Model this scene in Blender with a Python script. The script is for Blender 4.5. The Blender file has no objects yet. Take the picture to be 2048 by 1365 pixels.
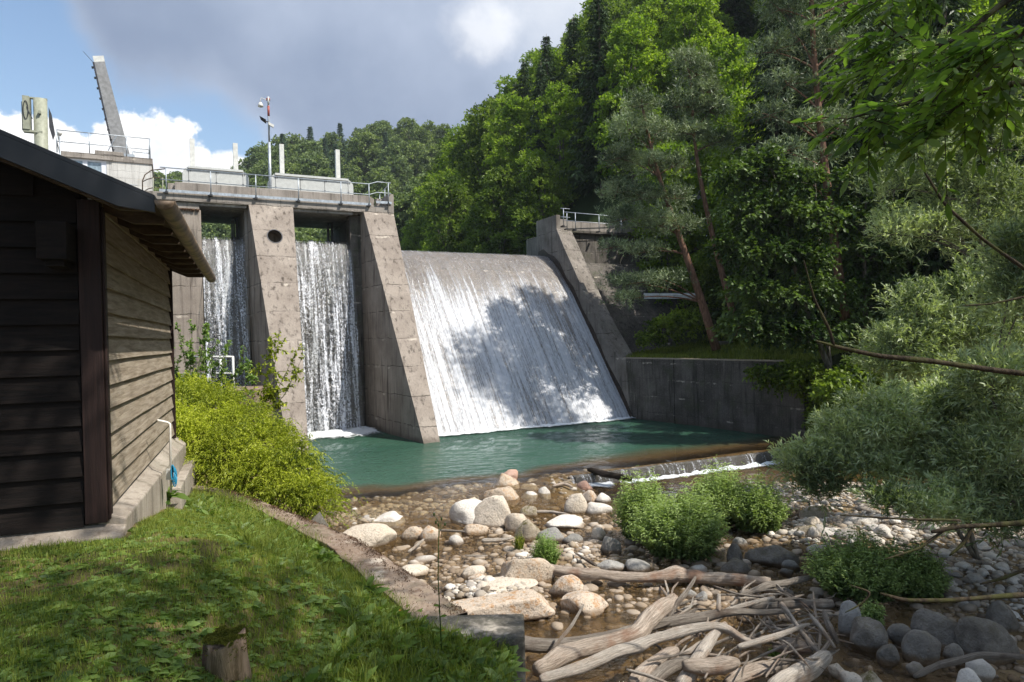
import bpy, bmesh, math, random
import numpy as np
from mathutils import Matrix, Vector
rad = math.radians
scene = bpy.context.scene
COL = scene.collection

# ------------------------------------------------------------ camera, sky, sun, exposure
CAMZ = 4.66
PITCH, ROLL, FOC = rad(-.36), rad(-1.31), 1365.0
cam_d = bpy.data.cameras.new('camera'); cam_d.sensor_width = 36; cam_d.lens = 36 * FOC / 2048
cam_d.clip_start = .05; cam_d.clip_end = 3000
cam = bpy.data.objects.new('camera', cam_d); COL.objects.link(cam)
cam.matrix_world = Matrix.Translation((0, 0, CAMZ)) @ Matrix.Rotation(math.pi/2 + PITCH, 4, 'X') @ Matrix.Rotation(ROLL, 4, 'Z')
scene.camera = cam

SUN_EL = rad(52)
SUN_DIR = Vector((.903, -.429, 0)).normalized() * math.cos(SUN_EL) + Vector((0, 0, math.sin(SUN_EL)))
sd = bpy.data.lights.new('sun', 'SUN'); sd.energy = 5.0; sd.angle = rad(.5); sd.color = (1, .95, .87)
sun = bpy.data.objects.new('sun', sd); COL.objects.link(sun)
sun.rotation_euler = SUN_DIR.to_track_quat('Z', 'Y').to_euler()
scene.view_settings.view_transform = 'Standard'; scene.view_settings.look = 'None'
scene.view_settings.exposure = 0.42; scene.view_settings.gamma = 1
scene.render.engine = 'CYCLES'
cy = scene.cycles
cy.use_denoising = True; cy.max_bounces = 7; cy.diffuse_bounces = 3; cy.glossy_bounces = 3
cy.transmission_bounces = 4; cy.transparent_max_bounces = 20; cy.use_adaptive_sampling = True
cy.adaptive_threshold = .02; cy.caustics_reflective = False; cy.caustics_refractive = False


class NT:
    """tiny node helper"""
    def __init__(s, tree): s.t = tree; s.n = tree.nodes; s.l = tree.links
    def new(s, typ, **kw):
        nd = s.n.new(typ)
        for k, v in kw.items(): setattr(nd, k, v)
        return nd
    def put(s, sock, v):
        if v is None: return
        if isinstance(v, bpy.types.NodeSocket): s.l.new(v, sock)
        else:
            if isinstance(v, (tuple, list)) and len(v) == 3 and sock.type == 'RGBA': v = (*v, 1)
            sock.default_value = v
    def m(s, op, a, b=None, c=None, clamp=False):
        nd = s.new('ShaderNodeMath', operation=op, use_clamp=clamp)
        for i, v in enumerate((a, b, c)):
            if v is not None: s.put(nd.inputs[i], v)
        return nd.outputs[0]
    def noise(s, vec, scale=5, detail=4, rough=.5, dist=0):
        nd = s.new('ShaderNodeTexNoise'); s.put(nd.inputs['Vector'], vec)
        nd.inputs['Scale'].default_value = scale; nd.inputs['Detail'].default_value = detail
        nd.inputs['Roughness'].default_value = rough; nd.inputs['Distortion'].default_value = dist
        return nd.outputs['Fac']
    def ramp(s, fac, stops, interp='LINEAR'):
        nd = s.new('ShaderNodeValToRGB'); s.put(nd.inputs[0], fac); cr = nd.color_ramp; cr.interpolation = interp
        while len(cr.elements) < len(stops): cr.elements.new(.5)
        for e, (p, c) in zip(cr.elements, stops):
            e.position = p; e.color = (c, c, c, 1) if isinstance(c, (int, float)) else (*c, 1)
        return nd.outputs[0]
    def step(s, v, a, b):
        nd = s.new('ShaderNodeMapRange', interpolation_type='SMOOTHSTEP'); s.put(nd.inputs[0], v)
        nd.inputs[1].default_value = a; nd.inputs[2].default_value = b
        return nd.outputs[0]
    def mix(s, f, a, b, typ='MIX'):
        nd = s.new('ShaderNodeMix', data_type='RGBA', blend_type=typ)
        s.put(nd.inputs[0], f); s.put(nd.inputs[6], a); s.put(nd.inputs[7], b)
        return nd.outputs[2]
    def scale(s, vec, sc):
        nd = s.new('ShaderNodeMapping'); s.put(nd.inputs[0], vec); nd.inputs['Scale'].default_value = sc
        return nd.outputs[0]
    def bump(s, h, strength=.3, dist=.02):
        nd = s.new('ShaderNodeBump'); s.put(nd.inputs['Height'], h)
        nd.inputs['Strength'].default_value = strength; nd.inputs['Distance'].default_value = dist
        return nd.outputs[0]


def build_world():
    w = bpy.data.worlds.new('World'); scene.world = w; w.use_nodes = True
    t = NT(w.node_tree); w.node_tree.nodes.clear()
    sky = t.new('ShaderNodeTexSky', sky_type='NISHITA'); sky.sun_disc = False
    sky.sun_elevation = SUN_EL; sky.sun_rotation = math.atan2(SUN_DIR.x, SUN_DIR.y)
    sky.air_density = 1.2; sky.dust_density = .6; sky.ozone_density = 2
    tc = t.new('ShaderNodeTexCoord').outputs['Generated']
    sep = t.new('ShaderNodeSeparateXYZ'); t.put(sep.inputs[0], tc)
    deg = 57.2958
    az = t.m('MULTIPLY', t.m('ARCTAN2', sep.outputs[0], sep.outputs[1]), deg)
    el = t.m('MULTIPLY', t.m('ARCSINE', sep.outputs[2]), deg)
    n1 = t.noise(tc, 5, 8, .58); n2 = t.noise(tc, 14, 8, .6); n3 = t.noise(tc, 3, 5, .5)
    d1 = t.m('SUBTRACT', n1, .5); d2 = t.m('SUBTRACT', n2, .5)
    # lower edge of the dark cloud bank
    edge = t.m('ADD', 17.2, t.m('MULTIPLY', t.m('MAXIMUM', t.m('SUBTRACT', -29.5, az), 0), 1.45))
    edge = t.m('SUBTRACT', edge, t.m('MULTIPLY', t.m('MAXIMUM', t.m('ADD', az, 23), 0), .8))
    g = t.m('SUBTRACT', el, edge)
    g = t.m('ADD', g, t.m('ADD', t.m('MULTIPLY', d1, 8), t.m('MULTIPLY', d2, 3)))
    bank = t.step(g, -.9, 2.6)
    gen = t.step(n1, .44, .6)
    side = t.step(t.m('ABSOLUTE', t.m('ADD', az, 8)), 45, 65)
    bank = t.m('MAXIMUM', t.m('MULTIPLY', bank, t.m('SUBTRACT', 1, side)), t.m('MULTIPLY', gen, side))
    lum = t.m('ADD', t.m('MULTIPLY', t.m('SUBTRACT', el, 19), .028), t.m('MULTIPLY', t.m('ADD', az, 22), .011))
    lum = t.m('ADD', lum, t.m('MULTIPLY', d1, .7))
    lum = t.m('ADD', lum, t.m('MULTIPLY', t.m('SUBTRACT', n3, .5), 1.0))
    # bright rim where the bank is thin
    rim = t.m('MULTIPLY', t.m('SUBTRACT', 1, t.step(g, .5, 5)), .35)
    lum = t.m('ADD', lum, rim)
    lm = t.step(lum, -.15, 1.0)
    bankc = t.ramp(lm, [(0, (2.1, 2.65, 3.8)), (.45, (3.7, 4.3, 5.5)), (1, (7.2, 7.5, 8.0))])
    def ell(a0, e0, ra, re, amp):
        x = t.m('DIVIDE', t.m('SUBTRACT', az, a0), ra); y = t.m('DIVIDE', t.m('SUBTRACT', el, e0), re)
        r = t.m('ADD', t.m('MULTIPLY', x, x), t.m('MULTIPLY', y, y))
        return t.m('ADD', t.m('SUBTRACT', 1, r), t.m('ADD', t.m('MULTIPLY', d1, amp), t.m('MULTIPLY', d2, amp*1.1)))
    c1 = t.step(ell(-27.2, 13.2, 4.8, 4.0, 2.2), -.05, .22)
    c2 = t.step(ell(-34.5, 12.6, 4.0, 3.0, 2.4), -.05, .25)
    c3 = t.step(ell(-22.5, 12.5, 3.2, 2.6, 2.6), -.05, .5)
    c4 = t.step(ell(-37, 26, 7.5, 1.8, 2.2), -.3, 1.2)
    c5 = t.m('MULTIPLY', t.step(ell(-2, 24.5, 3.2, 2.0, 5.0), -.9, 2.2), .55)
    cm = t.m('MAXIMUM', t.m('MAXIMUM', c1, c2), t.m('MAXIMUM', c3, c4))
    skc = t.mix(1.0, sky.outputs[0], (1.3, 1.3, 1.3), 'MULTIPLY')
    cumc = t.mix(t.step(n2, .35, .62), (7.6, 7.9, 8.5), (10.5, 10.4, 10.3))
    col = t.mix(cm, skc, cumc)
    col = t.mix(bank, col, bankc)
    col = t.mix(c5, col, (9.5, 9.5, 9.6))
    bg = t.new('ShaderNodeBackground'); t.put(bg.inputs[0], col); bg.inputs[1].default_value = .1
    out = t.new('ShaderNodeOutputWorld'); t.l.new(bg.outputs[0], out.inputs[0])
build_world()

# ------------------------------------------------------------ geometry of the place
def _Rx(a): c, s = math.cos(a), math.sin(a); return np.array([[1, 0, 0], [0, c, -s], [0, s, c]])
def _Rz(a): c, s = math.cos(a), math.sin(a); return np.array([[c, -s, 0], [s, c, 0], [0, 0, 1]])
_M = _Rx(math.pi/2 + PITCH) @ _Rz(ROLL)
_C = np.array([0, 0, CAMZ])
def ray(px, py): return _M @ np.array([(px-1024)/FOC, -(py-682.5)/FOC, -1.])
def at_z(px, py, z): d = ray(px, py); return _C + d*((z-CAMZ)/d[2])
def at_y(px, py, Y): d = ray(px, py); return _C + d*(Y/d[1])
TH = rad(63.32)
UX = np.array([math.sin(TH), math.cos(TH)]); VX = np.array([math.cos(TH), -math.sin(TH)])   # along the dam / downstream
def D(u, w, z): p = UX*u - VX*w; return np.array([p[0], p[1], z])
def at_w(px, py, w):      # a point of the photo on the vertical plane w metres upstream -> (u, w, z)
    r = ray(px, py); q = _C + r*(-w/(r[:2] @ VX)); return np.array([q[:2] @ UX, w, q[2]])
def Dt(V): V = np.asarray(V, float); return np.column_stack([V[:, 0]*UX[0]-V[:, 1]*VX[0], V[:, 0]*UX[1]-V[:, 1]*VX[1], V[:, 2]])
def to_uw(x, y): return x*UX[0]+y*UX[1], -(x*VX[0]+y*VX[1])
def in_view(p, m=120):
    q = _M.T @ (np.array(p, float) - _C)
    if q[2] > -.5: return False
    x = 1024+FOC*q[0]/-q[2]; y = 682.5-FOC*q[1]/-q[2]
    return -m < x < 2048+m and -m < y < 1365+m

def _h(ix, iy, iz, seed):
    n = (ix*374761393 + iy*668265263 + iz*2147483647 + seed*1274126177) & 0xffffffff
    n = ((n ^ (n >> 13))*1274126177) & 0xffffffff
    return ((n ^ (n >> 16)) & 0xffff)/65535.0
def vnoise(P, sc=1., seed=0, octv=1):
    P = np.atleast_2d(np.asarray(P, float)); out = 0; amp = 1; tot = 0
    for o in range(octv):
        Q = P*sc*(2**o) + 100; I = np.floor(Q).astype(np.int64); f = Q-I; f = f*f*(3-2*f); r = 0
        for dx in (0, 1):
            for dy in (0, 1):
                for dz in (0, 1):
                    w = (f[:, 0] if dx else 1-f[:, 0])*(f[:, 1] if dy else 1-f[:, 1])*(f[:, 2] if dz else 1-f[:, 2])
                    r = r + w*_h(I[:, 0]+dx, I[:, 1]+dy, I[:, 2]+dz, seed+o*17)
        out = out + amp*r; tot += amp; amp *= .5
    return out/tot
def noise2(x, y, sc, seed=0, octv=1):
    sh = np.shape(x); P = np.column_stack([np.ravel(x), np.ravel(y), np.zeros(np.size(x))])
    return vnoise(P, sc, seed, octv).reshape(sh)

# ------------------------------------------------------------ mesh helpers
def fast_mesh(name, V, F, mat=None, smooth=False):
    V = np.ascontiguousarray(V, dtype=np.float32); F = np.ascontiguousarray(F, dtype=np.int32)
    me = bpy.data.meshes.new(name); k = F.shape[1]
    me.vertices.add(len(V)); me.vertices.foreach_set('co', V.ravel())
    me.loops.add(F.size); me.loops.foreach_set('vertex_index', F.ravel())
    me.polygons.add(len(F)); me.polygons.foreach_set('loop_start', np.arange(0, F.size, k, dtype=np.int32))
    me.polygons.foreach_set('loop_total', np.full(len(F), k, dtype=np.int32))
    if smooth: me.polygons.foreach_set('use_smooth', np.ones(len(F), dtype=bool))
    me.update(calc_edges=True)
    if mat: me.materials.append(mat)
    return me
def add_attr(me, name, vals):
    a = me.attributes.new(name, 'FLOAT', 'POINT'); a.data.foreach_set('value', np.ascontiguousarray(vals, dtype=np.float32))
def link(name, me, parent=None, loc=None):
    o = bpy.data.objects.new(name, me); COL.objects.link(o)
    if parent: o.parent = parent
    if loc is not None: o.location = loc
    return o
def thing(name, label, cat, loc=(0, 0, 0), group=None, me=None):
    o = bpy.data.objects.new(name, me); COL.objects.link(o); o.location = loc
    o['label'] = label; o['category'] = cat
    if group: o['group'] = group
    return o
def setting(o, kind='structure', label=None, cat=None):
    o['kind'] = kind
    if label: o['label'] = label
    if cat: o['category'] = cat
    return o

class MB:
    def __init__(s, tf=None): s.V = []; s.F = []; s.n = 0; s.tf = tf
    def add(s, V, F):
        V = np.asarray(V, float)
        if s.tf: V = s.tf(V)
        s.V.append(V); s.F += [tuple(i+s.n for i in f) for f in F]; s.n += len(V); return s
    def box(s, a, b):
        (x0, y0, z0), (x1, y1, z1) = a, b
        V = [(x, y, z) for z in (z0, z1) for y in (y0, y1) for x in (x0, x1)]
        return s.add(V, [(0, 2, 3, 1), (4, 5, 7, 6), (0, 1, 5, 4), (2, 6, 7, 3), (0, 4, 6, 2), (1, 3, 7, 5)])
    def obox(s, c, size, R):
        V = np.array([(x, y, z) for z in (-.5, .5) for y in (-.5, .5) for x in (-.5, .5)])*np.array(size)
        V = V @ np.array(R).T + np.array(c)
        return s.add(V, [(0, 2, 3, 1), (4, 5, 7, 6), (0, 1, 5, 4), (2, 6, 7, 3), (0, 4, 6, 2), (1, 3, 7, 5)])
    def prism(s, poly, lift):      # poly: list of 3d points, lift: vector
        n = len(poly); P = np.asarray(poly, float); V = np.vstack([P, P+np.asarray(lift, float)])
        return s.add(V, [tuple(range(n))[::-1], tuple(range(n, 2*n))] + [(i, (i+1) % n, n+(i+1) % n, n+i) for i in range(n)])
    def tube(s, pts, r, n=8, caps=True):
        P = np.asarray(pts, float); m = len(P); r = np.broadcast_to(np.asarray(r, float), (m,))
        T = np.gradient(P, axis=0); T /= np.linalg.norm(T, axis=1)[:, None]+1e-9
        ref = np.array([0, 0, 1.]) if abs(T[0][2]) < .9 else np.array([1., 0, 0])
        a = np.cross(T[0], ref); a /= np.linalg.norm(a); V = []
        ang = np.linspace(0, 2*math.pi, n, endpoint=False)
        for i in range(m):
            a = a - T[i]*(a @ T[i]); a /= np.linalg.norm(a)+1e-9; b = np.cross(T[i], a)
            V.append(P[i]+r[i]*(np.cos(ang)[:, None]*a+np.sin(ang)[:, None]*b))
        F = [(i*n+j, i*n+(j+1) % n, (i+1)*n+(j+1) % n, (i+1)*n+j) for i in range(m-1) for j in range(n)]
        if caps: F += [tuple(range(n))[::-1], tuple(range((m-1)*n, m*n))]
        return s.add(np.vstack(V), F)
    def mesh(s, name, mat, smooth=False):
        me = bpy.data.meshes.new(name); me.from_pydata(np.vstack(s.V).tolist(), [], s.F)
        bm = bmesh.new(); bm.from_mesh(me); bmesh.ops.recalc_face_normals(bm, faces=bm.faces); bm.to_mesh(me); bm.free()
        if mat: me.materials.append(mat)
        if smooth: me.polygons.foreach_set('use_smooth', [True]*len(me.polygons))
        return me
    def build(s, name, mat, parent=None, smooth=False, bevel=0):
        o = link(name, s.mesh(name, mat, smooth), parent)
        if bevel:
            b = o.modifiers.new('bevel', 'BEVEL'); b.width = bevel; b.segments = 2; b.limit_method = 'ANGLE'
        return o

# ------------------------------------------------------------ materials
def new_mat(name):
    m = bpy.data.materials.new(name); m.use_nodes = True; m.node_tree.nodes.clear(); t = NT(m.node_tree)
    out = t.new('ShaderNodeOutputMaterial'); return m, t, out
def principled(t, out, col, rough=.8, normal=None, spec=.3, metal=0.):
    p = t.new('ShaderNodeBsdfPrincipled'); t.put(p.inputs['Base Color'], col); t.put(p.inputs['Roughness'], rough)
    p.inputs['Specular IOR Level'].default_value = spec; p.inputs['Metallic'].default_value = metal
    if normal: t.put(p.inputs['Normal'], normal)
    t.l.new(p.outputs[0], out.inputs[0]); return p
def pos(t): return t.new('ShaderNodeNewGeometry').outputs['Position']
def objc(t): return t.new('ShaderNodeTexCoord').outputs['Object']

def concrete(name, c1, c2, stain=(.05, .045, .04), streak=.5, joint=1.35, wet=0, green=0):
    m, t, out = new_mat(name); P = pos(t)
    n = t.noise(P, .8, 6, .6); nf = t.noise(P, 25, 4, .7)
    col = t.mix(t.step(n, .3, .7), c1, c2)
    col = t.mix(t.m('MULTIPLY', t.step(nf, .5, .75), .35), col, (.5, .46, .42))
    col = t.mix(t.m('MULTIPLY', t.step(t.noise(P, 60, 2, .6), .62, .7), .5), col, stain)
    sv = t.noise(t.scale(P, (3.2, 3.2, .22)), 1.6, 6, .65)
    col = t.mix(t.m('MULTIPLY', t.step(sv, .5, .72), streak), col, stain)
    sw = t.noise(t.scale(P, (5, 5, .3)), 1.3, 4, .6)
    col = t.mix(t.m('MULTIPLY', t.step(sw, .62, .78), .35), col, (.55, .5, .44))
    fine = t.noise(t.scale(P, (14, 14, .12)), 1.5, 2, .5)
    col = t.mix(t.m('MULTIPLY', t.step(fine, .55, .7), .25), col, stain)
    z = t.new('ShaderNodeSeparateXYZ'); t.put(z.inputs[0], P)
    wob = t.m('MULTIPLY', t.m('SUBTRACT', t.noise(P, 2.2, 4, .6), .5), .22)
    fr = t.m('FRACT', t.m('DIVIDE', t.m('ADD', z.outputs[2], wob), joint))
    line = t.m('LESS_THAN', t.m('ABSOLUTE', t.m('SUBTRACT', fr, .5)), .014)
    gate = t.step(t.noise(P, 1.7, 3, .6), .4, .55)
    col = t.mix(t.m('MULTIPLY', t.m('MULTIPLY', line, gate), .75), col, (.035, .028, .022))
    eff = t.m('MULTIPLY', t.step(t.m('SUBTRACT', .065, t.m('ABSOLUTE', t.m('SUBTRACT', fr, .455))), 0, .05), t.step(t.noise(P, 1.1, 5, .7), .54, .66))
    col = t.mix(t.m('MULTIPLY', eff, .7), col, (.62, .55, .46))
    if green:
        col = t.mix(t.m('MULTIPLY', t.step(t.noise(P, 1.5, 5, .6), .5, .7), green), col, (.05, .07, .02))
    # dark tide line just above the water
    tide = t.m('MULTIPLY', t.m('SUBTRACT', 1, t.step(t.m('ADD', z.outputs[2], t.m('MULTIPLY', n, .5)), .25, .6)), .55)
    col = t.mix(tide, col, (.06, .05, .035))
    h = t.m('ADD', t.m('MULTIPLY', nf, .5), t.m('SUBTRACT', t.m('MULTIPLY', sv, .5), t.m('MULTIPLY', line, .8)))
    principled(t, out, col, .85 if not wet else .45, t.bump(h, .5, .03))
    return m

M = {}
M['conc'] = concrete('weathered_concrete', (.22, .195, .17), (.34, .305, .27), stain=(.055, .047, .04), streak=.75)
M['conc_old'] = concrete('old_side_wall_concrete', (.15, .13, .11), (.26, .23, .20), stain=(.035, .03, .025), streak=.85, green=.2)
M['conc_face'] = concrete('old_pier_concrete', (.225, .187, .155), (.33, .283, .238), stain=(.05, .038, .03), streak=.9)
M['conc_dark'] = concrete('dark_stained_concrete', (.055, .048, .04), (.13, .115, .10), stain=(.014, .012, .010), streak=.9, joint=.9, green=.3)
M['conc_pale'] = concrete('pale_concrete', (.50, .49, .46), (.64, .63, .60), stain=(.14, .13, .11), streak=.6, joint=.35)
M['conc_wet'] = concrete('wet_spillway_concrete', (.12, .09, .068), (.21, .165, .13), stain=(.05, .035, .025), streak=.5, wet=1)
M['conc_block'] = concrete('mossy_wall_concrete', (.16, .11, .078), (.31, .24, .18), stain=(.06, .027, .016), streak=.8, joint=5, green=.55)
M['plinth'] = concrete('whitewashed_plinth', (.24, .20, .16), (.42, .37, .31), stain=(.07, .05, .035), streak=.7, joint=5, green=.25)
M['conc_shade'] = concrete('mossy_shade_dark_concrete', (.05, .045, .035), (.12, .11, .09), stain=(.02, .018, .012), streak=.8, joint=5, green=.5)  # mossy concrete, darkened further so the colour carries the block's shade

def simple(name, col, rough=.5, metal=0, var=.15, bumpy=0, spec=.4):
    m, t, out = new_mat(name); O = objc(t)
    n = t.noise(O, 6, 5, .6)
    dark = tuple(c*(1-var*2) for c in col); lite = tuple(min(1, c*(1+var)) for c in col)
    c = t.mix(t.step(n, .3, .7), dark, lite)
    c = t.mix(t.m('MULTIPLY', t.step(t.noise(O, 30, 3, .6), .6, .75), .3), c, tuple(x*.5 for x in col))
    principled(t, out, c, rough, t.bump(t.noise(O, 40, 3), bumpy, .01) if bumpy else None, spec, metal)
    return m
M['galv'] = simple('galvanised_steel', (.42, .46, .50), .45, .35)
M['white_metal'] = simple('white_painted_steel', (.62, .62, .58), .5, 0, .08)
M['housing'] = simple('pale_grey_sheet', (.50, .51, .49), .55, 0, .05)
M['dark_steel'] = simple('dark_steel', (.05, .05, .055), .5, .3)
M['red_paint'] = simple('red_paint', (.35, .08, .06), .5)
M['cream'] = simple('cream_column_paint', (.30, .31, .235), .55, 0, .1)
M['arm'] = simple('grey_boom_sheet', (.27, .27, .27), .5, .1, .12)
M['roof_sheet'] = simple('black_roof_sheet', (.008, .009, .011), .45, 0, .2)
M['fiber'] = simple('mossy_fibre_sheet', (.24, .18, .12), .9, 0, .3, .4)
M['gutter'] = simple('weathered_copper_gutter', (.17, .12, .08), .6, .1, .35, .3)
M['window_frame'] = simple('white_window_frame', (.72, .74, .80), .4, 0, .04)
M['blue_hose'] = simple('blue_rubber', (.03, .25, .42), .4, 0, .1)
M['pipe_white'] = simple('white_pipe', (.7, .66, .6), .5, 0, .1)
M['glass'] = simple('sky_tinted_window_glass', (.26, .33, .38), .06, 0, .2, 0, .9)  # grey-blue sky reflection is put into the pane colour

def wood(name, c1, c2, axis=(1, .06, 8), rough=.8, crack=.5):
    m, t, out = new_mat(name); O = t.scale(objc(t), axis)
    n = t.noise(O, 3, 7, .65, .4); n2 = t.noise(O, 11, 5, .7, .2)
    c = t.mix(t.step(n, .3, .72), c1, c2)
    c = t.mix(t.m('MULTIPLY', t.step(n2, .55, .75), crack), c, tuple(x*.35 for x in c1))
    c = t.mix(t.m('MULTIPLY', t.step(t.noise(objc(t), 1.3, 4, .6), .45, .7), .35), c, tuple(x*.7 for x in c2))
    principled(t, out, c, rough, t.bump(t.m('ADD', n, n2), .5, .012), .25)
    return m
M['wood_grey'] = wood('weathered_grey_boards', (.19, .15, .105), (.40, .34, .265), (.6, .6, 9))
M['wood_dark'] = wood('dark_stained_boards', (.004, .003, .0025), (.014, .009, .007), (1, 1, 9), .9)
M['wood_post'] = wood('dark_red_post', (.012, .006, .005), (.03, .015, .012), (8, 8, .4), .7)
M['rafter'] = wood('rafter_wood', (.045, .03, .02), (.10, .07, .045), (2, 2, 6), .8)

def drift(name, c1, c2, c3):
    m, t, out = new_mat(name); O = objc(t)
    att = t.new('ShaderNodeAttribute', attribute_name='along'); g = t.new('ShaderNodeAttribute', attribute_name='round')
    cv = t.new('ShaderNodeCombineXYZ'); t.put(cv.inputs[0], t.m('MULTIPLY', att.outputs['Fac'], 2.0)); t.put(cv.inputs[1], t.m('MULTIPLY', g.outputs['Fac'], 11.))
    rnd = t.new('ShaderNodeObjectInfo').outputs['Random']; t.put(cv.inputs[2], t.m('MULTIPLY', rnd, 30))
    n = t.noise(cv.outputs[0], 1.4, 7, .65, .5); n2 = t.noise(cv.outputs[0], 5, 5, .7, .3); b = t.noise(O, 1.6, 5, .6)
    c = t.mix(t.step(n, .3, .7), c1, c2)
    c = t.mix(t.m('MULTIPLY', t.step(n2, .53, .66), .75), c, tuple(x*.25 for x in c1))
    c = t.mix(t.m('MULTIPLY', t.step(b, .5, .68), .8), c, c3)
    principled(t, out, c, .85, t.bump(t.m('ADD', n, n2), 1., .05), .2)
    return m
M['drift_pale'] = drift('bleached_driftwood', (.50, .42, .34), (.80, .72, .62), (.45, .30, .20))
M['drift_bark'] = drift('barky_driftwood', (.38, .29, .22), (.72, .61, .50), (.38, .21, .13))
M['drift_grey'] = drift('grey_driftwood', (.22, .18, .145), (.48, .42, .35), (.12, .08, .055))
M['drift_dark'] = drift('dark_wet_wood', (.03, .022, .017), (.10, .075, .055), (.04, .03, .015))

def rockmat(name, c1, c2, lichen=0, moss=0, lc=(.40, .19, .05), speck=.5):
    m, t, out = new_mat(name); O = objc(t); P = pos(t)
    oi = t.new('ShaderNodeObjectInfo').outputs['Random']
    cc = t.mix(oi, c1, c2)
    n = t.noise(P, 5, 6, .65)
    c = t.mix(t.m('MULTIPLY', t.step(n, .3, .75), .5), cc, t.mix(.5, cc, (.62, .57, .5)))
    c = t.mix(t.m('MULTIPLY', t.step(t.noise(P, 9, 8, .8), .55, .62), speck*.85), c, (.09, .065, .045))
    c = t.mix(t.m('MULTIPLY', t.step(t.noise(P, 30, 4, .7), .54, .64), speck*.8), c, (.06, .045, .03))
    if lichen: c = t.mix(t.m('MULTIPLY', t.step(t.noise(P, 6, 7, .75), .5, .62), lichen), c, lc)
    if moss:
        z = t.new('ShaderNodeSeparateXYZ'); t.put(z.inputs[0], t.new('ShaderNodeNewGeometry').outputs['Normal'])
        c = t.mix(t.m('MULTIPLY', t.m('MULTIPLY', t.step(z.outputs[2], .1, .8), t.step(t.noise(P, 7, 5, .7), .42, .6)), moss), c, (.10, .085, .02))
    zz = t.new('ShaderNodeSeparateXYZ'); t.put(zz.inputs[0], P)
    wet = t.m('SUBTRACT', 1, t.step(t.m('ADD', zz.outputs[2], t.m('MULTIPLY', n, .06)), -.36, -.27))
    c = t.mix(t.m('MULTIPLY', wet, .75), c, (.13, .075, .03))
    principled(t, out, c, .8, t.bump(t.m('ADD', t.noise(P, 20, 6, .7), t.noise(P, 7, 4, .6)), .8, .04), .3)
    return m
M['rock_pale'] = rockmat('pale_river_stone', (.52, .48, .43), (.70, .65, .58), speck=.25)
M['rock_tan'] = rockmat('tan_river_stone', (.52, .44, .34), (.62, .54, .44), lichen=.1, speck=.55)
M['rock_mott'] = rockmat('mottled_boulder_stone', (.48, .38, .28), (.54, .45, .35), lichen=.45, speck=.85)
M['rock_orange'] = rockmat('orange_lichen_stone', (.54, .44, .34), (.6, .5, .4), lichen=.7, speck=.7)
M['rock_grey'] = rockmat('grey_river_stone', (.19, .185, .17), (.30, .29, .27), speck=.3)
M['rock_shade'] = rockmat('shade_darkened_stone', (.11, .10, .085), (.20, .18, .155), moss=.2, speck=.4)  # grey stone with the shade of the right corner put into its colour
M['rock_dark'] = rockmat('dark_wet_stone', (.09, .08, .065), (.19, .165, .14), moss=.3, speck=.4)
M['rock_moss'] = rockmat('mossy_stone', (.30, .25, .18), (.36, .3, .22), moss=.95, speck=.5)
M['rock_red'] = rockmat('reddish_stone', (.45, .25, .19), (.5, .3, .22), speck=.2)
M['cobble'] = rockmat('mixed_cobble', (.24, .22, .20), (.74, .69, .62), lichen=.1, speck=.35)

def leafmat(name, c1, c2, c3=None, trans=.35, gloss=.25, rough=.45, scale=.6):
    m, t, out = new_mat(name)
    r = t.new('ShaderNodeObjectInfo').outputs['Random']
    att = t.new('ShaderNodeAttribute', attribute_name='tint').outputs['Fac']
    c = t.mix(att, c1, c2)
    if c3: c = t.mix(r, c, t.mix(.55, c, c3))
    d = t.new('ShaderNodeBsdfPrincipled'); t.put(d.inputs['Base Color'], c); d.inputs['Roughness'].default_value = rough
    d.inputs['Specular IOR Level'].default_value = gloss
    tr = t.new('ShaderNodeBsdfTranslucent'); t.put(tr.inputs[0], t.mix(1., c, (1.35, 1.5, .55), 'MULTIPLY'))
    mx = t.new('ShaderNodeMixShader'); mx.inputs[0].default_value = trans
    t.l.new(d.outputs[0], mx.inputs[1]); t.l.new(tr.outputs[0], mx.inputs[2]); t.l.new(mx.outputs[0], out.inputs[0])
    return m
M['leaf_broad'] = leafmat('broadleaf_foliage', (.045, .08, .014), (.28, .37, .055), (.08, .13, .03))
M['leaf_bright'] = leafmat('bright_beech_foliage', (.09, .155, .02), (.40, .49, .07), (.17, .26, .04), trans=.5)
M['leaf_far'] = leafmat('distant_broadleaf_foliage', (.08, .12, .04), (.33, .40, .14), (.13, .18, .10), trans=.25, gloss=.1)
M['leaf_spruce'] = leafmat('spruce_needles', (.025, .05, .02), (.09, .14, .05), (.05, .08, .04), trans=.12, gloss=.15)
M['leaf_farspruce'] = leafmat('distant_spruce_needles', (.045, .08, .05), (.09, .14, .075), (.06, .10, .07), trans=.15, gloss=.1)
M['leaf_pine'] = leafmat('pine_needles', (.06, .09, .04), (.38, .45, .26), trans=.15, gloss=.3)
M['leaf_maple'] = leafmat('maple_leaves', (.03, .06, .015), (.16, .23, .07), trans=.3, gloss=.25, rough=.45)
M['leaf_willow'] = leafmat('willow_leaves', (.08, .12, .05), (.56, .63, .36), trans=.3, gloss=.4, rough=.45)
M['leaf_ash'] = leafmat('ash_leaves', (.065, .12, .03), (.17, .26, .06), trans=.6, gloss=.3)
M['leaf_yellow'] = leafmat('yellow_green_sprays', (.10, .14, .012), (.46, .50, .055), trans=.35, gloss=.2)
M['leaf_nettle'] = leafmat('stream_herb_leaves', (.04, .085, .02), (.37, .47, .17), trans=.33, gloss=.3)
M['leaf_round'] = leafmat('round_herb_leaves', (.09, .17, .03), (.26, .36, .10), trans=.35, gloss=.3)
M['grass'] = leafmat('grass_blades', (.05, .085, .014), (.36, .40, .085), trans=.42, gloss=.25)
M['weed'] = leafmat('weed_leaves', (.05, .10, .02), (.24, .34, .08), trans=.38, gloss=.35)
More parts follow.
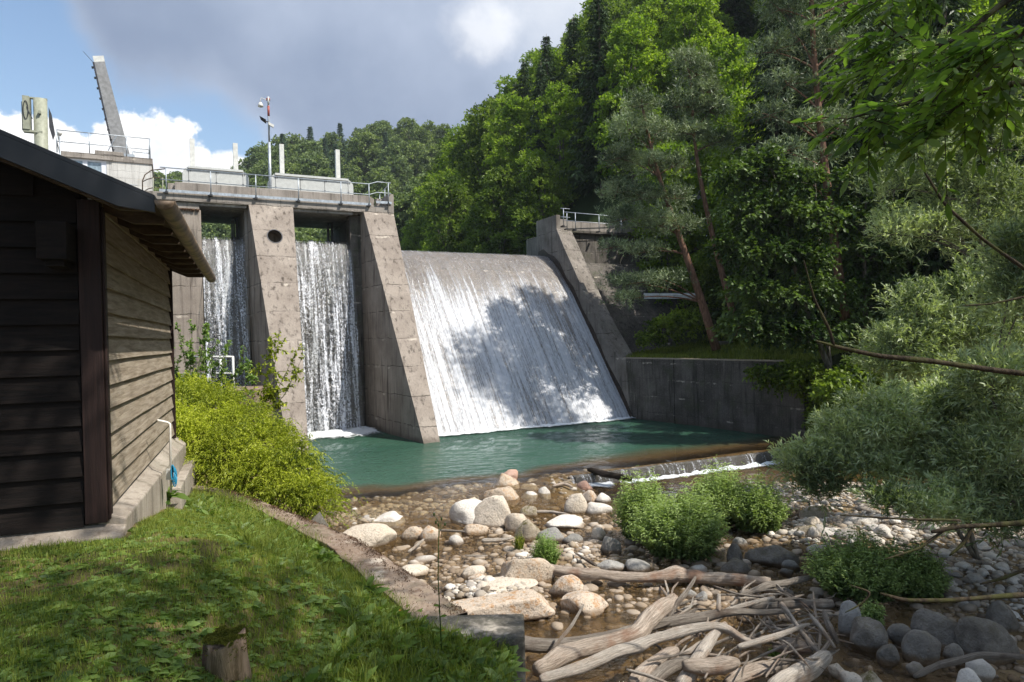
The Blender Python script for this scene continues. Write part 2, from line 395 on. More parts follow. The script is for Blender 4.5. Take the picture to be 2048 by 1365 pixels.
M['straw'] = leafmat('dry_straw', (.16, .11, .05), (.34, .26, .13), trans=.15, gloss=.1)
M['flower'] = simple('orange_petals', (.65, .25, .02), .6)

def bark(name, c1, c2, moss=0):
    m, t, out = new_mat(name); O = t.scale(objc(t), (6, 6, 1.2))
    n = t.noise(O, 2, 7, .7, .5)
    c = t.mix(t.step(n, .35, .65), c1, c2)
    if moss: c = t.mix(t.m('MULTIPLY', t.step(t.noise(objc(t), 3, 5, .6), .45, .6), moss), c, (.06, .07, .015))
    principled(t, out, c, .9, t.bump(n, .9, .03), .15); return m
M['bark_pine'] = bark('reddish_pine_bark', (.10, .055, .035), (.28, .16, .11))
M['bark_grey'] = bark('grey_bark', (.08, .07, .055), (.24, .21, .17))
M['bark_dark'] = bark('dark_mossy_bark', (.02, .015, .01), (.06, .045, .03), .5)
M['stump'] = bark('rotting_stump_wood', (.10, .06, .04), (.42, .30, .21), .35)
M['moss'] = leafmat('moss_pads', (.06, .07, .012), (.16, .16, .03), trans=.1, gloss=.05)

def ground_mat(name, cols, scale=1.5, rough=.95, bump=.6):
    m, t, out = new_mat(name); P = pos(t)
    n = t.noise(P, scale, 7, .65); n2 = t.noise(P, scale*14, 4, .7)
    c = t.mix(t.step(n, .35, .65), cols[0], cols[1]); c = t.mix(t.m('MULTIPLY', t.step(n2, .5, .7), .6), c, cols[2])
    principled(t, out, c, rough, t.bump(t.m('ADD', n2, n), bump, .04), .15); return m
M['bed'] = ground_mat('brown_stream_bed', ((.13, .09, .045), (.25, .18, .10), (.07, .052, .03)), 1.2)
M['lawn'] = ground_mat('lawn_soil', ((.055, .055, .018), (.17, .13, .06), (.035, .04, .012)), 1.3)
M['bank'] = ground_mat('forest_floor', ((.02, .03, .008), (.035, .04, .015), (.012, .018, .006)), .5)
M['hill'] = ground_mat('wooded_hill_soil', ((.02, .035, .01), (.035, .055, .015), (.015, .025, .008)), .1)

def water_mat():
    m, t, out = new_mat('stream_and_pool_water'); P = pos(t)
    dep = t.new('ShaderNodeAttribute', attribute_name='depth').outputs['Fac']
    calm = t.new('ShaderNodeAttribute', attribute_name='riffle').outputs['Fac']
    f = t.step(dep, .22, 1.15)
    w1 = t.noise(t.scale(P, (1.0, 1.8, 1)), 2.6, 4, .6, .6); w2 = t.noise(t.scale(P, (1, 1.6, 1)), 9, 3, .6, .4)
    h = t.m('ADD', w1, t.m('MULTIPLY', w2, .5))
    bp = t.new('ShaderNodeBump'); t.put(bp.inputs['Height'], h); t.put(bp.inputs['Strength'], t.m('ADD', .65, t.m('MULTIPLY', calm, .6))); bp.inputs['Distance'].default_value = .2
    nrm = bp.outputs[0]
    tr = t.new('ShaderNodeBsdfTransparent'); t.put(tr.inputs[0], t.mix(t.step(dep, 0, .5), (.95, .88, .74), (.55, .42, .22)))
    body = t.new('ShaderNodeBsdfDiffuse'); t.put(body.inputs[0], t.mix(t.step(t.noise(P, .25, 3), .3, .7), (.026, .070, .046), (.038, .092, .060)))
    silt = t.new('ShaderNodeBsdfDiffuse'); silt.inputs[0].default_value = (.20, .125, .05, 1)
    ms = t.new('ShaderNodeMixShader'); t.put(ms.inputs[0], t.m('MULTIPLY', t.step(dep, .02, .35), .34)); t.l.new(tr.outputs[0], ms.inputs[1]); t.l.new(silt.outputs[0], ms.inputs[2])
    mx = t.new('ShaderNodeMixShader'); t.put(mx.inputs[0], f); t.l.new(ms.outputs[0], mx.inputs[1]); t.l.new(body.outputs[0], mx.inputs[2])
    gl = t.new('ShaderNodeBsdfGlossy'); gl.inputs['Roughness'].default_value = .05; t.put(gl.inputs['Normal'], nrm); gl.inputs[0].default_value = (.95, .97, 1, 1)
    fr = t.new('ShaderNodeFresnel'); fr.inputs[0].default_value = 1.33; t.put(fr.inputs['Normal'], nrm)
    m2 = t.new('ShaderNodeMixShader'); t.put(m2.inputs[0], t.m('MINIMUM', t.m('MULTIPLY', fr.outputs[0], 1.05), .7)); t.l.new(mx.outputs[0], m2.inputs[1]); t.l.new(gl.outputs[0], m2.inputs[2])
    t.l.new(m2.outputs[0], out.inputs[0]); return m
M['water'] = water_mat()

def falls_mat(name, mode):
    """foam and water film; attributes across (m), down (m), frac (0 top..1 foot)"""
    m, t, out = new_mat(name)
    a = t.new('ShaderNodeAttribute', attribute_name='across').outputs['Fac']
    d = t.new('ShaderNodeAttribute', attribute_name='down').outputs['Fac']
    fr = t.new('ShaderNodeAttribute', attribute_name='frac').outputs['Fac']
    def coord(sa, sd, off=0.):
        c = t.new('ShaderNodeCombineXYZ'); t.put(c.inputs[0], t.m('MULTIPLY', a, sa)); t.put(c.inputs[1], t.m('MULTIPLY', d, sd)); c.inputs[2].default_value = off
        return c.outputs[0]
    if mode == 'fall':
        strand = t.noise(coord(7, .35), 1, 3, .6, .3)
        lace = t.noise(coord(7.5, 4.2, 3), 1.1, 5, .62, 1.0)
        fine = t.noise(coord(24, 9, 5), 1, 3, .6, .6)
        lace2 = t.m('SUBTRACT', 1, t.m('MULTIPLY', t.m('ABSOLUTE', t.m('SUBTRACT', lace, .5)), 5.5))
        low = t.step(fr, .04, .4)
        v = t.m('ADD', t.m('MULTIPLY', t.m('SUBTRACT', strand, .5), 2.6), t.m('MULTIPLY', t.m('SUBTRACT', fine, .5), 2.2))
        gap = t.m('MULTIPLY', t.m('SUBTRACT', t.noise(coord(1.5, .10, 17), 1, 3, .6, .3), .5), 2.6)
        v = t.m('ADD', v, t.m('MULTIPLY', gap, .5))
        v2 = t.m('ADD', t.m('ADD', t.m('MULTIPLY', lace2, .55), gap), t.m('ADD', t.m('MULTIPLY', t.m('SUBTRACT', strand, .5), 2.2), t.m('MULTIPLY', t.m('SUBTRACT', fine, .5), 1.8)))
        mask = t.m('ADD', t.m('MULTIPLY', t.step(v, .08, .8), t.m('SUBTRACT', 1, low)), t.m('MULTIPLY', t.step(v2, .36, .88), low))
        foam = (.66, .68, .73); film = .08
    else:
        s1 = t.noise(coord(3.0, .10), 1, 4, .62, .25); s2 = t.noise(coord(11, .30, 4), 1, 4, .65, .3)
        f1 = t.noise(coord(16, 4.5, 8), 1, 4, .65, .5); big = t.noise(coord(.45, .12, 2), 1, 3, .5)
        v = t.m('ADD', t.m('MULTIPLY', t.m('SUBTRACT', s1, .5), 1.5), t.m('ADD', t.m('MULTIPLY', t.m('SUBTRACT', s2, .5), 1.4), t.m('MULTIPLY', t.m('SUBTRACT', f1, .5), 1.1)))
        v = t.m('ADD', v, t.m('MULTIPLY', t.m('SUBTRACT', big, .5), .9))
        v = t.m('ADD', v, t.m('MULTIPLY', t.m('SUBTRACT', t.noise(coord(5, .05, 21), 1, 3, .6, .2), .5), .9))
        side = t.m('SUBTRACT', 1, t.step(a, 0, 4.5))
        v = t.m('ADD', v, t.m('MULTIPLY', side, .3))
        v = t.m('ADD', v, t.m('SUBTRACT', t.m('MULTIPLY', t.step(fr, .05, .5), 1.0), .62))
        v = t.m('SUBTRACT', v, t.m('MULTIPLY', t.m('SUBTRACT', 1, t.step(fr, .04, .16)), .7))
        mask = t.m('MULTIPLY', t.step(v, -.3, .7), .96)
        veil = t.m('MULTIPLY', t.m('SUBTRACT', 1, t.step(fr, .1, .45)), t.step(t.m('ADD', f1, t.m('MULTIPLY', t.m('SUBTRACT', s2, .5), .8)), .42, .72))
        mask = t.m('MAXIMUM', mask, t.m('MULTIPLY', veil, .42))
        foam = (.58, .60, .64); film = .14
    df = t.new('ShaderNodeBsdfPrincipled'); df.inputs['Base Color'].default_value = (*foam, 1); df.inputs['Roughness'].default_value = .35
    df.inputs['Specular IOR Level'].default_value = .5
    h = t.noise(coord(12, 5, 11), 1, 4, .65, .5)
    t.put(df.inputs['Normal'], t.bump(h, .9, .05))
    tr = t.new('ShaderNodeBsdfTransparent'); tr.inputs[0].default_value = (.9, .9, .88, 1)
    gl = t.new('ShaderNodeBsdfGlossy'); gl.inputs['Roughness'].default_value = .2; t.put(gl.inputs['Normal'], t.bump(h, 1, .08))
    mf = t.new('ShaderNodeMixShader'); mf.inputs[0].default_value = film; t.l.new(tr.outputs[0], mf.inputs[1]); t.l.new(gl.outputs[0], mf.inputs[2])
    mx = t.new('ShaderNodeMixShader'); t.put(mx.inputs[0], mask); t.l.new(mf.outputs[0], mx.inputs[1]); t.l.new(df.outputs[0], mx.inputs[2])
    t.l.new(mx.outputs[0], out.inputs[0]); return m
M['fall'] = falls_mat('falling_water_curtain', 'fall'); M['spill'] = falls_mat('spillway_foam_film', 'spill')
def foam_mat():
    m, t, out = new_mat('white_foam'); P = pos(t)
    e = t.new('ShaderNodeAttribute', attribute_name='edge').outputs['Fac']
    v = t.m('ADD', e, t.m('MULTIPLY', t.m('SUBTRACT', t.noise(P, 5, 6, .7, .5), .5), 1.3))
    p = t.new('ShaderNodeBsdfPrincipled'); p.inputs['Base Color'].default_value = (.82, .86, .88, 1); p.inputs['Roughness'].default_value = .6
    t.put(p.inputs['Normal'], t.bump(t.noise(P, 12, 4, .7), .8, .08))
    tr = t.new('ShaderNodeBsdfTransparent'); mx = t.new('ShaderNodeMixShader'); t.put(mx.inputs[0], t.step(v, .3, .75))
    t.l.new(tr.outputs[0], mx.inputs[1]); t.l.new(p.outputs[0], mx.inputs[2]); t.l.new(mx.outputs[0], out.inputs[0]); return m
M['foam'] = foam_mat()

# broad leaves helper: leaf quads from points, directions
def leaf_quads(P0, Dr, L, Wd, r, droop=.15, fold=.0, shape='rhomb', up=None):
    """P0 base points, Dr unit dirs, L length, Wd width arrays"""
    n = len(P0)
    ref = r.normal(size=(n, 3)) if up is None else (up+r.normal(size=(n, 3))*.45)
    side = np.cross(Dr, ref); side /= np.linalg.norm(side, axis=1)[:, None]+1e-9
    L = np.broadcast_to(L, (n,))[:, None]; Wd = np.broadcast_to(Wd, (n,))[:, None]
    nrm = np.cross(side, Dr); down = np.array([0, 0, -1.])
    if shape == 'rhomb':
        V = np.stack([P0, P0+Dr*L*.45+side*Wd*.5, P0+Dr*L+down*L*droop, P0+Dr*L*.45-side*Wd*.5], 1)
        F = np.arange(n)[:, None]*4+np.array([[0, 1, 2, 3]]); return V.reshape(-1, 3), F, 4
    V = np.stack([P0, P0+Dr*L*.28+side*Wd*.42, P0+Dr*L*.62+side*Wd*.46+down*L*droop*.4, P0+Dr*L+down*L*droop, P0+Dr*L*.62-side*Wd*.46+down*L*droop*.4, P0+Dr*L*.28-side*Wd*.42,
                  P0+Dr*L*.45-nrm*Wd*.14+down*L*droop*.2], 1)
    i = np.arange(n)[:, None]*7; F = np.concatenate([i+[0, 1, 6], i+[1, 2, 6], i+[2, 3, 6], i+[3, 4, 6], i+[4, 5, 6], i+[5, 0, 6]]); return V.reshape(-1, 3), F, 7
def unit(v): return v/(np.linalg.norm(v, axis=-1, keepdims=True)+1e-9)

# ------------------------------------------------------------ terrain and water
WN = np.array([-.4227, .9063])                # upstream normal of the shelf line between pool and stream
def shelf(x, y): return (x-2.55)*WN[0]+(y-23.14)*WN[1]
LBY = [-10, 3, 5.8, 6.2, 7.9, 9.9, 12, 17, 19.6, 22, 25, 27, 30, 60]
LBX = [.1, .1, .1, -.45, -2.0, -4.2, -4.35, -4.9, -5.6, -7.3, -9.8, -10.6, -14.5, -30]
def left_edge(y): return np.interp(y, LBY, LBX)
def sstep(v, a, b): t = np.clip((v-a)/(b-a), 0, 1); return t*t*(3-2*t)
def bars(x, y):      # gravel bars that rise above the stream
    b = np.zeros_like(x)
    for cx, cy_, rx, ry, h in ((-1.2, 15.2, 1.1, 1.0, .2), (-4.4, 18.7, 1.2, .9, .40), (-.5, 13.4, 1.3, .9, .34), (.9, 15.6, 1.5, 1.2, .24), (9.5, 16.8, 4.2, 2.2, .42),
                               (13, 18, 5, 3, .5), (9.5, 20.5, 4.5, 2.2, .36), (12, 13, 5, 5, .45), (-.7, 18.5, 1.6, 1.3, .2), (3.6, 18.3, 1.4, 1.2, .2), (4.5, 12.4, 1.8, .8, .2),
                               (.4, 16.0, 3.4, 3.0, .12), (5.2, 14.5, 1.2, 1.0, .15), (8.5, 10.0, 2.6, 1.2, .18), (3.6, 10.2, 2.4, 1.0, .1)):
        r = np.sqrt(((x-cx)/rx)**2+((y-cy_)/ry)**2); b = np.maximum(b, h*(1-sstep(r, .45, 1.25)))
    return b
def ground_z(x, y):
    x = np.asarray(x, float); y = np.asarray(y, float); u, w = to_uw(x, y); d = shelf(x, y)
    z = -.62+.10*(noise2(x, y, .9, 3, 3)-.5)+.10*(noise2(x, y, 3, 5, 2)-.5)+bars(x, y)
    right = sstep(x, 1.5, 3.0)
    slope = -.10-.5*sstep(-d, 0, 3.2)
    z = np.where(d < 0, np.minimum(np.maximum(z, slope*(1-right)+z*right), 9), z)
    dn = np.maximum(d+(1.7*(noise2(x, y, .55, 61, 3)-.5)-.2)*(1-right*.6), .02)
    z = np.where(d > 0, -.09-1.9*sstep(dn, .1, 3.6+2.2*right)+.05*(noise2(x, y, 2, 7, 2)-.5), z)
    z = np.where((d <= 0) & (x < 2), np.maximum(z, -.12-.16*(-d)), z) if False else z
    le = left_edge(y)+.5*(noise2(x, y, .5, 9, 2)-.5)*(y > 10.5)
    lb = sstep(le-x, 0, 2.6)
    z = np.where(y > 10, z*(1-lb)+(2.3+.25*np.clip(le-x-3, 0, 12)+.3*(noise2(x, y, .4, 2, 2)-.5))*lb, z)
    z = np.where((w > 36.3) & (u < 26), -1.8, z)
    # right bank and wooded slope
    ub = np.interp(w, [-40, -5, 8, 20.4, 20.6, 60], [19, 21, 22.4, 23.4, 24.3, 24.3])
    du = u-ub; wall = (w > 20.4)
    nb = .5*(noise2(x, y, .25, 21, 3)-.5)
    zr = np.where(wall, 3.28+.16*np.clip(du-.6, 0, 3.5)+.85*np.clip(du-4.5, 0, 200), -.3+1.0*np.clip(du, 0, 3.4)+.85*np.clip(du-5, 0, 200))
    ubw = np.where(w > 27.7, np.interp(w, [27.7, 31.4], [23.55, 22.8]), np.interp(w, [20.3, 27.7], [24.3, 23.5]))
    inside = np.where(wall, u > ubw, du > 0)
    z = np.where(inside & (w < 42), zr+nb*np.clip(du-2, 0, 2)/2, z)
    return z

def grid_mesh(name, xs, ys, zf, mat, keep=None, attrs=None):
    X, Y = np.meshgrid(xs, ys); Z = zf(X, Y); n, m_ = X.shape
    V = np.column_stack([X.ravel(), Y.ravel(), Z.ravel()])
    idx = np.arange(n*m_).reshape(n, m_)
    F = np.stack([idx[:-1, :-1], idx[:-1, 1:], idx[1:, 1:], idx[1:, :-1]], -1).reshape(-1, 4)
    if keep is not None:
        K = keep(X, Y).ravel(); F = F[K[F].all(1)]
    me = fast_mesh(name, V, F, mat, True)
    for k, f in (attrs or {}).items(): add_attr(me, k, f(X, Y).ravel())
    return me
xs = np.concatenate([np.arange(-46, -14, .8), np.arange(-14, 20, .16), np.arange(20, 60, .8)])
ys = np.concatenate([np.arange(-14, 2, .8), np.arange(2, 30, .16), np.arange(30, 60, .6)])
setting(link('stream_bed', grid_mesh('stream_bed', xs, ys, ground_z, M['bed'], keep=lambda X, Y: (to_uw(X, Y)[0] < 24.6) & ((ground_z(X, Y) < .35) | (X < 0)) & ((X > left_edge(Y)-3.2) | (Y < 10)) & (to_uw(X, Y)[1] < 40))))
setting(link('left_bank', grid_mesh('left_bank', xs, ys, ground_z, M['bank'], keep=lambda X, Y: (X < left_edge(Y)-2.5) & (Y > 9.5) & (to_uw(X, Y)[1] < 40))))
xs2 = np.concatenate([np.arange(4, 34, .35), np.arange(34, 130, 1.2)]); ys2 = np.concatenate([np.arange(-40, 4, 1.2), np.arange(4, 62, .35)])
setting(link('right_bank', grid_mesh('right_bank', xs2, ys2, ground_z, M['bank'], keep=lambda X, Y: (to_uw(X, Y)[0] > 18) & (ground_z(X, Y) > -.02) & (to_uw(X, Y)[1] < 43))))

# hills, as one sheet reaching well beyond the last trees
RIDGE = [(-60, 62), (-42, 62), (-33, 62), (-29.5, 61), (-25.5, 62), (-23.0, 64), (-20.5, 72), (-18, 79), (-15, 82), (-12.5, 82), (-10, 86), (-7, 86), (-5, 84), (-3, 78), (0, 66), (60, 66)]
SKY = [(1800, -500), (1400, -260), (1250, -90), (1180, 10), (1110, 85), (1060, 120), (1040, 155), (1000, 150), (960, 185), (930, 200), (890, 250), (870, 320), (830, 440), (800, 560)]
def skyline(az):      # tangent of the skyline of the near wooded slope by azimuth (degrees)
    a = [math.degrees(math.atan((p-1024)/FOC)) for p, _ in SKY][::-1]; e = [(672-q)/math.hypot(FOC, p-1024) for p, q in SKY][::-1]
    return np.interp(az, a, e)
def hill_z(x, y):
    x = np.asarray(x, float); y = np.asarray(y, float); r = np.hypot(x, y); az = np.degrees(np.arctan2(x, y)); u, w = to_uw(x, y)
    nz = 5*(noise2(x, y, .02, 31, 3)-.5)+2*(noise2(x, y, .08, 33, 2)-.5)
    ridge = np.interp(az, [a for a, _ in RIDGE], [b for _, b in RIDGE])-18
    far = 9+(ridge-6)*sstep(r, 118, 262)+nz
    sl = np.interp(az, [-12, -6, 0, 8, 30], [.55, .62, .8, 1.0, 1.0])
    rt = 9.5+sl*np.clip(u-25.5, 0, 115)+nz*np.clip((u-28)/10, 0, 1)
    lf = 9.5+.55*np.clip(-u-30, 0, 90)
    z = np.where(u > 24, np.maximum(rt, far*(r > 120)), np.maximum(np.where(r > 118, far, 8.5), lf))
    return np.where(r < 120, np.minimum(z, CAMZ-11+r*skyline(az)), z)
R_ = np.concatenate([np.arange(43, 120, 2.0), np.arange(120, 300, 5), np.arange(300, 900, 40)]); A_ = np.radians(np.arange(-62, 62, 1.0))
RR, AA = np.meshgrid(R_, A_); HX = RR*np.sin(AA); HY = RR*np.cos(AA)
HZ = hill_z(HX, HY); n_, m_ = HX.shape; idx = np.arange(n_*m_).reshape(n_, m_)
F = np.stack([idx[:-1, :-1], idx[:-1, 1:], idx[1:, 1:], idx[1:, :-1]], -1).reshape(-1, 4)
K = ((to_uw(HX, HY)[1] > 40) & ~((to_uw(HX, HY)[0] < 24) & (RR < 112) & (to_uw(HX, HY)[0] > -30))).ravel(); F = F[K[F].all(1)]
setting(link('wooded_hills', fast_mesh('wooded_hills', np.column_stack([HX.ravel(), HY.ravel(), HZ.ravel()]), F, M['hill'], True)))

def depth_f(X, Y): return np.clip(water_z(X, Y)-ground_z(X, Y), 0, 3)
def water_z(x, y):
    d = shelf(x, y); right = sstep(x, .9, 2.0)
    lowz = -.38-.004*np.clip(24-y, 0, 20)
    a = np.where(d > 0, 0, lowz*sstep(-d, 0, 3.4)); b = np.where(d > -.02, 0, lowz)
    z = a*(1-right)+b*right
    wv = (noise2(x, y*1.5, 1.9, 51, 2)-.5)*.035+(noise2(x, y*1.5, 5.0, 53, 1)-.5)*.012
    return z+wv*sstep(d, .1, 1.2)+wv*.35*sstep(-d, .8, 2)
def riffle(x, y):
    d = shelf(x, y); return np.clip(np.where((x < 1.5), sstep(-d, -.8, .8)*(1-sstep(-d, 3, 6)), sstep(-d, 0, .1)*(1-sstep(-d, 1, 3))), 0, 1)*.9
wxs = np.concatenate([np.arange(-22, -9, .5), np.arange(-9, 15, .12), np.arange(15, 22, .5)]); wys = np.concatenate([np.arange(-2, 10, .3), np.arange(10, 28, .12), np.arange(28, 46, .5)])
setting(link('water', grid_mesh('water', wxs, wys, water_z, M['water'], keep=lambda X, Y: (to_uw(X, Y)[0] < 24) & (X > left_edge(Y)-1.2) & (to_uw(X, Y)[1] < 38), attrs={'depth': depth_f, 'riffle': riffle})))
b = MB(Dt); b.add([(-30, 40.4, 10.02), (25.5, 40.4, 10.02), (27, 125, 10.02), (-35, 125, 10.02)], [(0, 1, 2, 3)])
o = setting(b.build('reservoir_water', M['water'])); add_attr(o.data, 'depth', [3]*4)

# ------------------------------------------------------------ the dam
M['algae'] = simple('dark_brown_algae', (.045, .028, .016), .5, 0, .35, .5)
dam = thing('concrete_dam', 'weathered concrete dam with three sloping piers, an open spillway and a high side wall', 'dam', D(10, 40, 0))
dam_inv = Matrix.Translation(dam.location).inverted()
def dbuild(mb, name, mat, parent=dam, smooth=False, bevel=0, plabel=None):
    o = mb.build(name, mat, parent, smooth, bevel)
    o.matrix_parent_inverse = dam_inv if parent is dam else Matrix.Identity(4)
    if plabel: o['label'] = plabel
    return o
def pier(ct, cb, ht, hb, wt=36., wb=28.9, ztop=11.72):
    b = MB(Dt); V = []; F = []
    Z = np.array(list(np.arange(-2, 11.2, 1.2))+[ztop])
    for z in Z:
        f = z/ztop; c = cb+(ct-cb)*f; h = hb+(ht-hb)*f; w = wb+(wt-wb)*f
        hm = hb+(ht-hb)*min(1, f+.42)
        V += [(c-h, w, z), (c+h, w, z), (ct+hm, w+(38-w)*.4, z), (ct+ht, 38.2, z), (ct+ht, 42, z), (ct-ht, 42, z), (ct-ht, 38.2, z), (ct-hm, w+(38-w)*.4, z)]
    n = 8; L = len(Z)
    F = [(i*n+j, i*n+(j+1) % n, (i+1)*n+(j+1) % n, (i+1)*n+j) for i in range(L-1) for j in range(n)]+[tuple(range((L-1)*n, L*n))]
    return b.add(V, F)
def hole_ring(parent):
    b = MB(Dt); c = at_w(549.5, 473, 34.9); n = 28
    A = np.linspace(0, 2*math.pi, n, endpoint=False); sl = 7.1/11.72
    def ring(r, dw): return [(c[0]+r*math.cos(a), 28.9+sl*(c[2]+r*math.sin(a))*1.0+dw, c[2]+r*math.sin(a)) for a in A]
    V = ring(.40, -.012)+ring(.345, -.012)+ring(.34, .9)
    F = [(i, (i+1) % n, n+(i+1) % n, n+i) for i in range(n)]+[(n+i, n+(i+1) % n, 2*n+(i+1) % n, 2*n+i) for i in range(n)]+[tuple(range(2*n, 3*n))]
    b.add(V, F); return b
# middle pier with a round opening cut through its face
p2 = dbuild(pier(4.72, 4.66, 1.07, .40, wb=29.0), 'pier', M['conc_face'], plabel='middle pier with a round hole in its face')
cut = MB(Dt); c = at_w(549.5, 473, 34.9); A = np.linspace(0, 2*math.pi, 32, endpoint=False)
cut.add([(c[0]+.35*math.cos(a), w, c[2]+.35*math.sin(a)) for w in (33, 36.1) for a in A], [(i, (i+1) % 32, 32+(i+1) % 32, 32+i) for i in range(32)]+[tuple(range(32))[::-1], tuple(range(32, 64))])
co = cut.build('cutter', None); bpy.context.view_layer.update()
md = p2.modifiers.new('hole', 'BOOLEAN'); md.object = co; md.operation = 'DIFFERENCE'; md.solver = 'EXACT'
dg = bpy.context.evaluated_depsgraph_get(); me2 = bpy.data.meshes.new_from_object(p2.evaluated_get(dg)); p2.modifiers.clear(); p2.data = me2
bpy.data.objects.remove(co)
b = MB(Dt); 
ring = lambda r, dw: [(c[0]+r*math.cos(a), 29.0+(7.0/11.72)*(c[2]+r*math.sin(a))+dw, c[2]+r*math.sin(a)) for a in A]
b.add(ring(.37, -.02)+ring(.33, -.02)+ring(.33, .25), [(i, (i+1) % 32, 32+(i+1) % 32, 32+i) for i in range(32)]+[(32+i, 32+(i+1) % 32, 64+(i+1) % 32, 64+i) for i in range(32)])
dbuild(b, 'hole_rim', M['dark_steel'])
dbuild(pier(10.2, 10.4, .83, .385), 'pier', M['conc_face'], plabel='right pier beside the open spillway')
b = MB(Dt); b.box((-6, 36.05, -2), (1.52, 42, 11.1)); dbuild(b, 'pier', M['conc_face'], bevel=.03, plabel='left pier with a flat upright face')
b = MB(Dt); b.box((-6, 36.0, 11.1), (1.45, 42, 11.42)).box((-6, 36.12, 11.42), (1.4, 41, 11.8)); dbuild(b, 'pier_cap', M['conc'], bevel=.02)
# ragged dead moss along pier heads
def moss_fringe(u0, u1, w, z, n, seed, drop=.16):
    r = np.random.default_rng(seed); V = []; F = []
    for i in range(n):
        u = r.uniform(u0, u1); l = r.uniform(.03, drop); s = r.uniform(.01, .035); k = len(V); ww = w-r.uniform(.01, .05)
        V += [(u-s, w, z+r.uniform(-.02, .03)), (u+s, w, z+.01), (u+r.uniform(-.02, .02), ww, z-l), (u, ww-.02, z-l*.4)]
        F += [(k, k+3, k+1), (k, k+3, k+2), (k+1, k+3, k+2)]
    return MB(Dt).add(V, F)
M['deadmoss'] = simple('dead_brown_moss', (.10, .055, .03), .95, 0, .3)
dbuild(moss_fringe(-.6, 1.45, 35.99, 11.12, 260, 1), 'moss_fringe', M['deadmoss'])
dbuild(moss_fringe(.2, 1.4, 36.1, 11.74, 160, 2, .1), 'moss_fringe', M['deadmoss'])
dbuild(moss_fringe(3.7, 5.7, 35.96, 11.74, 150, 3, .13), 'moss_fringe', M['deadmoss'])
# back wall of the gate bays and jambs
b = MB(Dt)
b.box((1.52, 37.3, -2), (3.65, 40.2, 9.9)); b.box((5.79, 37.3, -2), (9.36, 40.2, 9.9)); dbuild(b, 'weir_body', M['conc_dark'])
b = MB(Dt); b.box((3.52, 36.5, 0), (3.66, 41.6, 11.38)); dbuild(b, 'jamb', M['conc'], bevel=.02)
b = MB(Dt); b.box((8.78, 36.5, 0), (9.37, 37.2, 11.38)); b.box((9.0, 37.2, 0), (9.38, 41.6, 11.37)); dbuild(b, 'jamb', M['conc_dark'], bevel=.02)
for u in (3.34, 8.35): b = MB(Dt); b.box((u, 39.0, 9.8), (u+.10, 39.3, 11.4)); b.box((u-.12, 39.35, 9.8), (u-.04, 39.5, 11.4)); b.box((u-.15, 38.95, 10.2), (u+.2, 39.4, 10.3)); b.box((u-.25, 38.95, 9.95), (u-.17, 39.1, 11.2)); dbuild(b, 'gate_guide', M['dark_steel'])
# bridge deck, lintels, parapet
b = MB(Dt); b.box((-1.2, 35.86, 11.44), (10.9, 41.6, 11.83)); dbuild(b, 'bridge_deck', M['conc'], bevel=.02)
b = MB(Dt); b.box((1.46, 35.98, 11.30), (3.58, 36.3, 11.437)); b.box((5.78, 35.98, 11.30), (8.86, 36.3, 11.437)); b.box((1.46, 36.3, 11.36), (3.58, 41.4, 11.436)); b.box((5.78, 36.3, 11.36), (9.2, 41.4, 11.436)); dbuild(b, 'lintel', M['conc'], bevel=.01)
b = MB(Dt); b.box((.42, 36.45, 11.833), (9.9, 36.75, 12.46)); b.box((.12, 36.8, 11.833), (.42, 40.5, 12.45)); b.prism([(9.9, 36.45, 11.833), (10.35, 37.2, 11.833), (10.35, 37.2, 12.45), (9.9, 36.45, 12.455)], (-.2, .35, 0))
dbuild(b, 'parapet', M['conc'], bevel=.02)
b = MB(Dt); b.box((10.4, 36.9, 11.834), (11.0, 37.2, 12.44)); b.box((10.72, 35.8, 11.4), (11.03, 36.9, 12.5)); b.box((10.1, 35.9, 11.3), (10.72, 36.6, 11.62)); dbuild(b, 'end_block', M['conc'], bevel=.02)

# spillway body
PROF = [(42, 8.9), (41.3, 9.75), (40.7, 10.0), (40.1, 10.04), (39.4, 9.88), (38.7, 9.5), (38.0, 8.93), (37.2, 8.15), (36.4, 7.25), (35.4, 6.0), (34.2, 4.5), (33, 3.0), (31.6, 1.25), (30.6, 0), (29.2, -1.8)]
PW = np.array([p[0] for p in PROF]); PZ = np.array([p[1] for p in PROF])
b = MB(Dt); n = len(PROF); b.add([(u, w, z) for u in (11.0, 22.65) for w, z in PROF], [(i, i+1, n+i+1, n+i) for i in range(n-1)])
o = dbuild(b, 'spillway', M['conc_wet'], smooth=True)
b = MB(Dt); V = []
for w, z in PROF[2:-1]:
    k = .34+.12*math.sin(w*3); V += [(22.56, w, z-.1), (22.56, w-.25*k, z+k), (22.6, w-.25*k, z+k+.02)]
n = len(V)//3; b.add(V, [(i*3, i*3+1, i*3+4, i*3+3) for i in range(n-1)]+[(i*3+1, i*3+2, i*3+5, i*3+4) for i in range(n-1)]); dbuild(b, 'algae_band', M['algae'])
